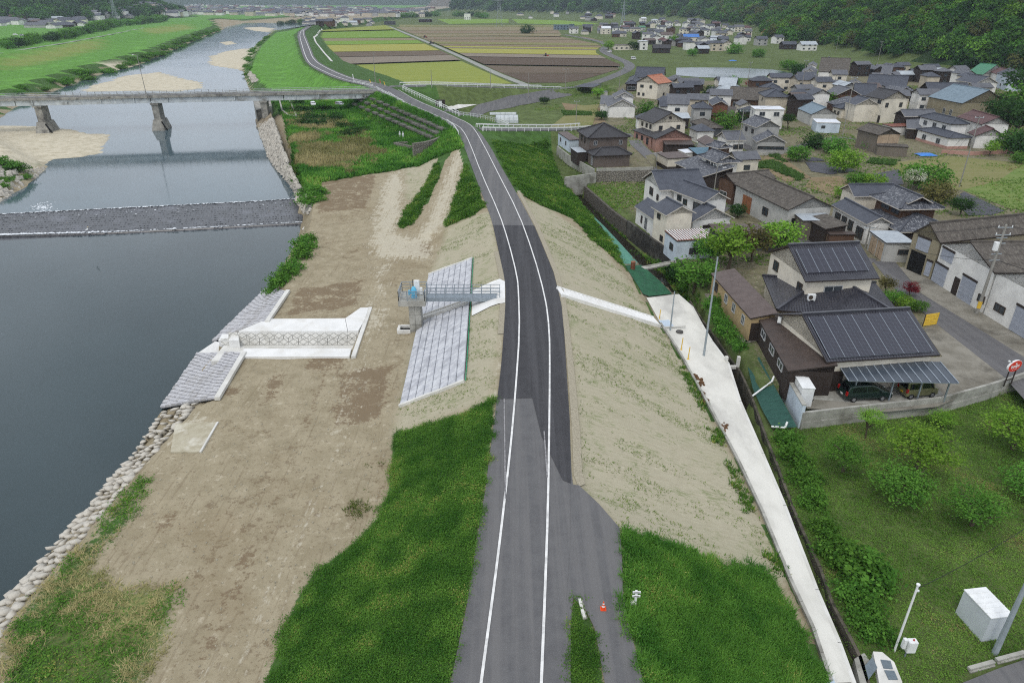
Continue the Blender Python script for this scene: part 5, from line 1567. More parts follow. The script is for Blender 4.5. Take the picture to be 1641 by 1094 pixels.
house('house', 'dark brown two-storey house with charcoal hip roofs above the stone wall', 'house', [
    k_((924.4, 209.4), (942.5, 221.5), (1010.4, 219.5), 5.4, 'hip', 'black', 'brown', z0=-2.5, oh=.45, wins=two('ab', (4.3,), (.3, .6), .9, 1.2) + two('bc', (4.2,), (.16, .82), .7, .9, 'windoww')),
    k_((939.8, 243), (951.2, 250.4), (1015.8, 249), 2.6, 'hip', 'black', 'brown', z0=-2.5, oh=.4, wins=[('ab', .6, 1.2, .8, 1.8, 'windoww')]),
    k_((914, 237), (925, 245), (935, 240), 2.2, 'flat', 'tin', 'dark', z0=-2.5, oh=.1)])
house('annex', 'small white annex with flat brown roof beside the dark brown house', 'annex', [
    k_((893.4, 212), (912.3, 224.8), (929, 224), 2.9, 'flat', 'brownm', 'blue', z0=-2.5, oh=.15, wins=one('ab', (.25, .7), 1.6, .6, .9))])
house('house', 'cream and pink two-storey house with black gable roofs', 'house', [
    k_((1020.5, 188.5), (1046.7, 198), (1106.4, 196.6), 5.4, 'gab', 'black', 'cream', z0=-4.5, oh=.5, wins=two('ab', (4.2,), (.25, .55, .8), 1.1, 1.1) + [('bc', .22, 4.1, 1.0, 1.0, 'window'), ('bc', .78, 4.1, 1.0, 1.0, 'window'), ('bc', .5, 6.6, .7, .7, 'brown')]),
    k_((1043, 218.8), (1050, 222.8), (1112.4, 221.5), 2.9, 'gab', 'black', 'pink', z0=-4.5, oh=.4, rise=2.2),
    k_((1013, 208), (1043, 219.5), (1060, 214), 2.8, 'shed', 'black', 'pink', z0=-4.5, oh=.4, rise=.7, wins=one('ab', (.2, .5, .8), 1.3, 1.1, 1.6))])
house('carport', 'brown roofed carport attached in front of the cream and pink house', 'carport', [
    k_((1061.5, 224.5), (1066, 232), (1111, 230.5), 2.4, 'flat', 'dbrown', 'dark', z0=-4.5, oh=.3)])
house('storehouse', 'white plaster storehouse with stacked grey gables beside vegetable plots', 'storehouse', [
    k_((968, 163), (974, 171.7), (1022, 174), 3.4, 'gab', 'pale', 'white', oh=.4), k_((981, 151), (984, 156.5), (1018, 158), 5.6, 'gab', 'pale', 'white', oh=.4), k_((963, 160), (961, 167.5), (986, 169), 2.6, 'shed_bc', 'pale', 'white', oh=.3)])
house('house', 'cream two-storey house with orange terracotta roof', 'house', [
    k_((1019, 131.4), (1054.7, 134.8), (1066, 130.7), 5.8, 'gbc', 'terra', 'cream', oh=.4, wins=[('ab', .25, 4.4, 1.5, 1.0, 'window'), ('ab', .68, 4.4, 1.1, 1.1, 'window'), ('ab', .12, 1.4, 1.0, 1.1, 'window'), ('ab', .35, 1.4, 1.0, 1.1, 'window'), ('bc', .5, 1.2, 1.0, 2.0, 'brown')])])
house('house', 'single-storey house with grey hip roof adjoining the terracotta roofed house', 'house', [
    k_((1009, 124), (1001.6, 134.5), (1022, 136), 3.0, 'hip', 'slate', 'dark', oh=.5, wins=one('bc', (.5,), 1.3, 3.5, 1.4, 'windoww')), k_((1022, 119), (1016, 124), (1064, 124), 3.8, 'gbc', 'slate', 'white', oh=.5)])
house('shed', 'open timber shed with grey roof at the edge of the pond field', 'shed', [k_((1093, 128.5), (1091, 134.5), (1128.5, 136), 2.8, 'shed_bc', 'slate', 'dark', oh=.4, rise=.8)])
house('shed', 'long low shed with ribbed grey roof and grey boards behind the cream house', 'shed', [k_((1068, 153.6), (1064.7, 161.7), (1113, 163.7), 2.8, 'shed_bc', 'pale', 'dgrey', oh=.4, rise=.8)])
house('farmhouse', 'farmhouse under a steep pale blue metal roof', 'house', [
    k_((1150, 140), (1141, 147), (1184, 148), 3.4, 'iri_bc', 'tin', 'dark', oh=.6, rise=4.6), k_((1136, 142.5), (1131, 148), (1158, 151), 2.7, 'shed_bc', 'slate', 'dark', oh=.4, rise=.9)])
house('house', 'long low timber house with brown grey roof and white window panels', 'house', [
    k_((1171, 151), (1166, 159), (1239, 164), 3.1, 'gbc', 'asb', 'wood', oh=.5, wins=one('bc', (.18, .3), 1.5, 2.2, 1.5, 'windoww'))])
house('house', 'beige two-storey house with grey hip roof behind the long timber house', 'house', [k_((1214.6, 149), (1226, 155.5), (1265, 155.6), 5.6, 'hip', 'slate', 'beige', oh=.5, wins=[('ab', .5, 4.2, 1.0, 1.0, 'window')])])
house('house', 'low house with dark grey hip roof near the pond bank', 'house', [k_((1215, 139), (1222, 145), (1256, 144), 3.2, 'hip', 'slate', 'dark', oh=.5)])
house('farmhouse', 'tall house with rusted brown sheet gable and white upper plaster', 'house', [
    k_((1134.6, 161), (1141, 169), (1168, 168.5), 5.4, 'gab', 'blue', 'rust', oh=.4), k_((1118, 175.5), (1112.4, 183), (1176, 187), 2.8, 'shed_bc', 'dbrown', 'rust', oh=.3, rise=1.4)])
house('shed', 'open shed with brown grey hip roof below the rusted gable house', 'shed', [k_((1106.4, 195.5), (1130, 206), (1146, 199.5), 2.6, 'hip', 'asb', 'dgrey', oh=.4)])
house('house', 'white two-storey house with flat white roof', 'house', [k_((1202, 170), (1210, 175.5), (1261.6, 177.8), 5.6, 'flat', 'white', 'white', oh=.25, wins=two('bc', (4.3,), (.25, .75), 1.6, 1.2, 'windoww') + [('ab', .5, 4.3, 1.0, 1.2, 'windoww')])])
house('farmhouse', 'grey walled house with lichened gable roof and white single-storey wings', 'house', [
    k_((1187.7, 196), (1212, 204.7), (1249.5, 202.5), 5.2, 'gab', 'old', 'grey', oh=.4, wins=two('ab', (3.9,), (.3, .75), 1.2, 1.1)),
    k_((1204, 220.5), (1212.5, 228), (1260, 227.5), 3.0, 'gab', 'old', 'grey', oh=.4, wins=[('bc', .5, 1.6, 6.5, .7, 'window')]),
    k_((1147, 218), (1164.8, 225.5), (1200, 226), 3.0, 'gbc', 'pale', 'white', oh=.4, wins=one('bc', (.55, .8), 1.3, 1.5, 1.1))])
house('farmhouse', 'old house with lichened hip and gable roof and wide lichened lean-to', 'house', [
    k_((1118, 249), (1149, 262), (1188, 259), 4.8, 'iri', 'old', 'white', oh=.7, wins=two('ab', (3.9,), (.4, .75), 1.6, 1.0)),
    k_((1080, 260.5), (1127, 283), (1150, 268), 2.8, 'shed', 'old', 'dark', oh=.4, rise=1.7)])
house('house', 'smaller lichened hip roofed house behind the teal roofed shed', 'house', [k_((1131, 233), (1152.7, 238.5), (1176, 236.5), 4.4, 'iri', 'old', 'wood', oh=.5)])
house('shed', 'shed with teal blue sheet roof among lichened roofs', 'shed', [k_((1103, 237), (1117, 247.5), (1138, 239), 3.0, 'flat', 'teal', 'dark', oh=.2)])
house('shed', 'small shed with bright white sheet roof beside the teal roof', 'shed', [k_((1086, 240), (1098, 245.5), (1109, 242), 2.6, 'flat', 'white', 'white', oh=.2)])
house('garage', 'white garage with brown flat roof and dark base', 'garage', [k_((1052, 245), (1070, 254.4), (1100, 249.5), 2.8, 'flat', 'brownm', 'cream', oh=.2, base=('dark', .9))])
house('shed', 'blue grey tin roofed shed with stone pattern gable', 'shed', [k_((1278, 174), (1300, 183.5), (1336, 181), 3.4, 'gab', 'bluetin', 'lt', oh=.2), ])
house('shed', 'white box shed with a single small window by the street', 'shed', [k_((1302, 190.5), (1309, 196.5), (1347.5, 197.5), 2.9, 'flat', 'white', 'blue', oh=.1, wins=[('bc', .3, 1.7, 1.0, .7, 'window')])])
house('house', 'tall beige house with dark gable roof and small square windows', 'house', [k_((1385, 153.5), (1416, 159.5), (1462, 159), 7.2, 'gab', 'black', 'cream', oh=.45, wins=[('ab', .3, 4.6, .7, .9, 'window'), ('ab', .8, 6.2, 1.5, 1.1, 'window'), ('ab', .22, 1.8, .5, 1.0, 'window'), ('ab', .55, 2.6, .8, .5, 'window'), ('bc', .18, 5.4, 1.0, 1.3, 'window'), ('bc', .76, 5.4, 1.0, 1.3, 'window'), ('ab', .96, 1.2, 1.0, 2.1, 'brown')])])
house('house', 'narrow cream house with blue grey gable next to the tall beige house', 'house', [
    k_((1353, 163), (1371, 168.5), (1389, 162.5), 5.2, 'gab', 'blue', 'cream', oh=.35), k_((1333, 170.5), (1349, 175), (1362, 170), 3.0, 'hip', 'slate', 'cream', oh=.35, wins=one('ab', (.3, .7), 1.5, 1.1, .9))])
house('barn', 'weathered grey board barn with rusty white front gable', 'barn', [
    k_((1372, 207), (1409, 216.5), (1449, 216), 4.6, 'gab', 'asb', 'shed', oh=.4, wins=[('bc', .5, 3.4, 6.2, 2.2, 'tan')]), k_((1404, 229), (1406, 233.5), (1454, 232.5), 2.4, 'flat', 'asb', 'shed', oh=.15)])
house('house', 'white two-storey house with grey hip roof and skirt roof above a brick terrace', 'house', [
    k_((1471.5, 186.5), (1525, 199.5), (1557, 199.5), 5.4, 'hip', 'slate', 'white', oh=.45, wins=two('ab', (4.1,), (.2, .5, .8), 1.5, 1.2, 'windoww')),
    k_((1468, 207), (1521, 221.5), (1557, 220.5), 2.9, 'hip', 'slate', 'white', oh=.4, rise=.9, wins=two('ab', (1.4,), (.25, .7), 1.6, 1.3, 'windoww'), base=('pink', .7))])
house('house', 'white house with red brown gable roofs beside the wooded hill', 'house', [
    k_((1533, 187), (1573, 199.5), (1610.5, 197), 5.2, 'gab', 'red', 'white', oh=.45), k_((1550, 212), (1563, 218), (1617, 220.5), 3.2, 'gab', 'red', 'white', oh=.45)])
house('warehouse', 'beige storage hall with wide blue grey metal roof', 'warehouse', [k_((1487, 155), (1542, 166), (1589, 160), 5.0, 'gab', 'bluetin', 'olive', oh=.3, wins=one('ab', (.55, .75), 1.6, 1.2, 1.8, 'windoww'))])
house('house', 'dark timber house with long grey gable roof behind the storage hall', 'house', [k_((1472, 142), (1488, 147.5), (1547, 146), 4.8, 'gbc', 'slate', 'dark', oh=.5, wins=[('ab', .5, 4.0, 1.2, 1.0, 'windoww')])])
house('house', 'grey roofed white house at the foot of the wooded hill', 'house', [k_((1530, 128.5), (1564, 134), (1590, 132), 4.0, 'gab', 'blue', 'white', oh=.4)])
house('house', 'pale blue grey two-storey house against the hillside trees', 'house', [k_((1597, 117), (1617, 124), (1643, 121), 5.6, 'gab', 'slate', 'blue', oh=.3, wins=[('bc', .3, 4.0, 1.2, 1.3, 'window'), ('ab', .5, 1.6, 1.2, 1.0, 'window')])])
house('house', 'white house with red brown roof just below the forest edge', 'house', [k_((1585, 115), (1600, 119.5), (1612, 114.5), 5.0, 'gab', 'red', 'white', oh=.4)])
house('warehouse', 'hall with bright green metal roof below the forest', 'warehouse', [k_((1548, 117.5), (1575, 120), (1586, 115.5), 4.0, 'gab', 'green', 'lt', oh=.2)])
house('shed', 'dark house with grey hip and gable roof beside the rusty gabled barn', 'house', [k_((1432, 182), (1450, 187), (1502, 186), 4.5, 'gbc', 'pale', 'dark', oh=.4), k_((1450, 191), (1453, 206), (1476, 206), 2.8, 'shed_bc', 'pale', 'dark', oh=.3, rise=1.5)])
house('shed', 'small red rusted sheet roof shed in front of the tall beige house', 'shed', [k_((1413, 199), (1430, 203.5), (1448, 197.5), 2.5, 'flat', 'rust', 'white', oh=.2)])
house('house', 'wide low house with grey gable roof in the middle of the back row', 'house', [k_((1392, 133), (1387, 139), (1453, 139), 3.4, 'gbc', 'slate', 'dark', oh=.4), k_((1404, 122), (1396, 130), (1436, 130), 4.2, 'iri_bc', 'pale', 'cream', oh=.4)])
house('house', 'narrow house with white gable front and grey roof in the back row', 'house', [k_((1356, 132), (1358, 136.5), (1385, 138), 4.0, 'gab', 'pale', 'white', oh=.35)])
house('warehouse', 'large two-tone white and slate blue hall with brown roof by the pond', 'warehouse', [k_((1314, 108), (1311, 114.5), (1360, 117.5), 5.6, 'gbc', 'asb', 'white', oh=.3, base=('slate', 3.2), wins=one('bc', (.25, .42), 1.2, 1.2, 1.6))])
house('storehouse', 'white twin-gabled storehouse at the end of the pond', 'storehouse', [k_((1287, 111), (1284, 116.5), (1309, 117), 4.0, 'gab', 'pale', 'white', oh=.35), k_((1295, 102), (1293, 106), (1309, 106.5), 5.2, 'gab', 'pale', 'white', oh=.35)])
house('shed', 'dark shed with pale flat roof on the grassy bank below the twin-gabled storehouse', 'shed', [k_((1277, 122), (1276, 126.5), (1299, 127.5), 2.8, 'flat', 'pale', 'dark', oh=.3)])
house('house', 'brown walled house with pale grey roof among bushes', 'house', [k_((1322, 147), (1341, 152.5), (1355, 145.5), 4.6, 'gab', 'pale', 'wood', oh=.4)])
house('house', 'low white house with dark grey roof behind the narrow cream house', 'house', [k_((1366, 146), (1367, 152.5), (1403, 152.5), 4.4, 'gbc', 'slate', 'white', oh=.4)])
house('shed', 'small cream shed with pale roof next to the beige hip roofed house', 'shed', [k_((1263, 161), (1271, 165), (1280, 159.5), 3.0, 'gab', 'white', 'beige', oh=.2)])
house('house', 'small white house with pale red roof on the hillside clearing', 'house', [k_((1302, 50.5), (1304, 53), (1330, 53), 3.2, 'hip', 'red', 'cream', oh=.4, z0=-4)])
house('house', 'white gabled house in front of the slate blue hall', 'house', [k_((1318, 95.5), (1320, 99.5), (1340, 100), 3.6, 'gab', 'blue', 'white', oh=.3)])
def far_house(px, py, w, d, h, rm, wm, ang, label, group, z=None, rtype='g', name='house', parts=True):
    p = P(px, py)
    z0 = p[2] if z is None else z
    co, si = math.cos(ang), math.sin(ang)
    f = lambda a, b, c: (p[0] + a * co - b * si, p[1] + a * si + b * co, z0 + c)
    root = thing(name, label, 'house' if name == 'house' else name, (p[0], p[1], z0), group) if parts else None
    wb = MB()
    e = .4
    q = [(-w / 2 + e, -d / 2 + e), (w / 2 - e, -d / 2 + e), (w / 2 - e, d / 2 - e), (-w / 2 + e, d / 2 - e)]
    wb.prism([f(a, b, 0)[:2] for a, b in q], z0 - .5, z0 + h)
    rb = MB()
    rise = .26 * d
    if rtype == 'g':
        slab(rb, [f(-w / 2, -d / 2, h), f(w / 2, -d / 2, h), f(w / 2, 0, h + rise), f(-w / 2, 0, h + rise)], .15)
        slab(rb, [f(w / 2, d / 2, h), f(-w / 2, d / 2, h), f(-w / 2, 0, h + rise), f(w / 2, 0, h + rise)], .15)
        for s in (-1, 1):
            wb.add([f(s * (w / 2 - e), -d / 2 + e, h), f(s * (w / 2 - e), d / 2 - e, h), f(s * (w / 2 - e), 0, h + rise * .88)], [(0, 1, 2), (2, 1, 0)])
    elif rtype == 'h':
        k = d / 2 * .95
        slab(rb, [f(-w / 2, -d / 2, h), f(w / 2, -d / 2, h), f(w / 2 - k, 0, h + rise), f(-w / 2 + k, 0, h + rise)], .15)
        slab(rb, [f(w / 2, d / 2, h), f(-w / 2, d / 2, h), f(-w / 2 + k, 0, h + rise), f(w / 2 - k, 0, h + rise)], .15)
        slab(rb, [f(-w / 2, d / 2, h), f(-w / 2, -d / 2, h), f(-w / 2 + k, 0, h + rise)], .15)
        slab(rb, [f(w / 2, -d / 2, h), f(w / 2, d / 2, h), f(w / 2 - k, 0, h + rise)], .15)
    else:
        slab(rb, [f(-w / 2, -d / 2, h + .05), f(w / 2, -d / 2, h + .05), f(w / 2, d / 2, h + .1), f(-w / 2, d / 2, h + .1)], .15)
    if parts:
        wb.build('wall', W[wm], root)
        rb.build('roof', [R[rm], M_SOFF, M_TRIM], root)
        nwin = max(1, int(w / 4))
        for s in range(nwin):
            for zz in ([1.4] if h < 4.2 else [1.4, 4.0]):
                a = -w / 2 + w * (s + .5) / nwin
                MB().box(f(a, -d / 2 + e - .02, zz), (1.5, .1, 1.1), ang).build('window', M_GLASS, root)
        return root
    me_m = len(wb.f)
    wb.add(rb.v, rb.f)
    wb.m = [0] * me_m + [1 if k == 0 else 2 for k in rb.m]
    wb.uv = [None] * me_m + rb.uv
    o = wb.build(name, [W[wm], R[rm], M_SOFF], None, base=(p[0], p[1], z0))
    return tag(o, label, 'house', group)
rv = random.Random(21)
WN = dict(white='white', cream='cream', dark='dark', beige='beige', grey='grey', wood='brown')
RN = dict(slate='dark grey', blue='blue grey', pale='pale grey', old='lichened grey', red='red brown', sky='bright blue', brownm='brown', tin='pale tin', black='charcoal')
def vil_label(wm, rm, where, size, rt):
    return f'{size} {WN[wm]} house with {RN[rm]} {rt} roof {where}'
mid = [
    (1105, 72, 14, 9, 6.2, 'sky', 'cream', .05, 'cream two-storey house with bright blue roof beyond the pond', 'g'),
    (1029, 80, 7, 9, 6.5, 'white', 'white', .1, 'tall white box house beside the bend of the road', 'f'),
    (998, 80, 16, 8, 3.6, 'brownm', 'cream', .12, 'long low cream building with flat roof at the road bend', 'f'),
    (1059, 85, 13, 9, 3.4, 'black', 'dark', -.1, 'dark timber house with black roof at the field edge beyond the pond', 'g'),
    (1124, 86, 9, 8, 3.4, 'tin', 'dark', .2, 'dark house with pale white roof facing the pond', 'g'),
    (970, 55, 11, 9, 6.0, 'cream' if False else 'white', 'cream', .1, 'cream two-storey house with white roof at the near edge of the far village', 'g'),
    (978, 48, 20, 10, 6.5, 'slate', 'dgrey', .0, 'big dark slate warehouse in the far village', 'f'),
    (899, 48, 20, 9, 6.0, 'teal', 'slate', .02, 'long blue hall at the edge of the paddy fields', 'f'),
    (916, 47, 7, 8, 6.0, 'teal', 'slate', .02, 'narrow blue hall beside the long blue hall', 'f'),
    (1030, 36, 12, 8, 6.0, 'white', 'white', .6, 'bright white house high in the far village', 'g'),
    (1028, 49, 9, 7, 3.5, 'green', 'lt', .1, 'shed with turquoise green roof in the far village', 'g'),
    (1195, 50, 14, 10, 3.6, 'red', 'white', -.1, 'white house with broad red brown roof under the hill', 'h'),
    (1231, 58, 12, 10, 3.6, 'rust', 'ochre', .2, 'ochre house with rust red roof on the terrace beyond the pond', 'g'),
    (1292, 81, 13, 9, 4.2, 'tin', 'white', .1, 'white house with pale roof at the end of the terrace beyond the pond', 'g'),
    (1262, 79, 12, 8, 3.6, 'slate', 'dark', .1, 'dark low house with grey roof on the terrace beyond the pond', 'g'),
    (1218, 73, 10, 8, 5.2, 'blue', 'grey', .1, 'grey house with blue grey roof on the terrace beyond the pond', 'g'),
    (1245, 70, 9, 8, 5.2, 'blue', 'white', .3, 'white house with blue grey roof behind the terrace wall', 'g'),
    (1236, 44, 12, 9, 5.0, 'slate', 'white', .5, 'white gabled house standing high against the forest', 'g'),
    (749, 32, 13, 10, 11, 'tin', 'white', .1, 'tall white house with dark front among the far fields', 'f'),
    (676, 28, 14, 10, 7, 'pale', 'cream', .1, 'cream house alone in front of the far wooded hill', 'g'),
    (682, 36, 24, 14, 5, 'tin', 'dark', .1, 'dark walled farm hall with pale roof at the head of the field road', 'f'),
    (625, 40, 18, 10, 5, 'slate', 'dgrey', .1, 'dark grey hall with slate roof beside the field road end', 'f'),
]
MATS_OK = set(R)
for (px, py, w, d, h, rm, wm, ang, lab, rt) in mid:
    far_house(px, py, w, d, h, rm, wm if wm in W else 'white', ang, lab, None, rtype=rt)
def scatter_houses(poly, n, mind, where, group, parts, sizes, seed):
    r = random.Random(seed)
    pts = []
    xs, ys = [p[0] for p in poly], [p[1] for p in poly]
    tries = 0
    taken = [P(m[0], m[1])[:2] for m in mid]
    while len(pts) < n and tries < 6000:
        tries += 1
        px, py = r.uniform(min(xs), max(xs)), r.uniform(min(ys), max(ys))
        if not inpoly(np.array([px]), np.array([py]), poly)[0]: continue
        q_ = P(px, py)
        if any(math.hypot(q_[0] - a[0], q_[1] - a[1]) < mind for a in pts + taken): continue
        if any(math.hypot(q_[0] - a[0], q_[1] - a[1]) < a[2] + mind * .42 for a in TAKEN): continue
        pts.append(q_[:2])
        wm = r.choices(['white', 'cream', 'dark', 'beige', 'grey', 'wood'], [5, 3, 2, 1.5, 1.5, 1])[0]
        rm = r.choices(['slate', 'blue', 'pale', 'old', 'red', 'brownm', 'tin'], [4, 4, 4, 2, .7, .8, .9])[0]
        w = r.uniform(*sizes[0]); d = r.uniform(*sizes[1]); h = r.choice([3.2, 3.4, 5.4, 5.6]); rt = r.choice('ggh')
        far_house(px, py, w, d, h, rm, wm, r.choice([0, .1, .2, 1.6, 1.7, -.15]) + r.uniform(-.1, .1), vil_label(wm, rm, where, 'two-storey' if h > 4 else 'low', 'hip' if rt == 'h' else 'gable'), group, rtype=rt, parts=parts)
    return len(pts)
VILFAR = [(905, 52), (962, 48), (1020, 36), (1100, 33), (1145, 38), (1180, 50), (1205, 60), (1170, 82), (1125, 82), (1085, 80), (1045, 76), (1020, 66), (975, 62), (930, 58)]
scatter_houses([(1062, 140), (1130, 152), (1205, 150), (1275, 135), (1330, 128), (1400, 112), (1500, 116), (1590, 128), (1600, 150), (1480, 176), (1400, 185), (1330, 185), (1270, 190), (1200, 200), (1120, 205), (1060, 190)], 58, 7.8, 'squeezed between the village houses', 'small houses filling the village', True, ((6, 9.5), (5, 7)), 44)
scatter_houses([(1020, 205), (1110, 205), (1140, 240), (1200, 280), (1120, 262), (1060, 240)], 6, 9, 'beside the village lane', 'small houses along the village lane', True, ((5, 8), (4, 6)), 45)
scatter_houses(VILFAR, 108, 10.5, 'in the far village', 'houses of the far village', True, ((8, 13), (6.5, 9)), 5)
scatter_houses([(830, 24), (900, 20), (990, 25), (985, 34), (900, 34), (835, 30)], 16, 25, 'in the hamlet beyond the fields', 'houses of the hamlet beyond the fields', False, ((10, 18), (8, 12)), 8)
scatter_houses([(484, 34), (600, 33), (600, 42), (540, 43), (484, 41)], 24, 16, 'where the levee road ends', 'houses at the end of the levee road', False, ((10, 16), (8, 11)), 9)
scatter_houses([(0, 33), (60, 31), (130, 32), (140, 44), (90, 46), (0, 42)], 30, 22, 'under the hill across the river', 'houses at the foot of the hill across the river', False, ((14, 30), (9, 14)), 10)
TOWN1 = [(135, 19), (230, 13), (300, 11), (300, 26), (225, 27), (150, 33)]
TOWN2 = [(215, 11), (330, 9), (480, 11), (600, 15), (700, 18), (640, 27), (480, 27), (420, 26), (300, 25)]
scatter_houses(TOWN1, 16, 30, 'at the near side of the distant town', 'houses in the near quarter of the distant town', False, ((13, 28), (10, 16)), 11)
scatter_houses(TOWN2, 14, 60, 'in the distant town', 'houses of the distant town', False, ((20, 38), (14, 20)), 12)
def town_mass():
    r = random.Random(31)
    mb = MB()
    cols = [W['white'], W['cream'], W['grey'], W['beige'], R['slate'], R['blue'], R['pale'], R['red']]
    n = 0
    while n < 520:
        k = r.random()
        poly = TOWN1 if k < .2 else TOWN2
        xs, ys = [p[0] for p in poly], [p[1] for p in poly]
        px, py = r.uniform(min(xs), max(xs)), r.uniform(min(ys), max(ys))
        if not inpoly(np.array([px]), np.array([py]), poly)[0]: continue
        p = P(px, py)
        w, d, h, a = r.uniform(12, 30), r.uniform(10, 16), r.choice([4, 6, 6, 7, 9]), r.uniform(-.3, .3)
        co, si = math.cos(a), math.sin(a)
        f = lambda x, y, z: (p[0] + x * co - y * si, p[1] + x * si + y * co, p[2] + z)
        mb.prism([f(x, y, 0)[:2] for x, y in ((-w / 2, -d / 2), (w / 2, -d / 2), (w / 2, d / 2), (-w / 2, d / 2))], p[2] - 1, p[2] + h, r.choice([0, 0, 0, 1, 2, 3]))
        rm = r.choice([4, 5, 6, 6, 7])
        e = .6
        mb.add([f(-w / 2 - e, -d / 2 - e, h), f(w / 2 + e, -d / 2 - e, h), f(w / 2 + e, 0, h + d * .22), f(-w / 2 - e, 0, h + d * .22), f(w / 2 + e, d / 2 + e, h), f(-w / 2 - e, d / 2 + e, h)], [(0, 1, 2, 3), (3, 2, 4, 5)], rm)
        n += 1
    o = mb.build('town_houses', cols)
    tag(o, 'mass of small distant town houses below the blue hills', 'houses', kind='stuff')
town_mass()
BZ = 2.0
bA, bB = Vector((G(603, 148, BZ)[0], G(603, 148, BZ)[1], 0)), Vector((G(0, 160.5, BZ)[0], G(0, 160.5, BZ)[1], 0))
bd = (bB - bA).normalized()
bn = Vector((-bd.y, bd.x, 0))
if bn.y < 0: bn = -bn
BL = 190.0
bang = math.atan2(bd.y, bd.x)
root = thing('road_bridge', 'long narrow grey girder bridge with low railings crossing the river on concrete piers', 'bridge', tuple(bA + bd * 60 + Vector((0, 0, -5))))
def on_b(s, t, z):
    p = bA + bd * s + bn * t
    return Vector((p.x, p.y, z))
M_GIRD = mat('pale_girder_paint', srgb(190, 196, 198), srgb(172, 178, 182), .8, .6, c3=srgb(128, 128, 124), scale3=.3)
M_BCON = mat('bridge_concrete', srgb(158, 156, 148), srgb(130, 128, 122), .7, .95, .2, 14, c3=srgb(84, 82, 78), scale3=.4)
BW = 6.2
def bbox(name, s0, s1, t0, t1, z0, z1, m, parent=root):
    c = on_b((s0 + s1) / 2, (t0 + t1) / 2, (z0 + z1) / 2)
    return MB().box(c, (s1 - s0, t1 - t0, z1 - z0), bang).build(name, m, parent)
spans = [(0, 30.5), (30.5, 72), (72, 112), (112, 152), (152, 190)]
bbox('deck', -1, BL, 0, BW, BZ - .35, BZ - .02, M_BCON)
bbox('road_surface', -1, BL, .5, BW - .5, BZ - .02, BZ + .03, M_ASPH)
for t in (0, BW - .42):
    bbox('kerb', -1, BL, t, t + .42, BZ - .018, BZ + .38, M_BCON)
for i, (a, b) in enumerate(spans):
    for t in (.45, BW - .85):
        bbox('girder', a + .15, b - .15, t, t + .4, BZ - 2.0, BZ - .352, M_GIRD)
    for k in range(4):
        s = lerp(a, b, (k + .5) / 4)
        bbox('bracket', s - .12, s + .12, .12, .448, BZ - 1.6, BZ - .36, M_GIRD)
for t in (.2, BW - .2):
    for k in range(int(BL / 2.2)):
        s = k * 2.2
        MB().bar(on_b(s, t, BZ + .38), on_b(s, t, BZ + 1.25), .1).build('railing_post', M_BCON, root)
    for h_ in (.75, 1.25):
        MB().bar(on_b(-1, t, BZ + h_), on_b(BL, t, BZ + h_), .09, .1).build('railing_bar', M_GIRD, root)
def pier(s, zfoot, big=True):
    c = on_b(s, BW / 2, 0)
    mb = MB()
    mb.box((c.x, c.y, (BZ - 2.1 + zfoot) / 2), (2.0, BW - 1.2, BZ - 2.05 - zfoot), bang)
    o = mb.build('pier', M_BCON, root)
    mb = MB()
    mb.box((c.x, c.y, BZ - 2.3), (2.5, BW - .2, .5), bang)
    q = mb.build('pier_cap', M_BCON, root); q.parent = o
    if big:
        mb = MB()
        mb.box((c.x, c.y, zfoot + 1.5), (4.6, BW + 3, 4.6), bang, 0, .62)
        q = mb.build('pier_footing', M_BCON, root); q.parent = o
        e = on_b(s - 2.2, BW / 2 - 2.0, zfoot)
        mb = MB()
        for k in range(5):
            a = on_b(s - 1.4 - k * .35, -.6 + .02 * k, zfoot + 3.4 - k * .8)
            b = on_b(s - 1.75 - k * .35, -.6 + .02 * k, zfoot + 2.6 - k * .8)
            mb.bar(a, b, .5, .3)
        q = mb.build('scour_fender', M_DARK, root); q.parent = o
def pier_s(px, py):
    return (G(px, py, W_UP)[0] - bA.x) / bd.x
PS = [pier_s(278, 201), pier_s(90, 209)]
pier((G(443, 176, -4.5)[0] - bA.x) / bd.x, -5.5, False); pier(PS[0], W_UP - .5); pier(PS[1], W_UP - .3); pier(2 * PS[1] - PS[0], W_UP)
bbox('abutment', -3.5, .4, -.6, BW + .6, -4.5, BZ - .36, M_BCON)
def stone_wall_mat(name, c1, c2, joint, sc):
    m = bpy.data.materials.new(name)
    t = NT(m)
    co = t.geo_pos()
    v = t.new('ShaderNodeTexVoronoi'); v.feature = 'DISTANCE_TO_EDGE'
    v.inputs['Scale'].default_value = sc
    t.link(co, v.inputs['Vector'])
    v2 = t.new('ShaderNodeTexVoronoi'); v2.inputs['Scale'].default_value = sc
    t.link(co, v2.inputs['Vector'])
    col = t.mix(t.noise(v2.outputs['Position'], 3, 1), c1, c2)
    col = t.mix(t.ramp(v.outputs['Distance'], .0, .07), joint, col)
    t.link(col, t.b.inputs['Base Color'])
    t.b.inputs['Roughness'].default_value = .95
    t.bump(t.ramp(v.outputs['Distance'], 0, .15), .8, .1)
    return m
M_SW = stone_wall_mat('rubble_wall_stone', srgb(150, 144, 134), srgb(104, 100, 94), srgb(66, 62, 56), 2.2)
M_SWD = stone_wall_mat('dark_rubble_wall_stone', srgb(110, 104, 94), srgb(70, 66, 60), srgb(38, 36, 32), 2.4)
root = thing('bank_wall', 'grey concrete river wall at the bank under the bridge', 'wall', G(425, 178, -5))
q = [G(406, 163, -4), G(432, 158, -3.6), G(436, 173, -4.2), G(412, 186, -5.4)]
MB().prism([(p[0], p[1]) for p in q], -10, [-3.2, -2.8, -3.4, -3.6]).build('wall', M_BCON, root)
q = [G(409, 192, -7.8), G(432, 176, -4.3), G(437, 190, -4.2), G(413, 205, -7.8)]
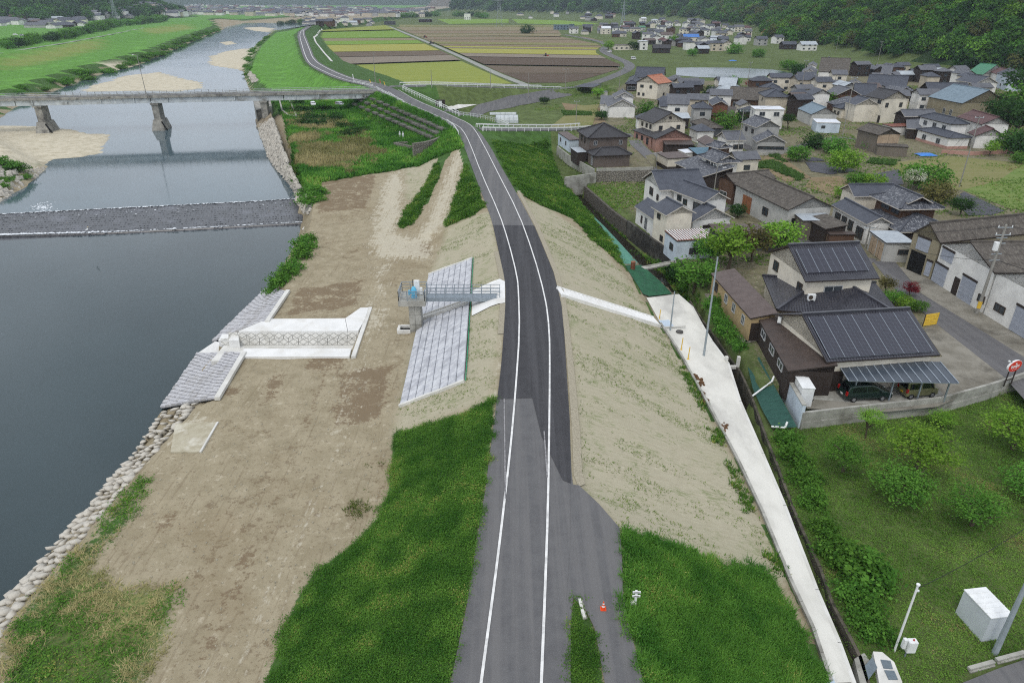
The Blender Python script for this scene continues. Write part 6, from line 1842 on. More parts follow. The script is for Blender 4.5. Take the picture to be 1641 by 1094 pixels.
MB().prism([(p[0], p[1]) for p in q], -10, [-7.8, -4.0, -3.9, -7.8]).build('sloping_face', mat('stained_tan_concrete', srgb(152, 140, 118), srgb(128, 116, 98), .5, .95, c3=srgb(100, 92, 78), scale3=.3), root)
root = thing('settling_pit', 'open dark concrete pit with kerbed rim beneath the bridge', 'pit', G(458, 170, -4))
rim = [G(x, y, -3.4) for x, y in [(447, 157), (463, 158), (470, 174), (475, 186), (462, 184), (452, 176)]]
for a, b in zip(rim, rim[1:] + rim[:1]):
    MB().bar((a[0], a[1], -3.7), (b[0], b[1], -3.7), .5, .7).build('rim', M_CONC2, root)
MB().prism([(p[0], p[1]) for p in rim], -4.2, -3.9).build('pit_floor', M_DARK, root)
ra_ = [G(x, y, W_UP + .1) for x, y in [(412, 203), (420, 225), (430, 252), (444, 272), (460, 290), (472, 305)]]
rb_ = [G(x, y, -4.0) for x, y in [(437, 190), (445, 212), (454, 240), (462, 262), (472, 285), (482, 302)]]
M_RIPP = stone_wall_mat('pale_cobble_facing', srgb(182, 178, 168), srgb(140, 138, 130), srgb(96, 94, 86), 1.3)
o = ribbon('cobble_revetment', ra_, rb_, M_RIPP, .12, kind=None); tag(o, 'pale cobbled bank facing between the weir and the bridge', 'revetment')
A_, B_ = resample(ra_, .5), resample(rb_, .5)
mb = MB(); r = random.Random(8)
for _ in range(1300):
    u, v = r.random(), r.random()
    a, b = A_[int(u * (len(A_) - 1))], B_[int(u * (len(B_) - 1))]
    q = a + (b - a) * v
    pebble(mb, (q[0], q[1], q[2] + .15), r.uniform(.18, .6), r)
tag(mb.build('bank_stones', M_STONE), 'loose pale stones covering the cobbled bank between weir and bridge', 'stones', kind='stuff')
wl_ = [G(x, y, -1.5) for x, y in [(662, 236), (690, 232), (712, 222), (728, 209)]]
o = wall_line(MB(), [(p[0], p[1]) for p in smooth_line(wl_, 2)], -4.6, -.6, .7).build('curved_stone_wall', M_SW)
tag(o, 'curved rubble stone retaining wall below the bend of the levee road', 'wall')
o = wall_line(MB(), [G(x, y, -3.6)[:2] for x, y in [(654, 231), (632, 232)]] + [G(660, 238, -3.6)[:2]], -4.6, -3.0, .5).build('stone_wall', M_SW)
tag(o, 'short low rubble wall at the end of the trampled path', 'wall')
root = thing('slab_lattice', 'dark stepped concrete slabs set in the grassy slope below the bridge approach', 'slope lattice', P(640, 190))
for j in range(3):
    for i in range(12):
        u = i / 11
        a = np.array(P(lerp(586, 706, u) - j * 9 + 4, lerp(158, 210, u) + j * 6.5 - 2))
        MB().box((a[0], a[1], a[2] + .35), (2.2, 4.4, .5), .5).build('slab', M_CONCD, root)
o = ribbon('slope_steps', [P(599, 157), P(567, 168)], [P(603, 158), P(573, 170)], M_CONC2, .12, kind=None, follow=True)
tag(o, 'pale concrete stair strip down the slope at the bridge end', 'stairs')
ribbon('footpath', [P(x, y) for x, y in [(507, 152), (525, 163), (548, 170), (575, 180), (605, 197), (634, 213), (640, 224), (634, 232)]], [P(x, y) for x, y in [(510, 152), (529, 163), (551, 170), (578, 180), (608, 196), (638, 211), (649, 224), (642, 232)]], mat('trodden_earth', srgb(168, 156, 120), srgb(150, 138, 104), 1.5, 1), .1, follow=True)
e2 = smooth_line(EMB, 2)
ribbon('valley_road', offset_line(e2, -2.9), offset_line(e2, 2.9), M_ASPH, .0)
ll = smooth_line([P(x, y) for x, y in [(722, 184), (760, 179), (800, 170), (840, 160), (880, 152), (910, 147)]], 2)
ribbon('lower_lane', offset_line(ll, -2.6), offset_line(ll, 2.6), M_ASPH, .05, follow=True)
o = sheet('pale_forecourt', [P(*p) for p in [(716, 172), (735, 168), (765, 168), (735, 175), (720, 177)]], M_CONC, .09)
M_LANE = mat('field_road_concrete', srgb(150, 152, 146), srgb(134, 136, 130), .3, .95)
fl = [P(*p) for p in [(624, 43), (690, 70), (740, 92), (800, 120), (846, 138)]]
ribbon('field_road', offset_line(fl, -2.1), offset_line(fl, 2.1), M_LANE, .05)
sd_ = smooth_line(SIDE, 2)
ribbon('side_road', offset_line(sd_, -2.4), offset_line(sd_, 2.4), M_ASPH, .0)
l2 = [P(*p) for p in [(0, 86), (60, 76), (100, 70), (165, 58), (230, 45)]]
ribbon('far_levee_road', offset_line(l2, -1.6), offset_line(l2, 1.6), M_LANE, .08)
def field_mat(name, c1, c2, row=1.2, ang=0.0, amt=.5):
    m = bpy.data.materials.new(name)
    t = NT(m)
    p = t.geo_pos()
    mp = t.new('ShaderNodeMapping'); mp.inputs['Rotation'].default_value = (0, 0, ang); mp.inputs['Scale'].default_value = (.03, .5 / row, 1)
    t.link(p, mp.inputs['Vector'])
    n = t.math('ADD', t.math('MULTIPLY', t.noise(mp.outputs[0], 1, 4, .6), .7), t.math('MULTIPLY', t.noise(p, .35, 5, .7), .5))
    t.link(t.mix(t.ramp(n, .42, .78), c1, c2), t.b.inputs['Base Color'])
    t.b.inputs['Roughness'].default_value = 1
    t.b.inputs['Specular IOR Level'].default_value = .1
    t.bump(t.noise(p, 2.5, 4), amt, .15)
    return m
FM = dict(yg=field_mat('yellow_green_crop', srgb(140, 146, 74), srgb(122, 134, 64)), g=field_mat('green_crop', srgb(104, 136, 58), srgb(118, 142, 62)), y=field_mat('yellow_crop', srgb(158, 154, 82), srgb(140, 142, 74)),
          bg=field_mat('brown_green_stubble', srgb(128, 124, 88), srgb(116, 118, 74)), b1=field_mat('brown_stubble', srgb(132, 118, 100), srgb(118, 106, 86)), b2=field_mat('olive_stubble', srgb(124, 118, 92), srgb(134, 124, 98)),
          d=field_mat('dark_tilled_soil', srgb(96, 84, 74), srgb(84, 74, 64)), gr=field_mat('grey_soil', srgb(136, 126, 114), srgb(122, 114, 102)), m=field_mat('tilled_soil', srgb(108, 96, 84), srgb(96, 86, 74)))
xi = lambda tab, y: float(np.interp(y, [q[0] for q in tab], [q[1] for q in tab]))
LT = [(42, 513), (50, 511), (62, 514), (71, 519), (82, 530), (90, 538), (98, 548), (117, 598), (136, 655)]
RT = [(42, 618), (62, 662), (71, 680), (82, 705), (90, 722), (98, 738), (120, 788), (136, 824)]
LT2 = [(44, 634), (62, 678), (71, 699), (82, 724), (90, 742), (98, 760), (120, 810), (134, 847)]
RT2 = [(44, 890), (56, 900), (60, 940), (66, 968), (74, 968), (78, 962), (84, 962), (92, 975), (100, 995), (108, 998), (118, 970), (128, 935), (134, 900)]
def field(k, y0, y1, lt, rt):
    ys = np.linspace(y0, y1, 4)
    pts = [P(xi(lt, y), y) for y in ys] + [P(xi(rt, y), y) for y in ys[::-1]]
    z = float(np.median([p[2] for p in pts]))
    sheet('paddy_field', [(p[0], p[1], z) for p in pts], FM[k], .06)
for k, a, b in (('yg', 42, 49), ('g', 49.6, 61), ('b2', 61.6, 65), ('g', 65.5, 70.6), ('y', 71.2, 82), ('m', 82.7, 89.6), ('gr', 90.4, 98), ('yg', 98.8, 135)):
    field(k, a, b, LT, RT)
for k, a, b in (('b2', 44, 49), ('b1', 49.4, 54), ('b2', 54.5, 59), ('b1', 59.5, 64), ('b1', 64.5, 68), ('bg', 68.4, 72), ('b1', 72.4, 75), ('y', 75.3, 77.5), ('gr', 77.8, 79), ('y', 79.3, 86.8), ('gr', 87.3, 92.6), ('d', 93, 105), ('m', 105.4, 117.5), ('d', 118, 133)):
    field(k, a, b, LT2, RT2)
for pts, k in (([(820, 31), (900, 33), (960, 38), (940, 41), (830, 38)], 'g'), ([(640, 40), (760, 41), (890, 41), (890, 43.5), (640, 43.5)], 'bg'), ([(700, 31), (815, 31), (815, 37), (720, 39)], 'g'), ([(880, 205), (925, 170), (960, 168), (950, 200), (905, 207)], 'bg')):
    q = [P(*p) for p in pts]; z = float(np.median([p[2] for p in q]))
    sheet('field', [(p[0], p[1], z) for p in q], FM[k], .07)
dr_ = [P(*p) for p in [(532, 99), (517, 82), (506, 68), (503, 60), (512, 50), (516, 47)]]
ribbon('field_drain', offset_line(dr_, -.7), offset_line(dr_, .7), M_CONC, .1, follow=True)
sheet('pond', [(p[0], p[1], -4.9) for p in [G(x, y, -4.95) for x, y in [(1084, 109), (1110, 108.5), (1180, 109), (1240, 112), (1268, 117), (1275, 122), (1240, 124), (1180, 126), (1120, 124), (1083, 121)]]], water_material('pond_water', srgb(96, 108, 112), .06, .15, .8), 0)
M_YARD = mat('old_yard_concrete', srgb(138, 134, 124), srgb(116, 112, 102), .5, .95, .2, 18, c3=srgb(88, 84, 76), scale3=.2)
M_STR = asphalt('street_asphalt', srgb(96, 95, 96), srgb(84, 83, 85), srgb(104, 103, 104))
def vs(pts, z=-5.0): return [(G(x, y, z)[0], G(x, y, z)[1], z) for x, y in pts]
sheet('street', vs([(1398, 418), (1435, 420), (1475, 470), (1560, 520), (1641, 572), (1720, 622), (1720, 690), (1641, 640), (1611, 606), (1500, 519), (1478, 500), (1440, 470)]), M_STR, .03)
sheet('warehouse_forecourt', vs([(1442, 429), (1454, 427), (1521, 466), (1602, 515), (1650, 545), (1650, 578), (1560, 522), (1477, 471)]), M_YARD, .034)
sheet('yard', vs([(1292, 655), (1340, 600), (1330, 584), (1510, 572), (1480, 528), (1500, 519), (1611, 606), (1502, 652), (1420, 660)]), M_YARD, .03)
sheet('parking_slab', vs([(1300, 640), (1330, 610), (1450, 608), (1500, 620), (1512, 633), (1420, 650)]), M_CONC2, .036)
for pts in ([(1062, 300), (1050, 268), (1020, 232), (1004, 214)], [(1140, 345), (1175, 320), (1200, 335), (1262, 372), (1300, 398), (1400, 420)], [(1040, 175), (1110, 240), (1130, 215), (1150, 200), (1210, 245), (1262, 240), (1345, 220), (1372, 224)], [(1055, 150), (1090, 152), (1110, 150), (1200, 178)]):
    w = [P(*p) for p in pts]
    ribbon('lane', offset_line(w, -1.5), offset_line(w, 1.5), M_STR, .04, follow=True)
M_MULCH = mat('black_mulch_sheet', srgb(72, 72, 80), srgb(58, 58, 66), .8, .6, .3, 10)
for pts, m in (([(1358, 287), (1440, 272), (1448, 296), (1400, 300), (1372, 298)], M_MULCH), ([(1525, 318), (1545, 308), (1610, 338), (1590, 345), (1552, 346)], M_MULCH), ([(1290, 260), (1345, 262), (1372, 275), (1330, 280), (1300, 275)], M_MULCH)):
    sheet('mulch_sheet', vs(pts), m, .05)
M_BED = field_mat('garden_soil', srgb(138, 122, 98), srgb(116, 102, 80), .6, .4)
for pts in ([(1185, 250), (1250, 250), (1300, 285), (1260, 292)], [(1300, 285), (1345, 283), (1385, 300), (1350, 318), (1290, 300)], [(1470, 262), (1540, 256), (1600, 290), (1560, 300), (1500, 290)], [(900, 165), (960, 172), (972, 200), (920, 200)], [(1180, 222 + 28), (1190, 244), (1260, 246), (1280, 258)]):
    sheet('garden_plot', vs(pts), M_BED, .024)
sheet('meadow', vs([(1530, 300), (1641, 255), (1720, 290), (1720, 345), (1620, 335)]), field_mat('rough_meadow', srgb(98, 120, 62), srgb(116, 128, 76)), .02)
sheet('fallow_plot', vs([(1420, 262), (1520, 250), (1641, 262), (1600, 290), (1540, 305), (1480, 300)]), FM['bg'], .022)
drv = [G(x, y, -5.0) for x, y in [(1100, 436), (1083, 414), (1058, 393), (1030, 373), (1006, 355)]]
o = wall_line(MB(), [(p[0], p[1]) for p in drv], -8.2, -4.75, .4).build('creek_wall', mat('black_stained_blocks', srgb(64, 62, 58), srgb(44, 43, 41), 1.2, .9, .5, 5, c3=srgb(92, 90, 84), scale3=.4))
tag(o, 'black stained block retaining wall of the creek below the big white house', 'wall')
o = wall_line(MB(), [G(x, y, -5.0)[:2] for x, y in [(1006, 355), (984, 339), (960, 318), (938, 299)]], -8.2, -4.95, .45).build('creek_wall', M_SWD)
tag(o, 'dark rubble stone creek wall beside the empty grassy lot', 'wall')
pw = [G(x, y, -2.5)[:2] for x, y in [(956, 273), (1000, 272.5), (1046, 271)]]
o = wall_line(MB(), pw, -5.8, -2.62, .5).build('stone_wall', M_SW)
tag(o, 'tall rubble stone wall holding up the dark brown house', 'wall')
o = wall_line(MB(), pw, -2.62, -2.05, .3).build('parapet', M_CONC2)
tag(o, 'grey concrete parapet on top of the tall rubble wall', 'wall')
o = wall_line(MB(), [G(905, 300, -5)[:2], G(955, 274, -2.5)[:2]], -7, -2.9, .4).build('wing_wall', M_CONC2)
tag(o, 'plain grey concrete wing wall at the head of the creek', 'wall')
o = wall_line(MB(), [G(x, y, -2.5)[:2] for x, y in [(893, 236), (912, 251), (952, 273)]], -4.5, -2.2, .3).build('boundary_wall', M_CONC2)
tag(o, 'low concrete boundary wall beside the white annex and the grass bank', 'wall')
yw = [G(x, y, -6.2) for x, y in [(1281, 686), (1374, 675), (1451, 667), (1502, 661), (1579, 639), (1690, 602)]]
root = thing('yard_wall', 'grey concrete block wall around the parking yard above the orchard', 'wall', yw[2])
wall_line(MB(), [p[:2] for p in yw], -7, -5.45, .42).build('footing', M_CONC2, root)
for k in range(4):
    wall_line(MB(), [p[:2] for p in yw], -5.44 + k * .26, -5.19 + k * .26, .28 - .015 * (k % 2)).build('block_course', M_CONC2, root)
lw = [G(1281, 686, -6.2), G(1213, 556, -6.0)]
root = thing('boundary_wall', 'long tall white plastered wall facing the ditch under the brown lean-to', 'wall', lw[0])
wall_line(MB(), [p[:2] for p in lw], -8, -3.7, .3).build('wall', W['blue'], root)
wall_line(MB(), [p[:2] for p in lw], -3.7, -3.6, .4).build('coping', M_CONC2, root)
o = wall_line(MB(), [G(x, y, -5.6)[:2] for x, y in [(1132, 478), (1146, 510), (1168, 540), (1194, 556), (1210, 552)]], -8, -4.9, .6).build('stone_wall', M_SW)
tag(o, 'rubble stone wall overgrown with ivy below the ochre wing', 'wall')
o = wall_line(MB(), [G(x, y, -5)[:2] for x, y in [(1508, 246), (1560, 249), (1641, 244), (1720, 240)]], -5.4, -4.1, .3).build('brick_wall', W['pink'])
tag(o, 'pinkish brick garden wall below the white hip roofed house', 'wall')
o = wall_line(MB(), [G(x, y, -5)[:2] for x, y in [(1180, 248), (1222, 250), (1262, 246)]], -5.4, -4.2, .25).build('garden_wall', M_CONC2)
tag(o, 'grey block garden wall before the lichened gable house', 'wall')
o = wall_line(MB(), [G(x, y, -4.4)[:2] for x, y in [(1008, 236), (1036, 256), (1060, 252)]], -5.4, -3.1, .25).build('garden_wall', W['grey'])
tag(o, 'grey wall enclosing the yard of the cream and pink house', 'wall')
p0, p1 = G(1062, 424, -5.2), G(1094, 418, -5.0)
root = thing('plank_bridge', 'narrow concrete plank bridge across the creek to the striped roof shed', 'footbridge', p0)
a_, b_ = Vector(G(1030, 430, -5.3)), Vector(G(1098, 417, -5.0))
MB().bar(a_, b_, 1.1, .22).build('plank', M_CONC2, root)
MB().bar(a_ + Vector((.5, .3, .2)), b_ + Vector((.5, .3, .2)), .12, .2).build('edge_beam', M_CONC2, root)
b = Blk((1475, 505), (1488, 530), (1505, 512), .9, -5.0)
q0, q1 = G(1474, 514, -5), G(1500, 512, -5)
root = thing('yellow_board_fence', 'mustard yellow board fence at the corner of the garden beside the street', 'fence', q0)
q0, q1 = G(1479, 523, -5), G(1500, 520, -5)
for k in range(4):
    MB().bar((q0[0], q0[1], -4.75 + k * .38), (q1[0], q1[1], -4.75 + k * .38), .06, .34).build('board', M_YEL, root)
for q in (q0, q1):
    MB().bar((q[0], q[1] + .05, -5), (q[0], q[1] + .05, -3.4), .1).build('post', M_FRAME, root)
def guard_rail(label, pts, h=.75, double=False, posts=3.0, m=M_WHITE, name='guard_rail'):
    pts = [Vector(p) for p in resample([tuple(p) for p in pts], posts)]
    root = thing(name, label, 'guard rail' if name == 'guard_rail' else 'fence', tuple(pts[len(pts) // 2]))
    mb = MB()
    for hh in ((h,) if not double else (h * .5, h)):
        for a, b in zip(pts[:-1], pts[1:]):
            mb.bar(a + Vector((0, 0, hh)), b + Vector((0, 0, hh)), .1, .3 if not double else .14)
    mb.build('rail', m, root)
    for p in pts:
        MB().bar(p - Vector((0, 0, .3)), p + Vector((0, 0, h)), .12).build('post', m, root)
    return root
guard_rail('white guard rail along the river edge of the road at the bridge end', [GR(x, y) for x, y in [(601, 142), (622, 153), (647, 166)]], .8, True, 2)
guard_rail('short curved white guard rail above the rubble stone wall', [GR(x, y) for x, y in [(716, 197), (727, 205), (735, 217)]], .8, False, 2)
guard_rail('white guard rail beyond the bridge on the far levee road', [GR(x, y) for x, y in [(567, 133), (585, 137), (598, 140)]], .8, True, 2)
e3 = offset_line(e2, -3.4); e4 = offset_line(e2, 3.4)
e3 = [p for p in e3 if p[1] < 300][:]; e4 = [p for p in e4 if p[1] < 300][:]
guard_rail('long white guard rail on the field side of the embankment road', e3[2:], .95, False, 5)
guard_rail('long white guard rail on the village side of the embankment road', e4[3:], .95, False, 5)
guard_rail('white pipe fence along the footway from the junction to the lower lane', [GR(x, y) for x, y in [(645, 143), (675, 157), (715, 176), (735, 185)]], 1.1, True, 2.2, M_WHITE, 'pipe_fence')
guard_rail('white pipe fence between the lower lane and the vegetable plots', [P(x, y) for x, y in [(737, 186), (770, 190), (800, 196), (815, 203)]], 1.1, True, 2.2, M_WHITE, 'pipe_fence')
s3 = offset_line(sd_, -2.7); s4 = offset_line(sd_, 2.7)
guard_rail('white guard rail on the far side of the short side road', s3, .9, False, 3)
guard_rail('white guard rail on the near side of the short side road', s4, .9, False, 3)
gp = G(700, 172, -4.2); p = P(706, 172)
root = thing('notice_shelter', 'small dark roadside cabinet with white panel on the forecourt below the embankment', 'cabinet', p)
MB().box((p[0], p[1], p[2] + 1.2), (3.2, .8, 2.4)).build('frame', M_TRIM, root)
MB().box((p[0], p[1] - .45, p[2] + 1.2), (1.1, .1, 1.8)).build('panel', M_WHITE, root)
for px, py, hgt, lab, m in ((567, 128, 2.0, 'white leaning board sign beside the far levee road', M_WHITE), (594, 133, 1.3, 'small white and orange post at the bridge junction', M_YEL), (617, 137, 1.3, 'yellow delineator post on the junction corner', M_YEL), (610, 134, 1.4, 'red and white delineator post on the junction', mat('red_plastic', srgb(196, 60, 44), None, 3, .5))):
    p = GR(px, py)
    root = thing('road_marker', lab, 'post', p)
    MB().bar((p[0], p[1], p[2]), (p[0] - .3, p[1], p[2] + hgt), .35, .2).build('post', m, root)
    MB().box((p[0], p[1], p[2] + .06), (.5, .5, .12)).build('foot', M_CONC, root)
M_POLE = mat('pole_concrete', srgb(150, 148, 142), srgb(132, 130, 124), 1, .9)
M_PST = mat('pole_steel', srgb(150, 160, 166), srgb(136, 146, 152), 2, .5, spec=.5)
tops = {}
def pole(key, base, top, label, r=.16, arms=2, steel=False, transformer=False, z=None, maxh=16):
    p = P(*base) if z is None else G(*base, z)
    t = GY(*top, p[1])
    h = min(max(t[2] - p[2], 2.0), maxh)
    root = thing('utility_pole' if not steel else 'steel_pole', label, 'pole', p)
    m = M_PST if steel else M_POLE
    MB().tube((p[0], p[1], p[2] - .3), (p[0], p[1], p[2] + h), r, r * .62, 10).build('shaft', m, root)
    for k in range(arms):
        zz = p[2] + h - .35 - k * .9
        a = MB().bar((p[0] - .9, p[1], zz), (p[0] + .9, p[1], zz), .09).build('crossarm', M_PST, root)
        for s in (-.8, 0, .8):
            q = MB().tube((p[0] + s, p[1], zz + .05), (p[0] + s, p[1], zz + .27), .06, .05, 6).build('insulator', M_WHITE, root); q.parent = a
    if transformer:
        MB().tube((p[0] - .45, p[1] - .1, p[2] + h - 3.1), (p[0] - .45, p[1] - .1, p[2] + h - 2.1), .3, .3, 12).build('transformer', M_WHITE, root)
        for zz in (2.3, 1.6, 3.6, 4.4):
            MB().bar((p[0] - .7, p[1] - .1, p[2] + h - zz), (p[0] + .7, p[1] + .1, p[2] + h - zz), .08).build('bracket', M_PST, root)
        MB().tube((p[0], p[1], p[2] + .8), (p[0], p[1], p[2] + 1.7), r * 1.15, r * 1.1, 10).build('yellow_guard', M_YEL, root)
    tops[key] = (p[0], p[1], p[2] + h - .2)
    return root
pole('ap1', (1128, 568), (1147, 412), 'tall slim steel pole standing on the white apron', .13, 0, True, z=-5.1)
pole('ap2', (1074, 529), (1080, 467), 'short grey post beside the manhole on the white apron', .1, 0, True, z=-5.0)
pole('br', (1594, 1046), (1643, 926), 'thick grey steel pole beside the white shed in the orchard corner', .19, 0, True, z=-6.2)
pole('tr', (1565, 503), (1612, 360), 'concrete utility pole with transformer in front of the warehouses', .2, 2, False, True)
pole('gar', (1386, 398), (1398, 362), 'short utility pole at the corner of the low garage', .14, 1)
for key, b, t, lab in (('fx', (1537, 300), (1570, 186), 'utility pole standing in the fallow plot below the brick wall'), ('lich', (1181, 252), (1187, 176), 'utility pole beside the lichened hip and gable house'),
    ('st', (1350, 218), (1367, 100), 'very tall utility pole on the street by the white box shed'), ('tin', (1300, 166), (1307, 118), 'utility pole behind the blue grey tin shed'), ('pond', (1282, 156), (1291, 96), 'utility pole near the grassy pond bank'),
    ('dk', (1336, 142), (1340, 118), 'slim utility pole below the two-tone hall'), ('stp', (1196, 148), (1202, 99), 'utility pole behind the pale blue metal roof'), ('lsh', (1082, 164), (1085, 122), 'utility pole by the long low grey shed'),
    ('bend', (992, 148), (994, 107), 'utility pole beside the grey hip roofed house near the road'), ('veg', (923, 196), (926, 161), 'utility pole among the vegetable plots'), ('hill1', (1404, 112), (1410, 66), 'utility pole at the foot of the forest slope'),
    ('hill2', (1339, 86), (1343, 58), 'utility pole on the path behind the pond'), ('emb1', (847, 157), (847, 116), 'lamp post on the lower lane below the embankment'), ('emb2', (906, 144), (906, 110), 'utility pole where the embankment road meets the lane'),
    ('fl1', (692, 141), (693, 112), 'slim pole on the embankment road close to the junction'), ('fl2', (786, 143), (787, 113), 'slim pole half way along the embankment road'), ('bj', (603, 147), (598, 82), 'tall lamp pole at the bridge end'), ('wht', (1144, 309), (1148, 262), 'utility pole behind the big white house')):
    pole(key, b, t, lab, .13, 0 if key in ('bj', 'fl1', 'fl2', 'emb1', 'dk') else 1)
pb = on_b(PS[0] + 1.5, -.1, BZ)
root = thing('lamp_pole', 'tall thin lamp pole fixed to the bridge above the middle pier', 'pole', tuple(pb))
MB().tube((pb.x, pb.y, BZ - 1), (pb.x - .2, pb.y, BZ + 12.5), .12, .07, 8).build('shaft', M_POLE, root)
MB().bar((pb.x - .3, pb.y, BZ + 12.5), (pb.x - 1.2, pb.y, BZ + 12.6), .1).build('arm', M_POLE, root)
MB().box((pb.x - 1.4, pb.y, BZ + 12.55), (.6, .3, .15)).build('lamp_head', M_WHITE, root)
def wire(a, b, label, sag=.8, r=.022):
    a, b = Vector(a), Vector(b)
    pts = []
    for k in range(13):
        t = k / 12
        p = a.lerp(b, t); p.z -= sag * 4 * t * (1 - t); pts.append(p)
    root = MB().path(pts, r, 4).build('power_line', mat('black_cable', srgb(36, 36, 38), None, 2, .6))
    return tag(root, label, 'cable')
T_ = tops
off = lambda p, dx, dz: (p[0] + dx, p[1], p[2] + dz)
wire(off(T_['tr'], -.8, 0), off(T_['gar'], -.5, .1), 'upper cable from the transformer pole to the garage corner pole')
wire(off(T_['tr'], .2, -4.2), off(T_['gar'], 0, -.8), 'lower cable from the transformer pole to the garage corner pole', 1.1)
wire(off(T_['tr'], .6, -4.3), (T_['tr'][0] + 26, T_['tr'][1] - 22, T_['tr'][2] - 5), 'thick cable running past the white warehouses along the street', 1.2, .035)
wire(off(T_['tr'], .8, 0), (T_['tr'][0] + 30, T_['tr'][1] - 20, T_['tr'][2] - .3), 'high cable beyond the transformer pole', 1.0)
wire(T_['lich'], T_['st'], 'cable between the lichened house pole and the very tall pole', 1.4)
wire(T_['st'], T_['fx'], 'cable between the very tall pole and the fallow plot pole', 1.4)
wire(T_['veg'], T_['bend'], 'cable over the vegetable plots', 1.4)
wire(T_['stp'], T_['pond'], 'cable along the pond bank', 1.2)
for a, b, lab in (('lich', 'lsh', 'cable from the lichened house pole over the long grey shed'), ('lsh', 'bend', 'cable past the terracotta roof'), ('st', 'tin', 'cable behind the tin shed'), ('tin', 'pond', 'cable from tin shed pole to pond bank pole'), ('st', 'hill1', 'cable climbing to the forest foot'), ('hill1', 'hill2', 'cable along the path behind the pond'), ('wht', 'lich', 'cable behind the big white house'), ('wht', 'gar', 'cable over the long workshop'), ('emb2', 'bend', 'cable beside the valley road'), ('fx', 'gar', 'cable above the old timber house'), ('lich', 'stp', 'cable over the steep pale blue roof')):
    wire(T_[a], T_[b], lab, 1.3)
    wire(off(T_[a], .5, -.7), off(T_[b], .5, -.7), 'lower ' + lab, 1.5)
def pylon(px, py, h, label, w=7.0):
    p = P(px, py)
    root = thing('transmission_tower', label, 'pylon', p)
    mb = MB()
    lv = [0, .25, .45, .62, .76, .88, 1.0]
    wd = [w, w * .68, w * .46, w * .32, w * .24, w * .2, w * .05]
    cs = lambda k: [(p[0] + s * wd[k] / 2, p[1] + q * wd[k] / 2, p[2] + h * lv[k]) for s, q in ((-1, -1), (1, -1), (1, 1), (-1, 1))]
    for k in range(6):
        a, b = cs(k), cs(k + 1)
        for i in range(4):
            mb.bar(a[i], b[i], .3)
            mb.bar(a[i], b[(i + 1) % 4], .18)
            mb.bar(a[(i + 1) % 4], b[i], .18)
            mb.bar(b[i], b[(i + 1) % 4], .18)
    mb.build('lattice', M_PST, root)
    for f in (.66, .78, .9):
        MB().bar((p[0] - w * .75, p[1], p[2] + h * f), (p[0] + w * .75, p[1], p[2] + h * f), .35).build('crossarm', M_PST, root)
pylon(800, 43, 52, 'steel lattice transmission tower standing in the far paddy fields', 9)
pylon(998, 40, 34, 'steel lattice transmission tower behind the far village')
pylon(187, 36, 46, 'steel lattice transmission tower near the town across the river', 9)
def leaf_mat(name, dark, light, tip=None, trans=.32):
    m = bpy.data.materials.new(name)
    t = NT(m)
    a = t.attr('tint')
    col = t.mix(a, dark, light)
    if tip is not None:
        col = t.mix(t.ramp(a, .86, .95), col, tip)
    obj = t.new('ShaderNodeObjectInfo')
    hsv = t.new('ShaderNodeHueSaturation')
    t.link(t.math('ADD', .494, t.math('MULTIPLY', obj.outputs['Random'], .014)), hsv.inputs['Hue'])
    t.link(t.math('ADD', .78, t.math('MULTIPLY', obj.outputs['Random'], .42)), hsv.inputs['Value'])
    t.link(col, hsv.inputs['Color'])
    col = hsv.outputs[0]
    d = t.new('ShaderNodeBsdfDiffuse'); t.link(col, d.inputs['Color'])
    tr = t.new('ShaderNodeBsdfTranslucent'); t.link(col, tr.inputs['Color'])
    mx = t.new('ShaderNodeMixShader'); mx.inputs[0].default_value = trans
    t.link(d.outputs[0], mx.inputs[1]); t.link(tr.outputs[0], mx.inputs[2])
    t.link(mx.outputs[0], t.out.inputs['Surface'])
    return m
def mesh_np(name, co, loops, tint, m, nper):
    me = bpy.data.meshes.new(name)
    me.vertices.add(len(co)); me.vertices.foreach_set('co', co.astype(np.float32).ravel())
    n = len(loops)
    me.loops.add(n * nper); me.loops.foreach_set('vertex_index', loops.astype(np.int32).ravel())
    me.polygons.add(n); me.polygons.foreach_set('loop_start', np.arange(0, n * nper, nper, dtype=np.int32))
    me.update(calc_edges=True)
    a = me.attributes.new('tint', 'FLOAT', 'POINT'); a.data.foreach_set('value', tint.astype(np.float32))
    me.materials.append(m)
    return me
def tufts(name, label, x, y, hgt, wid, blades, m, tint=None, lean=.5, sink=.03):
    n = len(x)
    z = hz(x, y) - sink
    h = rng.uniform(hgt[0], hgt[1], n)
    tn = rng.random(n) if tint is None else tint
    co, ti = [], []
    for b in range(blades):
        az = rng.uniform(0, 2 * np.pi, n)
        w = rng.uniform(wid[0], wid[1], n)
        r0 = rng.uniform(0, .12, n)
        px, py = x + r0 * np.cos(az) * 1.2, y + r0 * np.sin(az) * 1.2
        l = h * rng.uniform(lean * .3, lean * 1.3, n)
        hh = h * rng.uniform(.6, 1.1, n)
        dx, dy = -np.sin(az) * w / 2, np.cos(az) * w / 2
        co.append(np.stack([np.stack([px - dx, py - dy, z], 1), np.stack([px + dx, py + dy, z], 1), np.stack([px + np.cos(az) * l, py + np.sin(az) * l, z + hh], 1)], 1))
        tb = np.clip(tn + rng.uniform(-.15, .15, n), 0, 1)
        ti.append(np.repeat(tb[:, None], 3, 1))
    co = np.concatenate(co).reshape(-1, 3); ti = np.concatenate(ti).ravel()
    me = mesh_np(name, co, np.arange(len(co)).reshape(-1, 3), ti, m, 3)
    o = bpy.data.objects.new(name, me); COL.objects.link(o)
    return tag(o, label, 'grass', kind='stuff')
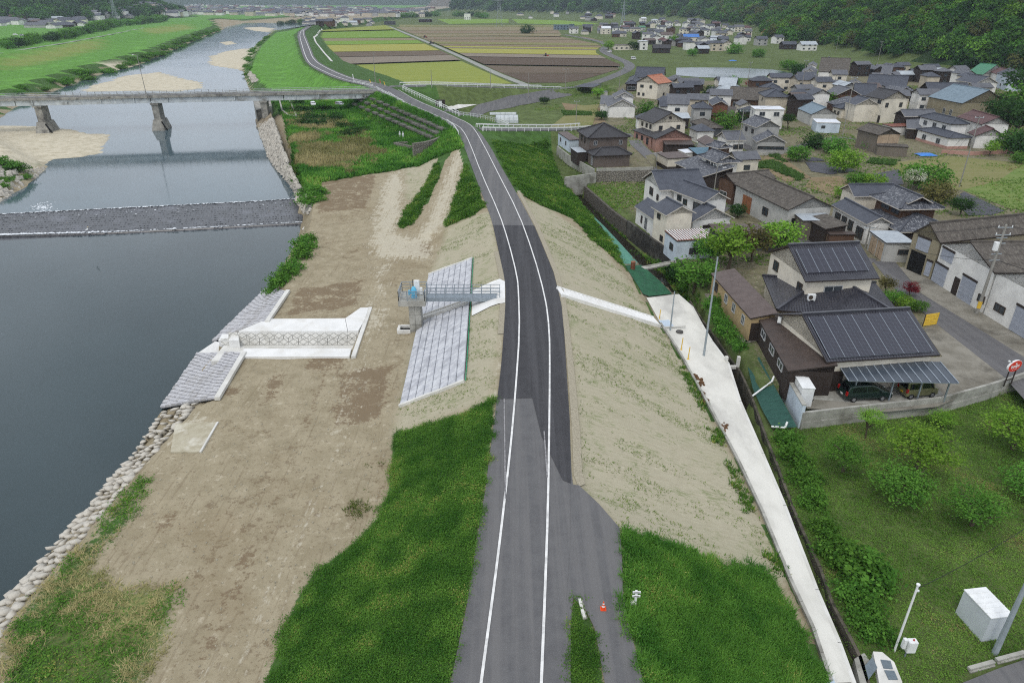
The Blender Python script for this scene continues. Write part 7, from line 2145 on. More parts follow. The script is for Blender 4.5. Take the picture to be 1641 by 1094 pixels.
def leafy(name, label, x, y, hgt, size, leaves, m, tint, spread=.16):
    n = len(x)
    z = hz(x, y)
    h = rng.uniform(hgt[0], hgt[1], n)
    co, ti = [], []
    for b in range(leaves):
        px, py = x + rng.normal(0, spread, n), y + rng.normal(0, spread, n)
        pz = z + h * rng.uniform(.15, 1.05, n)
        nr = rng.normal(0, .75, (n, 3)); nr[:, 2] = np.abs(nr[:, 2]) + .55
        nr /= np.linalg.norm(nr, axis=1)[:, None]
        a = np.cross(nr, rng.normal(size=(n, 3))); a /= np.linalg.norm(a, axis=1)[:, None]
        c = np.cross(nr, a)
        s = rng.uniform(size[0], size[1], n)[:, None]
        p = np.stack([px, py, pz], 1)
        co.append(np.stack([p - a * s, p + c * s * .45, p + a * s, p - c * s * .45], 1))
        ti.append(np.repeat(np.clip(tint + rng.uniform(-.22, .22, n), 0, 1)[:, None], 4, 1))
    co = np.concatenate(co).reshape(-1, 3); ti = np.concatenate(ti).ravel()
    me = mesh_np(name, co, np.arange(len(co)).reshape(-1, 4), ti, m, 4)
    o = bpy.data.objects.new(name, me); COL.objects.link(o)
    return tag(o, label, 'grass', kind='stuff')
def sample_poly(polys, dens, thr=None, world=False):
    X, Y = [], []
    for q in polys:
        q = q if world else wpoly(q)
        a = np.array([p[:2] for p in q])
        lo, hi = a.min(0), a.max(0)
        lo, hi = lo - 1.2, hi + 1.2
        n = int((hi[0] - lo[0]) * (hi[1] - lo[1]) * dens)
        x, y = rng.uniform(lo[0], hi[0], n), rng.uniform(lo[1], hi[1], n)
        d = dline(x, y, [(p[0], p[1], 0) for p in list(a) + [a[0]]])[0]
        d = np.where(inpoly(x, y, a), d, -d)
        k = d > 1.1 * (patch(x, y, 3.5, 8) - .5) + .1
        k &= ~((x > xof(RL, y) + .25) & (x < xof(RR, y) - .25))
        X.append(x[k]); Y.append(y[k])
    return np.concatenate(X), np.concatenate(Y)
def patch(x, y, s, ph=0):
    tot = np.zeros(len(x))
    for o, (f, a) in enumerate(((1, .5), (2.3, .3), (5.1, .2))):
        g = np.random.default_rng(int(ph * 10) + o + 3).random((64, 64))
        u, v = x * s * f * .35 + 100, y * s * f * .35 + 100
        i, j = np.floor(u).astype(int), np.floor(v).astype(int)
        fu, fv = u - i, v - j
        fu, fv = fu * fu * (3 - 2 * fu), fv * fv * (3 - 2 * fv)
        q = lambda di, dj: g[(i + di) % 64, (j + dj) % 64]
        tot += a * ((q(0, 0) * (1 - fu) + q(1, 0) * fu) * (1 - fv) + (q(0, 1) * (1 - fu) + q(1, 1) * fu) * fv)
    return np.clip((tot - .5) * 1.9 + .5 + rng.normal(0, .08, len(x)), 0, 1)
M_GRASS = leaf_mat('lush_weeds', srgb(62, 106, 42), srgb(116, 160, 68), srgb(158, 162, 90))
M_GRASSO = leaf_mat('orchard_grass', srgb(86, 124, 52), srgb(138, 174, 82), srgb(158, 146, 100))
M_GRASSD = leaf_mat('dry_reeds', srgb(138, 140, 88), srgb(196, 186, 136))
M_SEED = leaf_mat('sparse_seedlings', srgb(92, 116, 56), srgb(128, 138, 78))
x, y = sample_poly([G_LEFT], 120)
leafy('weeds', 'dense green weeds on the river slope of the levee beside the road', x, y, (.08, .32), (.03, .075), 8, M_GRASS, patch(x, y, 2.2) * .85)
x, y = sample_poly([G_RIGHT], 115)
k = rng.random(len(x)) < .45
tufts('grass', 'tall grass blades among the weeds behind the small distance post', x[k], y[k], (.3, .7), (.04, .08), 5, M_GRASS, patch(x[k], y[k], 2.0, 2) * .85, .8)
leafy('weeds', 'tall green weeds on the village slope behind the small distance post', x, y, (.1, .4), (.03, .075), 7, M_GRASS, patch(x, y, 2.0, 2) * .85)
x, y = sample_poly([G_ISLE], 110)
leafy('weeds', 'green weeds on the narrow island between road and path', x, y, (.08, .32), (.03, .075), 8, M_GRASS, patch(x, y, 2.1, 4) * .85)
x, y = sample_poly([G_RFAR, G_LFAR, G_MID], 34)
leafy('weeds', 'long green grass on the upper levee slopes towards the junction', x, y, (.15, .5), (.1, .2), 6, M_GRASS, patch(x, y, 1.2, 1) * .85, .2)
x, y = sample_poly([G_BRIDGE], 7)
dr = lookup(mk_dry, x, y)
k = (dr > .2) & (patch(x, y, .35, 9) * .75 + dr * .5 > .72)
tufts('reeds', 'pale dry reeds and grass on the flat below the bridge', x[k], y[k], (.5, 1.3), (.16, .34), 5, M_GRASSD, patch(x[k], y[k], .3), .5)
tufts('weeds', 'rank green undergrowth around the reeds below the bridge', x[~k], y[~k], (.4, 1.1), (.2, .45), 6, M_GRASS, patch(x[~k], y[~k], .5) * .85, .7)
ox = [p for p in ORCH]
ow = [p for p in ORCH if 20 < p[1] < 75]
x = rng.uniform(14, 62, 130000); y = rng.uniform(19, 62, 130000)
k = inpoly(x, y, ORCH) & (rng.random(len(x)) < .75) & ~inpoly(x, y, [G(a, b, Z_ORCH) for a, b in [(1540, 1080), (1560, 1076), (1600, 1062), (1660, 1042), (1800, 1000), (1800, 1200), (1530, 1200)]])
x, y = x[k], y[k]
leafy('orchard_grass', 'green orchard grass around the young trees', x, y, (.04, .18), (.03, .08), 6, M_GRASSO, patch(x, y, .9) * .9)
x, y = sample_poly([G_BANK], 60)
k = rng.random(len(x)) < .15 + .8 * patch(x, y, 1.1, 3)
x, y = x[k], y[k]
pt_ = patch(x, y, .55, 5)
k = pt_ > .5
leafy('weeds', 'green weeds on the river bank behind the boulders', x[k], y[k], (.08, .3), (.05, .1), 6, M_GRASS, pt_[k] * .8)
tufts('dry_grass', 'straw coloured dead grass matted on the river bank', x[~k], y[~k], (.1, .32), (.03, .07), 5, M_GRASSD, pt_[~k] * 2.2, 1.6)
x, y = sample_poly([G_CLOTH], 50)
k = patch(x, y, .8) > .55
tufts('weeds', 'thin patch of weeds at the edge of the bare terrace', x[k], y[k], (.1, .3), (.05, .1), 4, M_SEED, None, .8)
x, y = sample_poly(STRAW, 26)
ca, sa_ = math.cos(.42), math.sin(.42)
pp = patch((x * ca - y * sa_) * .35, (x * sa_ + y * ca) * 3.0, 1.0, 6) * .6 + patch(x, y, .5, 7) * .4
k = (pp + rng.normal(0, .06, len(x)) > .66)
tufts('seedlings', 'thin green seedlings sprouting in lines on the strawed slopes', x[k], y[k], (.05, .14), (.04, .09), 4, M_SEED, None, 1.2)
x, y = sample_poly([[(1086, 566), (1110, 608), (1140, 662), (1180, 742), (1220, 828), (1262, 930), (1240, 925), (1200, 830), (1160, 740), (1120, 660), (1095, 610)]], 40)
k = patch(x, y, .9, 2) > .5
tufts('weeds', 'ragged weeds along the foot of the strawed slope by the kerb', x[k], y[k], (.12, .4), (.06, .13), 5, M_GRASS, None, .8)
x = rng.uniform(8, 230, 150000); y = rng.uniform(95, 330, 150000)
g = lookup(mk_g, x, y)
k = (x > xof(TR, y) + 3) & (patch(x, y, .22, 1) > .5) & (lookup(HL, x, y) < .5)
for q in TAKEN:
    k &= np.hypot(x - q[0], y - q[1]) > q[2] * .8
tufts('weeds', 'rough grass in the gaps between village yards and plots', x[k], y[k], (.12, .4), (.12, .32), 4, M_GRASSO, patch(x[k], y[k], .5), .9)
x, y = sample_poly([[(1005, 400), (1040, 425), (1085, 468), (1120, 512), (1110, 470), (1080, 440), (1050, 420)], [(940, 325), (985, 372), (1010, 395), (1000, 372), (960, 335)]], 14)
tufts('weeds', 'weeds growing in the creek bed', x, y, (.3, .8), (.15, .35), 5, M_GRASS, None, .7)
x, y = sample_poly([LOT], 9, world=True)
tufts('weeds', 'grass of the empty lot below the rubble wall', x, y, (.1, .3), (.1, .25), 4, M_GRASSO, None, .8)
M_BARK = mat('bark', srgb(92, 82, 70), srgb(70, 62, 54), 3, 1, .5, 12)
M_LEAF = dict(mid=leaf_mat('green_foliage', srgb(62, 104, 42), srgb(110, 156, 66)), yel=leaf_mat('yellow_green_foliage', srgb(88, 132, 44), srgb(142, 182, 74)), dark=leaf_mat('dark_evergreen_foliage', srgb(36, 62, 34), srgb(66, 98, 50)),
              red=leaf_mat('red_maple_foliage', srgb(110, 36, 44), srgb(142, 56, 58)), white=leaf_mat('white_blossom', srgb(150, 164, 120), srgb(232, 234, 220)), brn=leaf_mat('olive_brown_foliage', srgb(84, 86, 50), srgb(122, 116, 72)))
def crown_mesh(name, seed, m, n_cl, n_lf, leaf, squash=.75, hollow=.35, low=-.5):
    r = np.random.default_rng(seed)
    c = r.normal(size=(n_cl, 3)); c /= np.linalg.norm(c, axis=1)[:, None]
    rad = r.uniform(hollow, 1, n_cl) ** .6
    lump = 1 + .22 * np.sin(c[:, 0] * 3 + seed) * np.sin(c[:, 1] * 4 + 2 * seed)
    c *= (rad * lump)[:, None]
    c[:, 2] = np.where(c[:, 2] < low, low + r.uniform(0, .3, n_cl), c[:, 2]) * squash
    cl_t = r.random(n_cl)
    cs = r.uniform(.1, .24, n_cl)
    idx = np.repeat(np.arange(n_cl), n_lf)
    p = c[idx] + r.normal(size=(len(idx), 3)) * cs[idx][:, None] * np.array([1, 1, .7])
    nrm = r.normal(size=(len(idx), 3)) + p * .8 + np.array([0, 0, .7])
    nrm /= np.linalg.norm(nrm, axis=1)[:, None]
    a = np.cross(nrm, r.normal(size=(len(idx), 3))); a /= np.linalg.norm(a, axis=1)[:, None]
    b = np.cross(nrm, a)
    s = leaf * r.uniform(.6, 1.3, len(idx))[:, None]
    q = np.stack([p - a * s, p + b * s * .6, p + a * s, p - b * s * .6], 1)
    ti = np.repeat(np.clip(cl_t[idx] * .7 + r.uniform(0, .3, len(idx)), 0, 1)[:, None], 4, 1)
    return mesh_np(name, q.reshape(-1, 3), np.arange(len(idx) * 4).reshape(-1, 4), ti.ravel(), m, 4)
def trunk_mesh(seed, spread=.75, ht=1.0):
    r = random.Random(seed)
    mb = MB()
    base = Vector((0, 0, -.08)); k = Vector((r.uniform(-.06, .06), r.uniform(-.06, .06), .45))
    mb.tube(base, k, .06, .045, 7)
    n = 6
    for i in range(n):
        a = 2 * math.pi * i / n + r.uniform(-.4, .4)
        e = k + Vector((math.cos(a) * spread * r.uniform(.35, .6), math.sin(a) * spread * r.uniform(.35, .6), r.uniform(.3, .6)))
        mb.tube(k - Vector((0, 0, .03)), e, .032, .016, 6)
        for j in range(2):
            f = e + Vector((math.cos(a + r.uniform(-.9, .9)) * .3, math.sin(a + r.uniform(-.9, .9)) * .3, r.uniform(.12, .32)))
            mb.tube(e, f, .015, .006, 5)
    me = bpy.data.meshes.new('trunk')
    me.from_pydata(mb.v, [], mb.f)
    me.materials.append(M_BARK)
    return me
TR_M = [trunk_mesh(k) for k in range(3)]
CR = {}
for key in M_LEAF:
    CR[key] = [crown_mesh('crown', 10 + k, M_LEAF[key], 90, 20, .075) for k in range(2 if key in ('mid', 'dark', 'yel') else 1)]
CRN = {k: [crown_mesh('crown', 40 + j, M_LEAF[k], 130, 24, .05, .8, .3) for j in range(2)] for k in ('mid', 'yel')}
CRB = [crown_mesh('foliage', 60 + k, M_LEAF['mid'], 70, 22, .085, .75, .2, -.25) for k in range(3)]
CRBD = [crown_mesh('foliage', 70 + k, M_LEAF['dark'], 70, 22, .085, .75, .2, -.25) for k in range(2)]
rt = random.Random(5)
def tree(px, py, h, r, kind, label, group=None, near=False, at=None, name='tree'):
    p = P(px, py) if at is None else at
    root = thing(name, label, 'tree', p, group)
    me = rt.choice((CRN if near and kind in CRN else CR)[kind])
    sz = max(h * .5, r * .7)
    tr = bpy.data.objects.new('trunk', rt.choice(TR_M)); COL.objects.link(tr); tr.parent = root
    zc = max(h - r * .5, h * .55) if near else max(h - r * .62, h * .5)
    tr.scale = (r * 1.25, r * 1.25, zc)
    tr.rotation_euler = (0, 0, rt.uniform(0, 6.28))
    cr = bpy.data.objects.new('crown', me); COL.objects.link(cr); cr.parent = root
    cr.location = (0, 0, zc)
    cr.scale = (r * rt.uniform(.92, 1.08), r * rt.uniform(.92, 1.08), max(r * .85, (h - zc) * 1.25) if not near else r * .62)
    cr.rotation_euler = (0, 0, rt.uniform(0, 6.28))
    return root
def bush(px, py, h, r, label, group=None, dark=False, at=None):
    p = P(px, py) if at is None else at
    me = rt.choice(CRBD if dark else CRB)
    o = bpy.data.objects.new('shrub', me); COL.objects.link(o)
    o.location = (p[0], p[1], p[2] + h * .22)
    o.scale = (r * rt.uniform(.9, 1.1), r * rt.uniform(.9, 1.1), h)
    o.rotation_euler = (0, 0, rt.uniform(0, 6.28))
    return tag(o, label, 'shrub', group)
for (px, py, h, r, k, lab) in (
    (1387, 702, 3.0, 1.1, 'yel', 'slender yellow green sapling right against the yard wall'), (1468, 752, 4.2, 2.9, 'yel', 'spreading orchard tree with open branches below the yard wall'),
    (1438, 806, 3.4, 2.5, 'mid', 'low bushy orchard tree downhill of the spreading one'), (1622, 720, 3.8, 2.6, 'yel', 'pale green orchard tree near the end of the yard wall'),
    (1556, 842, 3.2, 2.1, 'mid', 'round orchard tree standing alone in the open grass'), (1350, 756, 3.2, 1.8, 'mid', 'thin orchard tree close to the ditch hedge'), (1655, 800, 2.8, 2.4, 'mid', 'orchard tree beyond the lone round one'),
    (1508, 620 + 62, 1.6, 1.2, 'yel', 'small bright shrub tree under the yard wall bend')):
    tree(px, py, h, r, k, lab, near=True)
for (px, py, h, r) in ((1262, 712, 1.5, 1.3), (1275, 740, 1.6, 1.5), (1288, 772, 1.5, 1.4), (1300, 808, 1.5, 1.3), (1318, 850, 1.3, 1.2), (1338, 885, 1.5, 1.5), (1362, 910, 1.7, 1.8), (1392, 925, 1.7, 1.9), (1372, 955, 1.5, 1.5), (1385, 990, 1.5, 1.3), (1400, 1015, 1.3, 1.2)):
    bush(px, py, h, r, 'leafy hedge shrub along the orchard edge of the ditch', 'hedge shrubs beside the ditch')
for (px, py, h, r, k, lab) in (
    (1112, 468, 5.0, 3.0, 'mid', 'leafy tree over the creek beside the ochre wing'), (1166, 432, 6.4, 3.4, 'yel', 'bright green tree between ochre wing and striped roof shed'), (1205, 420, 5.2, 2.8, 'brn', 'olive brown tree behind the ochre wing'),
    (1248, 402, 4.6, 3.2, 'yel', 'broad bright tree behind the upper solar roof'), (1088, 452, 3.2, 2.2, 'dark', 'dark tree at the bend of the creek'), (1136, 420, 4.0, 2.4, 'mid', 'green tree in front of the striped roof shed'),
    (1352, 275, 5.0, 4.0, 'yel', 'large yellow green tree among the garden plots'), (1338, 246, 3.6, 3.2, 'mid', 'green tree behind the large yellow green garden tree'), (1278, 258, 3.6, 3.0, 'mid', 'green tree beside the dark mulch plot'),
    (1306, 238, 3.4, 3.2, 'dark', 'dark garden tree near the street by the white box shed'), (1262, 208, 4.6, 2.0, 'dark', 'upright dark tree beside the flat white roof'), (1482, 302, 5.0, 4.4, 'mid', 'big round green tree behind the old timber house'),
    (1462, 306, 4.2, 1.8, 'white', 'white blossoming tree beside the old timber house'), (1502, 325, 4.0, 3.2, 'brn', 'olive tree at the corner of the old timber house'), (1538, 345, 3.2, 1.9, 'dark', 'small pine beside the warehouse roof'),
    (1330, 172, 4.4, 4.6, 'mid', 'broad tree behind the blue grey tin shed'), (1136, 155, 4.0, 3.4, 'dark', 'dark tree beside the steep pale blue roof'), (1038, 184, 4.0, 3.8, 'mid', 'spreading tree behind the cream and pink house'),
    (963, 192, 3.0, 2.2, 'dark', 'clipped dark tree beside the white storehouse'), (958, 158, 4.0, 2.4, 'yel', 'yellow green tree near the open carport'), (1092, 180, 3.0, 3.0, 'dark', 'dark tree beside the rusted gable house'),
    (1158, 205, 4.0, 4.2, 'mid', 'broad green tree below the rusted gable house'), (1188, 196, 3.6, 3.0, 'dark', 'dark tree above the broad green one in the village'), (1200, 146, 4.4, 2.0, 'red', 'dark red maple by the pole behind the metal roof'),
    (872, 167, 2.6, 1.8, 'dark', 'small dark tree at the edge of the lower lane'), (1182, 348, 2.4, 1.7, 'dark', 'trimmed garden pine beside the long workshop'), (1400, 300, 2.6, 2.6, 'yel', 'bright shrub tree behind the old timber house roof'),
    (1372, 296, 2.6, 2.4, 'mid', 'green shrub tree by the dark mulch field'), (1348, 318, 2.2, 1.6, 'yel', 'yellow green shrub at the end of the white wing'), (1430, 486, 1.8, 1.3, 'mid', 'clipped garden tree behind the black ridge tiles'),
    (1448, 494, 1.7, 1.3, 'yel', 'bright clipped garden tree beside the street garden'), (1457, 474, 1.8, 1.0, 'red', 'small dark red maple in the street garden'), (1470, 500, 1.5, 1.1, 'mid', 'low garden tree next to the yellow fence'), (1418, 472, 2.4, 1.2, 'brn', 'bare olive brown garden tree behind the solar house'),
    (1282, 122, 6.0, 5.0, 'dark', 'dark tree at the tail of the pond'), (1262, 112, 5.0, 4.5, 'mid', 'green tree on the far corner of the pond'), (1176, 137, 3.4, 3.4, 'mid', 'green bush-like tree on the near bank of the pond'),
    (1228, 137, 3.4, 3.4, 'mid', 'green tree between pond and low hip roof'), (1395, 240, 2.4, 2.0, 'mid', 'small tree beside the weathered barn'), (1585, 250, 3.4, 1.8, 'yel', 'young tree in front of the red brown roofed house'), (1633, 262, 2.6, 2.0, 'mid', 'small green tree in the meadow by the brick wall'),
    (1545, 232, 2.4, 1.8, 'brn', 'olive shrub tree on the brick terrace'), (1110, 90, 5, 4, 'mid', 'green tree beyond the pond near the blue roof'), (1080, 72, 7, 6, 'mid', 'large green tree left of the blue roofed house'), (1014, 80, 6, 5, 'dark', 'dark tree beside the tall white box house'), (975, 80, 6, 4, 'yel', 'bright tree at the road bend'),
    (1150, 76, 6, 5, 'dark', 'dark tree among the far village gardens'), (1175, 86, 6, 6, 'mid', 'green tree on the terrace beyond the pond'), (1215, 92, 5, 5, 'mid', 'round tree below the terrace beyond the pond'), (1030, 62, 6, 5, 'mid', 'tree in the open middle of the far village'), (845, 54, 8, 8, 'dark', 'isolated clump of trees in the far paddy fields')):
    tree(px, py, h, r, k, lab)
for (px, py, h, r) in ((1596, 205, 9, 5), (1622, 222, 10, 6), (1640, 200, 12, 7), (1612, 240, 5, 4), (1642, 250, 6, 5), (1655, 170, 13, 8), (1632, 160, 12, 7), (1600, 180, 6, 4)):
    tree(px, py, h, r, 'dark' if rt.random() < .75 else 'mid', 'big evergreen at the wood edge beside the red brown roofed house', 'evergreens at the wood edge')
for (px, py, h, r) in ((489, 398, 2.0, 1.8), (483, 412, 2.0, 1.7), (470, 432, 1.6, 1.5), (462, 445, 1.8, 1.7), (451, 458, 2.0, 2.0), (441, 470, 1.5, 1.6), (495, 385, 1.2, 1.2)):
    bush(px, py, h, r, 'green shrub overhanging the river below the weir', 'shrubs on the bank below the weir')
for (px, py, h, r) in ((12, 268, 1.5, 3.0), (28, 272, 1.4, 2.6), (-5, 262, 1.6, 3.0), (10, 290, 1.0, 1.8), (40, 285, .9, 1.6), (5, 300, .9, 1.5)):
    bush(px, py, h, r, 'green shrub on the stony spit across the river', 'shrubs on the stony spit')
for (px, py, h, r) in ((500, 325, 1.5, 2.6), (490, 312, 1.3, 2.0), (508, 310, 1.4, 2.4), (482, 290, 1.2, 1.8), (478, 272, 1.3, 2.0)):
    bush(px, py, h, r, 'rank green shrub on the bank above the weir', 'shrubs on the bank above the weir')
for (px, py, h, r) in ((485, 180, 2.2, 4), (500, 192, 2.2, 4.4), (515, 200, 1.8, 3.6), (492, 200, 2.0, 3.8), (535, 192, 2.0, 4), (550, 205, 1.8, 3.6), (562, 218, 1.8, 3.6), (575, 212, 1.6, 3.2), (520, 178, 1.8, 3.4), (478, 168, 2, 3), (585, 158, 2, 3)):
    bush(px, py, h, r, 'dark scrub on the flat below the bridge', 'scrub below the bridge', True)
for (px, py, h, r) in ((1146, 505, 1.4, 1.0), (1156, 520, 1.5, 1.1), (1164, 535, 1.5, 1.2), (1174, 548, 1.3, 1.1), (1184, 558, 1.1, .9), (1150, 490, 1.6, 1.0), (1138, 492, 1.4, 1.0), (1072, 432, 1.3, 1.1), (1060, 424, 1.1, .9), (1088, 444, 1.6, 1.3), (1100, 462, 1.6, 1.3)):
    bush(px, py, h, r, 'ivy clump hanging over the walls of the creek', 'ivy clumps on the creek walls')
def line_bushes(pts, n, h, r, label, group, dark=False, jit=2.0):
    w = resample([P(*p) for p in pts], 1.0)
    for k in range(n):
        p = w[int((k + rt.random() * .8) / n * (len(w) - 1))]
        x, y = p[0] + rt.uniform(-jit, jit), p[1] + rt.uniform(-jit, jit)
        s = rt.uniform(.6, 1.3)
        bush(0, 0, h * s, r * s, ('low ' if s < .85 else 'spreading ' if s > 1.1 else 'middling ') + label, group, dark, (x, y, float(hz(x, y))))
line_bushes([(20, 148), (75, 142), (140, 122), (195, 107), (255, 86), (305, 64), (350, 47)], 60, 2.2, 4.5, 'bank shrub along the far water edge beyond the bridge', 'shrubs along the far river bank', jit=3)
line_bushes([(398, 125), (394, 108), (404, 90), (414, 75), (432, 58)], 16, 1.8, 3.2, 'bank shrub on the near water edge beyond the bridge', 'shrubs along the near bank beyond the bridge')
def line_trees(pts, n, h, r, kinds, label, group, jit=6.0):
    w = resample([P(*p) for p in pts], 2.0)
    for k in range(n):
        p = w[int((k + rt.random() * .8) / n * (len(w) - 1))]
        x, y = p[0] + rt.uniform(-jit, jit), p[1] + rt.uniform(-jit, jit)
        s = rt.uniform(.7, 1.25)
        kd = rt.choice(kinds)
        tree(0, 0, h * s, r * s, kd, ('small ' if s < .9 else 'large ' if s > 1.1 else 'medium ') + ('dark ' if kd == 'dark' else 'green ') + label, group, at=(x, y, float(hz(x, y))))
line_trees([(0, 80), (60, 70), (105, 62), (150, 52)], 24, 7, 6, ['dark', 'mid'], 'tree in the row behind the far levee', 'trees behind the far levee')
line_trees([(150, 52), (185, 44), (245, 37), (262, 34)], 26, 9, 8, ['dark', 'mid', 'mid'], 'tree of the thick belt near the distant town', 'tree belt near the distant town')
line_trees([(440, 41), (490, 38)], 6, 7, 7, ['mid', 'dark'], 'tree beside the bend at the end of the levee road', 'trees at the end of the levee road')
line_trees([(640, 26), (700, 27), (760, 27), (780, 30)], 16, 9, 8, ['dark', 'mid'], 'tree among the farmsteads before the far hill', 'trees among the far farmsteads')
M_CROP = leaf_mat('bean_leaves', srgb(70, 108, 52), srgb(112, 146, 82))
x, y = sample_poly([[(1186, 262), (1240, 258), (1292, 284), (1278, 290), (1235, 272), (1190, 268)], [(1230, 248), (1256, 262), (1262, 260), (1240, 246)], [(1395, 255), (1440, 258), (1432, 266), (1388, 262)], [(900, 178), (950, 180), (948, 186), (905, 186)]], 14)
tufts('vegetable_rows', 'leafy green vegetable rows in the village garden plots', x, y, (.3, .7), (.2, .4), 6, M_CROP, None, .6)
def forest(name, label, pts, meshes, material_names=None):
    col = bpy.data.collections.new(name + '_crowns')
    for me in meshes:
        o = bpy.data.objects.new('forest_crown', me)
        col.objects.link(o)
    me = bpy.data.meshes.new(name)
    n = len(pts)
    me.vertices.add(n); me.vertices.foreach_set('co', np.array([p[:3] for p in pts], np.float32).ravel())
    for nm, j in (('rad', 3), ('rotz', 4)):
        a = me.attributes.new(nm, 'FLOAT', 'POINT'); a.data.foreach_set('value', np.array([p[j] for p in pts], np.float32))
    me.update()
    o = bpy.data.objects.new(name, me); COL.objects.link(o)
    ng = bpy.data.node_groups.new(name, 'GeometryNodeTree')
    ng.interface.new_socket('Geometry', in_out='INPUT', socket_type='NodeSocketGeometry')
    ng.interface.new_socket('Geometry', in_out='OUTPUT', socket_type='NodeSocketGeometry')
    N, Lk = ng.nodes, ng.links
    gi, go = N.new('NodeGroupInput'), N.new('NodeGroupOutput')
    ci = N.new('GeometryNodeCollectionInfo'); ci.inputs['Collection'].default_value = col
    ci.inputs['Separate Children'].default_value = True; ci.inputs['Reset Children'].default_value = True
    iop = N.new('GeometryNodeInstanceOnPoints'); iop.inputs['Pick Instance'].default_value = True
    ra = N.new('GeometryNodeInputNamedAttribute'); ra.data_type = 'FLOAT'; ra.inputs['Name'].default_value = 'rad'
    rz = N.new('GeometryNodeInputNamedAttribute'); rz.data_type = 'FLOAT'; rz.inputs['Name'].default_value = 'rotz'
    cx = N.new('ShaderNodeCombineXYZ')
    rnd = N.new('FunctionNodeRandomValue'); rnd.data_type = 'INT'
    rnd.inputs['Min'].default_value = 0; rnd.inputs['Max'].default_value = len(meshes) - 1
    Lk.new(gi.outputs[0], iop.inputs['Points'])
    Lk.new(ci.outputs[0], iop.inputs['Instance'])
    Lk.new(rz.outputs[0], cx.inputs[2])
    Lk.new(cx.outputs[0], iop.inputs['Rotation'])
    Lk.new(ra.outputs[0], iop.inputs['Scale'])
    ri = [s for s in rnd.outputs if s.type == 'INT'][0]
    Lk.new(ri, iop.inputs['Instance Index'])
    Lk.new(iop.outputs[0], go.inputs[0])
    md = o.modifiers.new('scatter', 'NODES'); md.node_group = ng
    return tag(o, label, 'forest', kind='stuff')
M_FOR = dict(mid=leaf_mat('forest_green', srgb(56, 92, 42), srgb(98, 140, 60)), dark=leaf_mat('forest_dark', srgb(40, 68, 36), srgb(68, 104, 52)), brn=leaf_mat('forest_olive', srgb(74, 80, 46), srgb(104, 108, 62)), yel=leaf_mat('forest_bright', srgb(84, 122, 46), srgb(124, 164, 68)))
FCR = [crown_mesh('forest_crown', 80 + k, M_FOR[key], 60, 8, .15, .95, .55, -.45) for k, key in enumerate(('mid', 'dark', 'dark', 'mid', 'dark', 'brn', 'mid', 'dark', 'mid', 'yel'))]
def hill_points(x0, x1, y0, y1, n, r0, r1, minh=1.5, cond=None):
    x, y = rng.uniform(x0, x1, n), rng.uniform(y0, y1, n)
    h = hill(x, y)
    k = h > minh
    if cond is not None: k &= cond(x, y)
    x, y = x[k], y[k]
    z = hz(x, y)
    r = rng.uniform(r0, r1, len(x))
    return [(a, b, c + q * .75, q, w) for a, b, c, q, w in zip(x, y, z, r, rng.uniform(0, 6.28, len(x)))]
FCD = [me for me in FCR[:4]]
vis = lambda x, y: np.abs(x) < .82 * y + 60
forest('hillside_forest', 'dense green mixed forest on the hill behind the village', hill_points(200, 700, 180, 1000, 9000, 3.2, 6.2, 1.5, vis) + hill_points(200, 1100, 1000, 1900, 7000, 5, 9, 1.5, vis), FCR)
forest('far_forest', 'far forested ridge closing the valley beyond the paddy fields', hill_points(-700, 1800, 1700, 3300, 9000, 8, 14, 4, lambda x, y: vis(x, y) & (y - 1500 < 1400)), FCD)
forest('left_hill_forest', 'dark green wooded hill beside the town across the river', hill_points(-1900, -650, 1050, 2200, 5000, 7, 12, 3, vis), FCD)
r = random.Random(77)
mb = MB()
TERR = wpoly([(600, 420), (690, 420), (640, 650), (625, 780), (520, 905), (420, 1090), (240, 1090), (290, 940), (160, 905), (240, 770), (330, 650), (400, 580), (480, 420)])
tx, ty = [p[0] for p in TERR], [p[1] for p in TERR]
n = 0
while n < 2600:
    x, y = r.uniform(min(tx), max(tx)), r.uniform(min(ty), max(ty))
    if inpoly(np.array([x]), np.array([y]), TERR)[0]:
        pebble(mb, (x, y, float(hz(x, y))), r.choice([.03, .04, .05, .06, .1]) * r.uniform(.7, 1.3), r); n += 1
tag(mb.build('gravel', M_GRAV), 'small stones strewn over the bare river terrace', 'gravel', kind='stuff')
M_TYRE = mat('tyre_rubber', srgb(32, 32, 34), None, 4, .9)
M_RIM = mat('alloy_rim', srgb(168, 170, 174), None, 4, .35, spec=.6, metal=.6)
M_CGLS = mat('car_glass', srgb(22, 26, 28), None, 2, .06, spec=.8)
M_LAMP = mat('lamp_glass', srgb(226, 228, 226), None, 2, .15, spec=.7)
M_TAIL = mat('tail_lamp', srgb(170, 30, 28), None, 2, .2, spec=.6)
M_PLATE = mat('yellow_plate', srgb(226, 190, 60), None, 2, .5)
def paint(name, c):
    if name in MATS: return MATS[name]
    m = bpy.data.materials.new(name); t = NT(m)
    t.b.inputs['Base Color'].default_value = c
    t.b.inputs['Roughness'].default_value = .3
    t.b.inputs['Metallic'].default_value = .25
    t.b.inputs['Coat Weight'].default_value = .6
    t.b.inputs['Coat Roughness'].default_value = .08
    MATS[name] = m
    return m
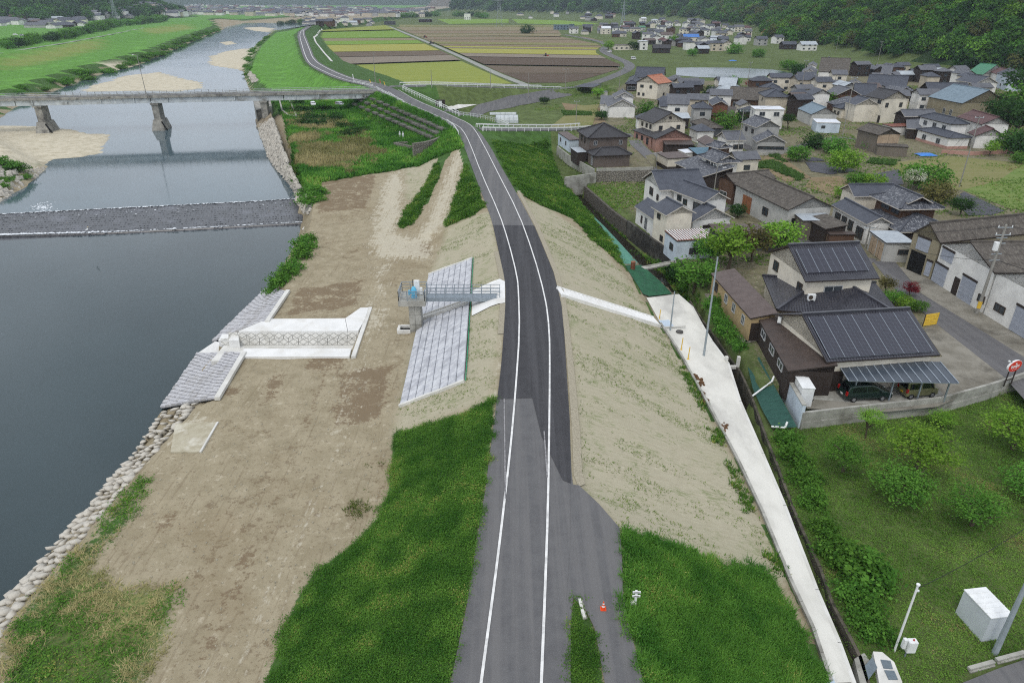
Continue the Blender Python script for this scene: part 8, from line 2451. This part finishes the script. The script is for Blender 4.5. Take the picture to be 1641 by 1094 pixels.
PROF = dict(
    mpv=dict(L=4.7, Wd=1.75, H=1.72, body=[(0, .35), (0, .75), (.08, 1.05), (.35, 1.6), (.75, 1.7), (2.4, 1.72), (3.0, 1.6), (3.75, 1.08), (4.45, .9), (4.7, .7), (4.7, .32)], glass=[(.55, 1.08), (.68, 1.55), (2.4, 1.6), (2.85, 1.52), (3.45, 1.1)], belt=1.0, fw=(.85, 3.75)),
    kei=dict(L=3.4, Wd=1.48, H=1.85, body=[(0, .32), (0, 1.0), (.06, 1.7), (.25, 1.84), (2.5, 1.86), (2.72, 1.75), (2.98, 1.12), (3.32, 1.02), (3.4, .8), (3.4, .3)], glass=[(.2, 1.08), (.24, 1.62), (2.45, 1.66), (2.62, 1.6), (2.85, 1.12)], belt=1.02, fw=(.55, 2.85)),
    hatch=dict(L=3.8, Wd=1.65, H=1.5, body=[(0, .35), (0, .85), (.3, 1.4), (.8, 1.5), (2.1, 1.5), (2.6, 1.3), (2.95, 1.0), (3.6, .85), (3.8, .65), (3.8, .32)], glass=[(.35, .98), (.6, 1.38), (2.05, 1.42), (2.4, 1.32), (2.75, 1.0)], belt=.95, fw=(.7, 3.05)),
)
def car(name, label, kind, pos, ang, pm, plate=False, cat='car'):
    d = PROF[kind]
    root = thing(name, label, cat, pos)
    Lc = d['L']
    co, si = math.cos(ang), math.sin(ang)
    def f(x, y, z):
        k = 1.0 if z < d['belt'] else 1 - .2 * (z - d['belt']) / (d['H'] - d['belt'])
        y *= k; x -= Lc / 2
        return (pos[0] + x * co - y * si, pos[1] + x * si + y * co, pos[2] + z)
    w = d['Wd'] / 2
    n = len(d['body'])
    mb = MB()
    rows = [(-w * .97, 0), (-w, .02), (w, .02), (w * .97, 0)]
    pts = []
    for y in (-w, w):
        pts += [f(x, y, z) for x, z in d['body']]
    fs = [tuple(range(n))[::-1], tuple(range(n, 2 * n))]
    fs += [(i, (i + 1) % n, n + (i + 1) % n, n + i) for i in range(n)]
    mb.add(pts, fs)
    body = mb.build('body', pm, root)
    bv = body.modifiers.new('soft_edges', 'BEVEL'); bv.width = .05; bv.segments = 2; bv.limit_method = 'ANGLE'
    for s in (-1, 1):
        g = d['glass']
        p = [f(x, s * (w + .012), z) for x, z in g]
        MB().add(p, [tuple(range(len(g))) if s < 0 else tuple(range(len(g)))[::-1]]).build('side_window', M_CGLS, root)
        MB().box(f(g[-1][0] - .05, s * (w + .1), g[0][1] + .05), (.12, .2, .14), ang).build('mirror', pm, root)
        MB().bar(f(lerp(g[0][0], g[-1][0], .5), s * (w + .014), g[0][1]), f(lerp(g[0][0], g[-1][0], .5), s * (w + .014), d['H'] - .12), .07, .03).build('pillar', pm, root)
        MB().box(f(Lc - .08, s * (w * .72), .72), (.18, .34, .16), ang).build('headlight', M_LAMP, root)
        MB().box(f(.06, s * (w * .86), .95), (.14, .22, .4), ang).build('tail_light', M_TAIL, root)
        for x in d['fw']:
            a, b = f(x, s * (w - .16), .3), f(x, s * (w + .01), .3)
            t = MB().tube(a, b, .3, .3, 16).build('wheel', M_TYRE, root)
            r_ = MB().tube(f(x, s * (w - .05), .3), f(x, s * (w + .02), .3), .19, .18, 12).build('rim', M_RIM, root); r_.parent = t
    bt = d['body']
    top = max(range(n), key=lambda i: bt[i][0] if bt[i][1] > d['H'] - .3 else -1)
    (xa, za), (xb, zb2) = bt[top], bt[top + 1]
    q = [f(lerp(xa, xb, u) + .015, y, lerp(za, zb2, u) + .015) for u, y in ((.08, -w * .86), (.95, -w * .92), (.95, w * .92), (.08, w * .86))]
    MB().add(q, [(0, 1, 2, 3)]).build('windscreen', M_CGLS, root)
    i = 2
    (xa, za), (xb, zb2) = bt[2], bt[3] if kind != 'kei' else bt[2]
    if kind == 'kei': (xa, za), (xb, zb2) = (0, 1.05), (.06, 1.68)
    q = [f(lerp(xa, xb, u) - .015, y, lerp(za, zb2, u) + .01) for u, y in ((.05, -w * .85), (.92, -w * .82), (.92, w * .82), (.05, w * .85))]
    MB().add(q, [(3, 2, 1, 0), (0, 1, 2, 3)]).build('rear_window', M_CGLS, root)
    MB().box(f(-.012, 0, .62), (.03, .34, .17), ang).build('number_plate', M_PLATE if plate else M_WHITE, root)
    return root
def heading(a, b):
    return math.atan2(b[1] - a[1], b[0] - a[0])
ra_, fa_ = G(1352, 640, -5.0), G(1417, 637, -5.0)
c_ = [(ra_[k] + fa_[k]) / 2 for k in range(2)]
car('parked_car', 'dark green people carrier parked under the carport', 'mpv', (c_[0], c_[1] + .2, -4.95), heading(ra_, fa_), paint('dark_green_paint', srgb(30, 48, 44)))
ra_, fa_ = G(1441, 637, -5.0), G(1497, 632, -5.0)
c_ = [(ra_[k] + fa_[k]) / 2 for k in range(2)]
car('parked_van', 'olive green boxy minivan with yellow plate under the carport', 'kei', (c_[0], c_[1] + .2, -4.95), heading(ra_, fa_), paint('olive_paint', srgb(122, 122, 88)), True, 'van')
p = P(502, 170); car('parked_car', 'white hatchback with open black boot on the track below the bridge', 'hatch', p, -1.2, paint('white_paint', srgb(220, 222, 224)))
p = P(545, 170); car('parked_car', 'silver hatchback on the track below the bridge', 'hatch', p, -.75, paint('silver_paint', srgb(170, 172, 184)))
p = P(1015, 96); car('parked_van', 'white delivery van beside the road bend near the pond', 'kei', p, .1, paint('white_paint', None), False, 'van')
p = GR(977, 84); p = P(977, 85); car('parked_van', 'white van driving on the bend of the valley road', 'kei', p, 2.2, paint('white_paint', None), False, 'van')
p = P(25, 57); car('parked_van', 'white van parked in the field across the river', 'mpv', p, .2, paint('white_paint', None), False, 'van')
p = P(36, 58); car('parked_van', 'white van with dark side parked beside another across the river', 'mpv', p, .0, paint('silver_paint', None), False, 'van')
def tractor(px, py, label, c):
    p = P(px, py); p = (p[0], p[1], p[2] + .06)
    root = thing('tractor', label, 'tractor', p)
    x, y, z = p
    MB().box((x + .5, y, z + 1.0), (2.0, .9, .7)).build('bonnet', c, root)
    MB().box((x - .7, y, z + 1.9), (1.3, 1.3, 1.3), 0, 0, .85).build('cab', M_CGLS, root)
    MB().box((x - .7, y, z + 2.6), (1.5, 1.5, .12)).build('cab_roof', c, root)
    MB().box((x - 2.2, y, z + .6), (.8, 2.4, .6)).build('rotary_tiller', M_TRIM, root)
    for xx, r in ((-.8, .75), (1.1, .5)):
        for s in (-1, 1):
            MB().tube((x + xx, y + s * .6, z + r), (x + xx, y + s * .95, z + r), r, r, 14).build('wheel', M_TYRE, root)
M_RED = mat('red_enamel', srgb(170, 50, 40), None, 3, .4)
tractor(876, 92, 'small tractor tilling the dark brown paddy field', M_RED)
tractor(682, 61, 'red tractor working in the brown field near the field road', M_RED)
tractor(692, 71, 'small tractor stopped on the edge of the field road', M_TRIM)
def person(px, py, label, turn, arm):
    p = P(px, py)
    root = thing('person', label, 'person', p)
    J = [(0, 0, .95, .15), (0, .01, 1.2, .15), (0, 0, 1.42, .17), (0, 0, 1.55, .06), (0, .02, 1.68, .1), (0, .02, 1.78, .08),
         (.19, 0, 1.42, .07), (.25, .04, 1.14, .05), (.24, .12 + arm, .92, .04), (.25, .15 + arm, .83, .035),
         (-.19, 0, 1.42, .07), (-.25, .03, 1.14, .05), (-.25, .1, .92, .04), (-.25, .12, .83, .035),
         (.1, 0, .86, .1), (.11, .02, .48, .07), (.11, -.02, .08, .05), (.12, .13, .04, .04),
         (-.1, 0, .86, .1), (-.11, -.03, .48, .07), (-.12, -.06, .08, .05), (-.13, .09, .04, .04)]
    E = [(0, 1), (1, 2), (2, 3), (3, 4), (4, 5), (2, 6), (6, 7), (7, 8), (8, 9), (2, 10), (10, 11), (11, 12), (12, 13), (0, 14), (14, 15), (15, 16), (16, 17), (0, 18), (18, 19), (19, 20), (20, 21)]
    me = bpy.data.meshes.new('body')
    me.from_pydata([j[:3] for j in J], E, [])
    o = bpy.data.objects.new('body', me); COL.objects.link(o); o.parent = root
    o.rotation_euler = (0, 0, turn)
    md = o.modifiers.new('skin', 'SKIN')
    for v, j in zip(me.skin_vertices[0].data, J):
        v.radius = (j[3], j[3]); v.use_root = False
    me.skin_vertices[0].data[0].use_root = True
    sb = o.modifiers.new('sub', 'SUBSURF'); sb.levels = 1; sb.render_levels = 1
    me.materials.append(mat('white_workwear', srgb(226, 228, 230), srgb(208, 210, 214), 3, .9))
    hat = MB().tube((p[0], p[1], p[2] + 1.72), (p[0], p[1], p[2] + 1.76), .19, .17, 12)
    hat.tube((p[0], p[1], p[2] + 1.76), (p[0], p[1], p[2] + 1.88), .12, .09, 12)
    hat.build('hat', mat('white_hat', srgb(236, 236, 232), None, 3, .9), root)
    return root
person(641.2, 222, 'person in white clothes and hat standing at the end of the path', .4, 0)
person(646.3, 223, 'person in white clothes with bent arm beside another on the path', -.3, .08)
p = G(140.5, 373, -6.2)
root = thing('egret', 'white egret standing on the foot of the weir', 'bird', (p[0], p[1], -6.3))
mb = MB(); z = -6.3
mb.tube((p[0] - .25, p[1], z + .55), (p[0] + .1, p[1], z + .68), .06, .16, 8); mb.tube((p[0] + .1, p[1], z + .68), (p[0] + .25, p[1], z + .75), .16, .06, 8); mb.tube((p[0] + .22, p[1], z + .74), (p[0] + .12, p[1], z + 1.05), .05, .035, 6); mb.tube((p[0] + .12, p[1], z + 1.03), (p[0] + .25, p[1], z + 1.18), .035, .05, 6)
mb.build('body', M_WHITE, root)
MB().tube((p[0] + .25, p[1], z + 1.18), (p[0] + .45, p[1], z + 1.14), .03, .008, 6).build('beak', M_YEL, root)
for s in (-.06, .06):
    MB().tube((p[0], p[1] + s, z), (p[0], p[1] + s, z + .6), .018, .018, 5).build('leg', M_TRIM, root)
p = GR(966.5, 976)
root = thing('traffic_cone', 'orange traffic cone with white bands on the path', 'cone', p)
M_ORG = mat('orange_plastic', srgb(226, 84, 40), srgb(210, 74, 34), 3, .5)
MB().box((p[0], p[1], .05), (.32, .32, .05)).build('base', M_ORG, root)
zc = [(.07, .13), (.24, .095), (.33, .078), (.42, .06), (.5, .045), (.6, .025)]
for i, (a, b) in enumerate(zip(zc[:-1], zc[1:])):
    MB().tube((p[0], p[1], a[0]), (p[0], p[1], b[0]), a[1], b[1], 14).build('body' if i % 2 == 0 else 'white_band', M_ORG if i % 2 == 0 else M_WHITE, root)
p = P(1017.5, 969)
root = thing('distance_post', 'small white post with two crossbars standing in the weeds', 'sign', p)
zt = GY(1019.5, 946, p[1])[2]; hh = max(1.0, zt - p[2])
MB().bar((p[0], p[1], p[2] - .2), (p[0], p[1], p[2] + hh), .12).build('post', M_WHITE, root)
for k in (.98, .72):
    MB().box((p[0], p[1] - .08, p[2] + hh * k), (.44, .05, .12)).build('board', M_WHITE, root)
    MB().box((p[0], p[1] - .11, p[2] + hh * k), (.3, .02, .03)).build('board_mark', M_FRAME, root)
MB().box((p[0] - .12, p[1] - .05, p[2] + .25), (.3, .28, .12)).build('plinth', M_CONC, root)
for a, b, lab in (((928.5, 962), (932, 976), 'white kerb stone at the tip of the grass island'), ((932.5, 979), (936.5, 992), 'second white kerb stone behind the tip of the grass island')):
    A, B = GR(*a), GR(*b)
    root = thing('kerb_stone', lab, 'kerb', A)
    MB().bar((A[0], A[1], .1), (B[0], B[1], .1), .16, .16).build('stone', M_CONC, root)
    MB().bar((A[0] + .12, A[1], .04), (B[0] + .12, B[1], .04), .12, .06).build('bedding', M_CONC2, root)
b = Blk((1544.5, 943.7), (1588.6, 990.4), (1618.4, 978.7), 2.1, Z_ORCH)
root = thing('steel_shed', 'plain white steel storage shed standing in the orchard grass', 'shed', b.pt(b.L / 2, b.W / 2, Z_ORCH))
mb = MB(); mb.prism([b.pt(.03, .03, 0)[:2], b.pt(b.L - .03, .03, 0)[:2], b.pt(b.L - .03, b.W - .03, 0)[:2], b.pt(.03, b.W - .03, 0)[:2]], Z_ORCH - .1, b.zE - .06)
mb.build('body', mat('shed_side', srgb(196, 202, 208), srgb(186, 192, 198), .8, .5), root)
mb = MB(); mb.prism([b.pt(0, 0, 0)[:2], b.pt(b.L, 0, 0)[:2], b.pt(b.L, b.W, 0)[:2], b.pt(0, b.W, 0)[:2]], b.zE - .06, b.zE); mb.build('roof', M_WHITE, root)
for k in range(1, 6):
    MB().bar(b.pt(b.L * k / 6, .02, b.zE + .02), b.pt(b.L * k / 6, b.W - .02, b.zE + .02), .06, .04).build('roof_rib', M_WHITE, root)
p = G(1433, 1043, Z_ORCH)
root = thing('service_pole', 'thin white service pole with cap next to the control box', 'pole', p)
t_ = GY(1471, 937, p[1])
MB().tube((p[0], p[1], p[2] - .2), (p[0], p[1], t_[2]), .07, .06, 8).build('shaft', M_WHITE, root)
MB().tube((p[0], p[1], t_[2]), (p[0], p[1], t_[2] + .08), .11, .11, 10).build('cap', M_WHITE, root)
MB().box((p[0] + .1, p[1], t_[2] - .45), (.14, .1, .1)).build('cable_clamp', M_WHITE, root)
wire((p[0] + .1, p[1], t_[2] - .2), (p[0] + 13, p[1] + 6.5, t_[2] + .8), 'blue green cable strung from the white service pole', .5, .02)
p = G(1452, 1052, Z_ORCH)
root = thing('control_box', 'white electrical control box with red lamp on a short post', 'control box', p)
MB().tube((p[0] - .1, p[1], p[2] - .1), (p[0] - .1, p[1], p[2] + .9), .05, .05, 8).build('post', M_STEEL, root)
bevel_box('cabinet', (p[0] + .05, p[1], p[2] + 1.0), (.55, .4, .9), M_WHITE, root, .03)
bevel_box('side_box', (p[0] - .38, p[1] + .05, p[2] + 1.15), (.2, .25, .75), M_WHITE, root, .02)
MB().tube((p[0] + .1, p[1], p[2] + 1.44), (p[0] + .1, p[1], p[2] + 1.54), .05, .05, 8).build('red_lamp', M_TAIL, root)
root = thing('culvert_box', 'concrete culvert box with grey steel cover plates at the ditch end', 'culvert', G(1420, 1070, -6))
q = [G(x, y, -5.75) for x, y in [(1399, 1043), (1414, 1044), (1433, 1060), (1446, 1092), (1440, 1110), (1412, 1110), (1405, 1072)]]
MB().prism([a[:2] for a in q], -8, -5.75).build('box', M_CONC, root)
q = [G(x, y, -5.6) for x, y in [(1372, 1046), (1388, 1036), (1399, 1052), (1392, 1090), (1382, 1088)]]
MB().prism([a[:2] for a in q], -8, -6.1).build('side_wall', M_CONC2, root)
M_PLT = mat('chequer_plate', srgb(104, 116, 124), srgb(92, 104, 112), 6, .5, .3, 40, spec=.5)
for pts in ([(1411, 1056), (1427, 1058), (1431, 1071), (1416, 1070)], [(1417, 1073), (1433, 1074), (1439, 1088), (1424, 1088)], [(1386, 1066), (1398, 1052), (1406, 1069), (1392, 1088)]):
    q = [G(x, y, -5.72) for x, y in pts]
    MB().prism([a[:2] for a in q], -5.76, -5.71).build('cover_plate', M_PLT, root)
root = thing('flow_basin', 'small pale concrete basin at the lower end of the white apron', 'basin', G(1335, 1085, -5))
q = [G(x, y, -4.9) for x, y in [(1318, 1080), (1336, 1079), (1350, 1112), (1322, 1112)]]
MB().prism([a[:2] for a in q], -5.6, -4.85).build('basin', M_CONC, root)
q = [G(x, y, -4.83) for x, y in [(1322, 1084), (1334, 1083), (1344, 1106), (1326, 1106)]]
MB().prism([a[:2] for a in q], -4.9, -4.83).build('cover', mat('pale_steel', None), root)
sheet('lane_by_orchard', [G(x, y, Z_ORCH + .03) for x, y in [(1530, 1100), (1560, 1088), (1600, 1072), (1660, 1052), (1800, 1010), (1800, 1200), (1530, 1200)]], M_ASPH, .1)
for a, b_, lab in (((1552, 1072), (1592, 1061), 'grey kerb stone beside the orchard lane'), ((1596, 1058), (1641, 1046), 'longer grey kerb stone at the foot of the thick steel pole')):
    A, B = G(*a, Z_ORCH + .1), G(*b_, Z_ORCH + .1)
    root = thing('kerb_stone', lab, 'kerb', A)
    MB().bar(A, B, .24, .3).build('stone', M_CONC2, root)
    MB().bar((A[0], A[1] - .16, A[2] - .06), (B[0], B[1] - .16, B[2] - .06), .12, .1).build('bedding', M_CONC2, root)
a, b = G(1607, 612, -4.4), G(1627, 606, -4.4)
mid_ = Vector(((a[0] + b[0]) / 2, (a[1] + b[1]) / 2, 0))
root = thing('oval_sign', 'red oval shop sign with white lettering on black legs at the yard wall', 'sign', (mid_.x, mid_.y, -4.5))
dv = Vector((b[0] - a[0], b[1] - a[1], 0)).normalized()
sa = math.atan2(dv.y, dv.x)
nv = Vector((dv.y, -dv.x, 0))
sw, shh, szc = 1.05, .62, -2.75
def ell(mb, k, off, n=28):
    c = Vector((mid_.x, mid_.y, szc)) + nv * off
    return [c + dv * (sw * k * math.cos(2 * math.pi * i / n)) + Vector((0, 0, shh * k * math.sin(2 * math.pi * i / n))) for i in range(n)]
def disc(name, k, o0, o1, m):
    mb = MB(); f_, g_ = ell(mb, k, o1), ell(mb, k, o0); n = len(f_)
    mb.add(f_ + g_, [tuple(range(n)), tuple(range(n, 2 * n))[::-1]] + [(i, n + i, n + (i + 1) % n, (i + 1) % n) for i in range(n)])
    return mb.build(name, m, root)
disc('rim', 1.0, -.1, .08, M_WHITE)
disc('red_face', .95, .08, .1, mat('sign_red', srgb(214, 62, 44), srgb(204, 56, 40), 2, .4))
for s in (-.55, .55):
    q = mid_ + dv * s
    MB().bar((q.x, q.y, -5.0), (q.x, q.y, szc - .2), .09).build('leg', M_TRIM, root)
MB().bar((mid_ - dv * .6) + Vector((0, 0, -4.3)), (mid_ + dv * .6) + Vector((0, 0, -4.3)), .08).build('leg_brace', M_TRIM, root)
q = mid_ - dv * .5 + Vector((0, 0, szc + .5))
MB().tube(q, q - dv * .6 + Vector((0, 0, .25)), .03, .03, 6).build('lamp_arm', M_TRIM, root)
MB().box(tuple(q - dv * .65 + Vector((0, 0, .27))), (.16, .16, .12)).build('lamp', M_WHITE, root)
def text_part(body, size, off, zoff, xoff, m):
    cu = bpy.data.curves.new('lettering', 'FONT')
    cu.body = body; cu.size = size; cu.align_x = 'CENTER'; cu.align_y = 'CENTER'; cu.extrude = .006; cu.offset = .012
    tmp = bpy.data.objects.new('lettering_tmp', cu); COL.objects.link(tmp)
    dg = bpy.context.evaluated_depsgraph_get()
    me = bpy.data.meshes.new_from_object(tmp.evaluated_get(dg))
    bpy.data.objects.remove(tmp)
    o = bpy.data.objects.new('lettering', me); COL.objects.link(o)
    me.materials.clear(); me.materials.append(m)
    o.parent = root
    c = Vector((mid_.x, mid_.y, szc + zoff)) + nv * off + dv * xoff - Vector(root['_o'])
    o.matrix_local = Matrix.Translation(c) @ Matrix.Rotation(sa, 4, 'Z') @ Matrix.Rotation(math.pi / 2, 4, 'X')
text_part('boops', .52, .108, .02, -.02, M_WHITE)
text_part('- - - -  - - -', .16, .108, -.32, 0, M_WHITE)
MB().tube(tuple(Vector((mid_.x, mid_.y, szc + .27)) + nv * .1 + dv * .05), tuple(Vector((mid_.x, mid_.y, szc + .27)) + nv * .115 + dv * .05), .11, .11, 14).build('emblem', M_WHITE, root)
def tarp(px, py, label, m, w, d):
    p = P(px, py)
    root = thing('tarpaulin', label, 'tarpaulin', p)
    r = random.Random(px)
    vs_, fs_ = [], []
    n = 6
    for j in range(n + 1):
        for i in range(n + 1):
            vs_.append((p[0] + (i / n - .5) * w, p[1] + (j / n - .5) * d, p[2] + .12 + .45 * math.sin(math.pi * i / n) * math.sin(math.pi * j / n) + r.uniform(0, .12)))
    for j in range(n):
        for i in range(n):
            k = j * (n + 1) + i
            fs_.append((k, k + 1, k + n + 2, k + n + 1))
    MB().add(vs_, fs_).build('sheet', m, root)
tarp(1484, 249, 'bright blue tarpaulin lying beside the weathered barn', mat('blue_tarp', srgb(60, 130, 210), srgb(50, 114, 190), 2, .5), 4.5, 3.5)
tarp(1174, 98, 'small blue tarpaulin in the field by the pond', MATS['blue_tarp'], 5, 4)
tarp(1305, 253 + 4, 'dark grey tarpaulin heap on the garden plot', M_MULCH, 4, 3)
def polytunnel(px, py, L, w, h, label, ang):
    p = P(px, py)
    root = thing('polytunnel', label, 'polytunnel', p)
    n, k = 8, 5
    co, si = math.cos(ang), math.sin(ang)
    vs_, fs_ = [], []
    for j in range(k + 1):
        for i in range(n + 1):
            a = math.pi * i / n
            x, y, z = (j / k - .5) * L, math.cos(a) * w / 2, math.sin(a) * h
            vs_.append((p[0] + x * co - y * si, p[1] + x * si + y * co, p[2] + z))
    for j in range(k):
        for i in range(n):
            a = j * (n + 1) + i
            fs_.append((a, a + 1, a + n + 2, a + n + 1))
    fs_ += [tuple(range(n + 1)), tuple(range(k * (n + 1), (k + 1) * (n + 1)))[::-1]]
    MB().add(vs_, fs_).build('film', mat('hazy_film', srgb(188, 194, 196), srgb(170, 176, 178), 1.5, .4), root)
    for j in range(k + 1):
        mb = MB()
        mb.path([Vector(v) + Vector((0, 0, .02)) for v in vs_[j * (n + 1):(j + 1) * (n + 1)]], .04, 5)
        mb.build('hoop', M_STEEL, root)
polytunnel(812, 196, 7, 4, 2.2, 'rounded clear film polytunnel behind the white pipe fence', .1)
polytunnel(806, 184, 9, 1.4, .8, 'low white film crop tunnel in the vegetable plots', .05)
b = P(945, 155)
house('carport', 'open carport with flat dark roof beside the valley road', 'carport', [k_((936, 134), (922, 139.5), (955, 139), 2.6, 'flat', 'slate', 'dark', oh=.2, nowall=True)])
cp = [o for o in COL.objects if o.get('label', '') == 'open carport with flat dark roof beside the valley road'][0]
bk = Blk((936, 134), (922, 139.5), (955, 139), 2.6, -5.0)
for u_, v_ in ((.05, .05), (.95, .05), (.05, .95), (.95, .95)):
    a = bk.pt(bk.L * u_, bk.W * v_, -5.1)
    MB().bar(a, (a[0], a[1], bk.zE), .15).build('post', M_STEEL, cp)
house('shed', 'little pale grey concrete shed near the open carport', 'shed', [k_((962, 146), (963, 149), (974, 149), 2.2, 'flat', 'pale', 'lt', oh=.1)])
zt = float(ZT.max()) + 30
mb = MB()
mb.box((0, 3900, (zt - 14) / 2), (11200, 9000, zt + 14))
haze = mb.build('haze', [])
hm = bpy.data.materials.new('valley_haze')
hm.use_nodes = True
hn = hm.node_tree.nodes
hn.remove(hn['Principled BSDF'])
pv = hn.new('ShaderNodeVolumePrincipled')
pv.inputs['Color'].default_value = (.72, .84, 1.0, 1)
pv.inputs['Density'].default_value = 0.0001
pv.inputs['Anisotropy'].default_value = 0.0
hm.node_tree.links.new(pv.outputs[0], hn['Material Output'].inputs['Volume'])
haze.data.materials.append(hm)
tag(haze, 'thin pale blue haze filling the valley air', 'haze', kind='stuff')
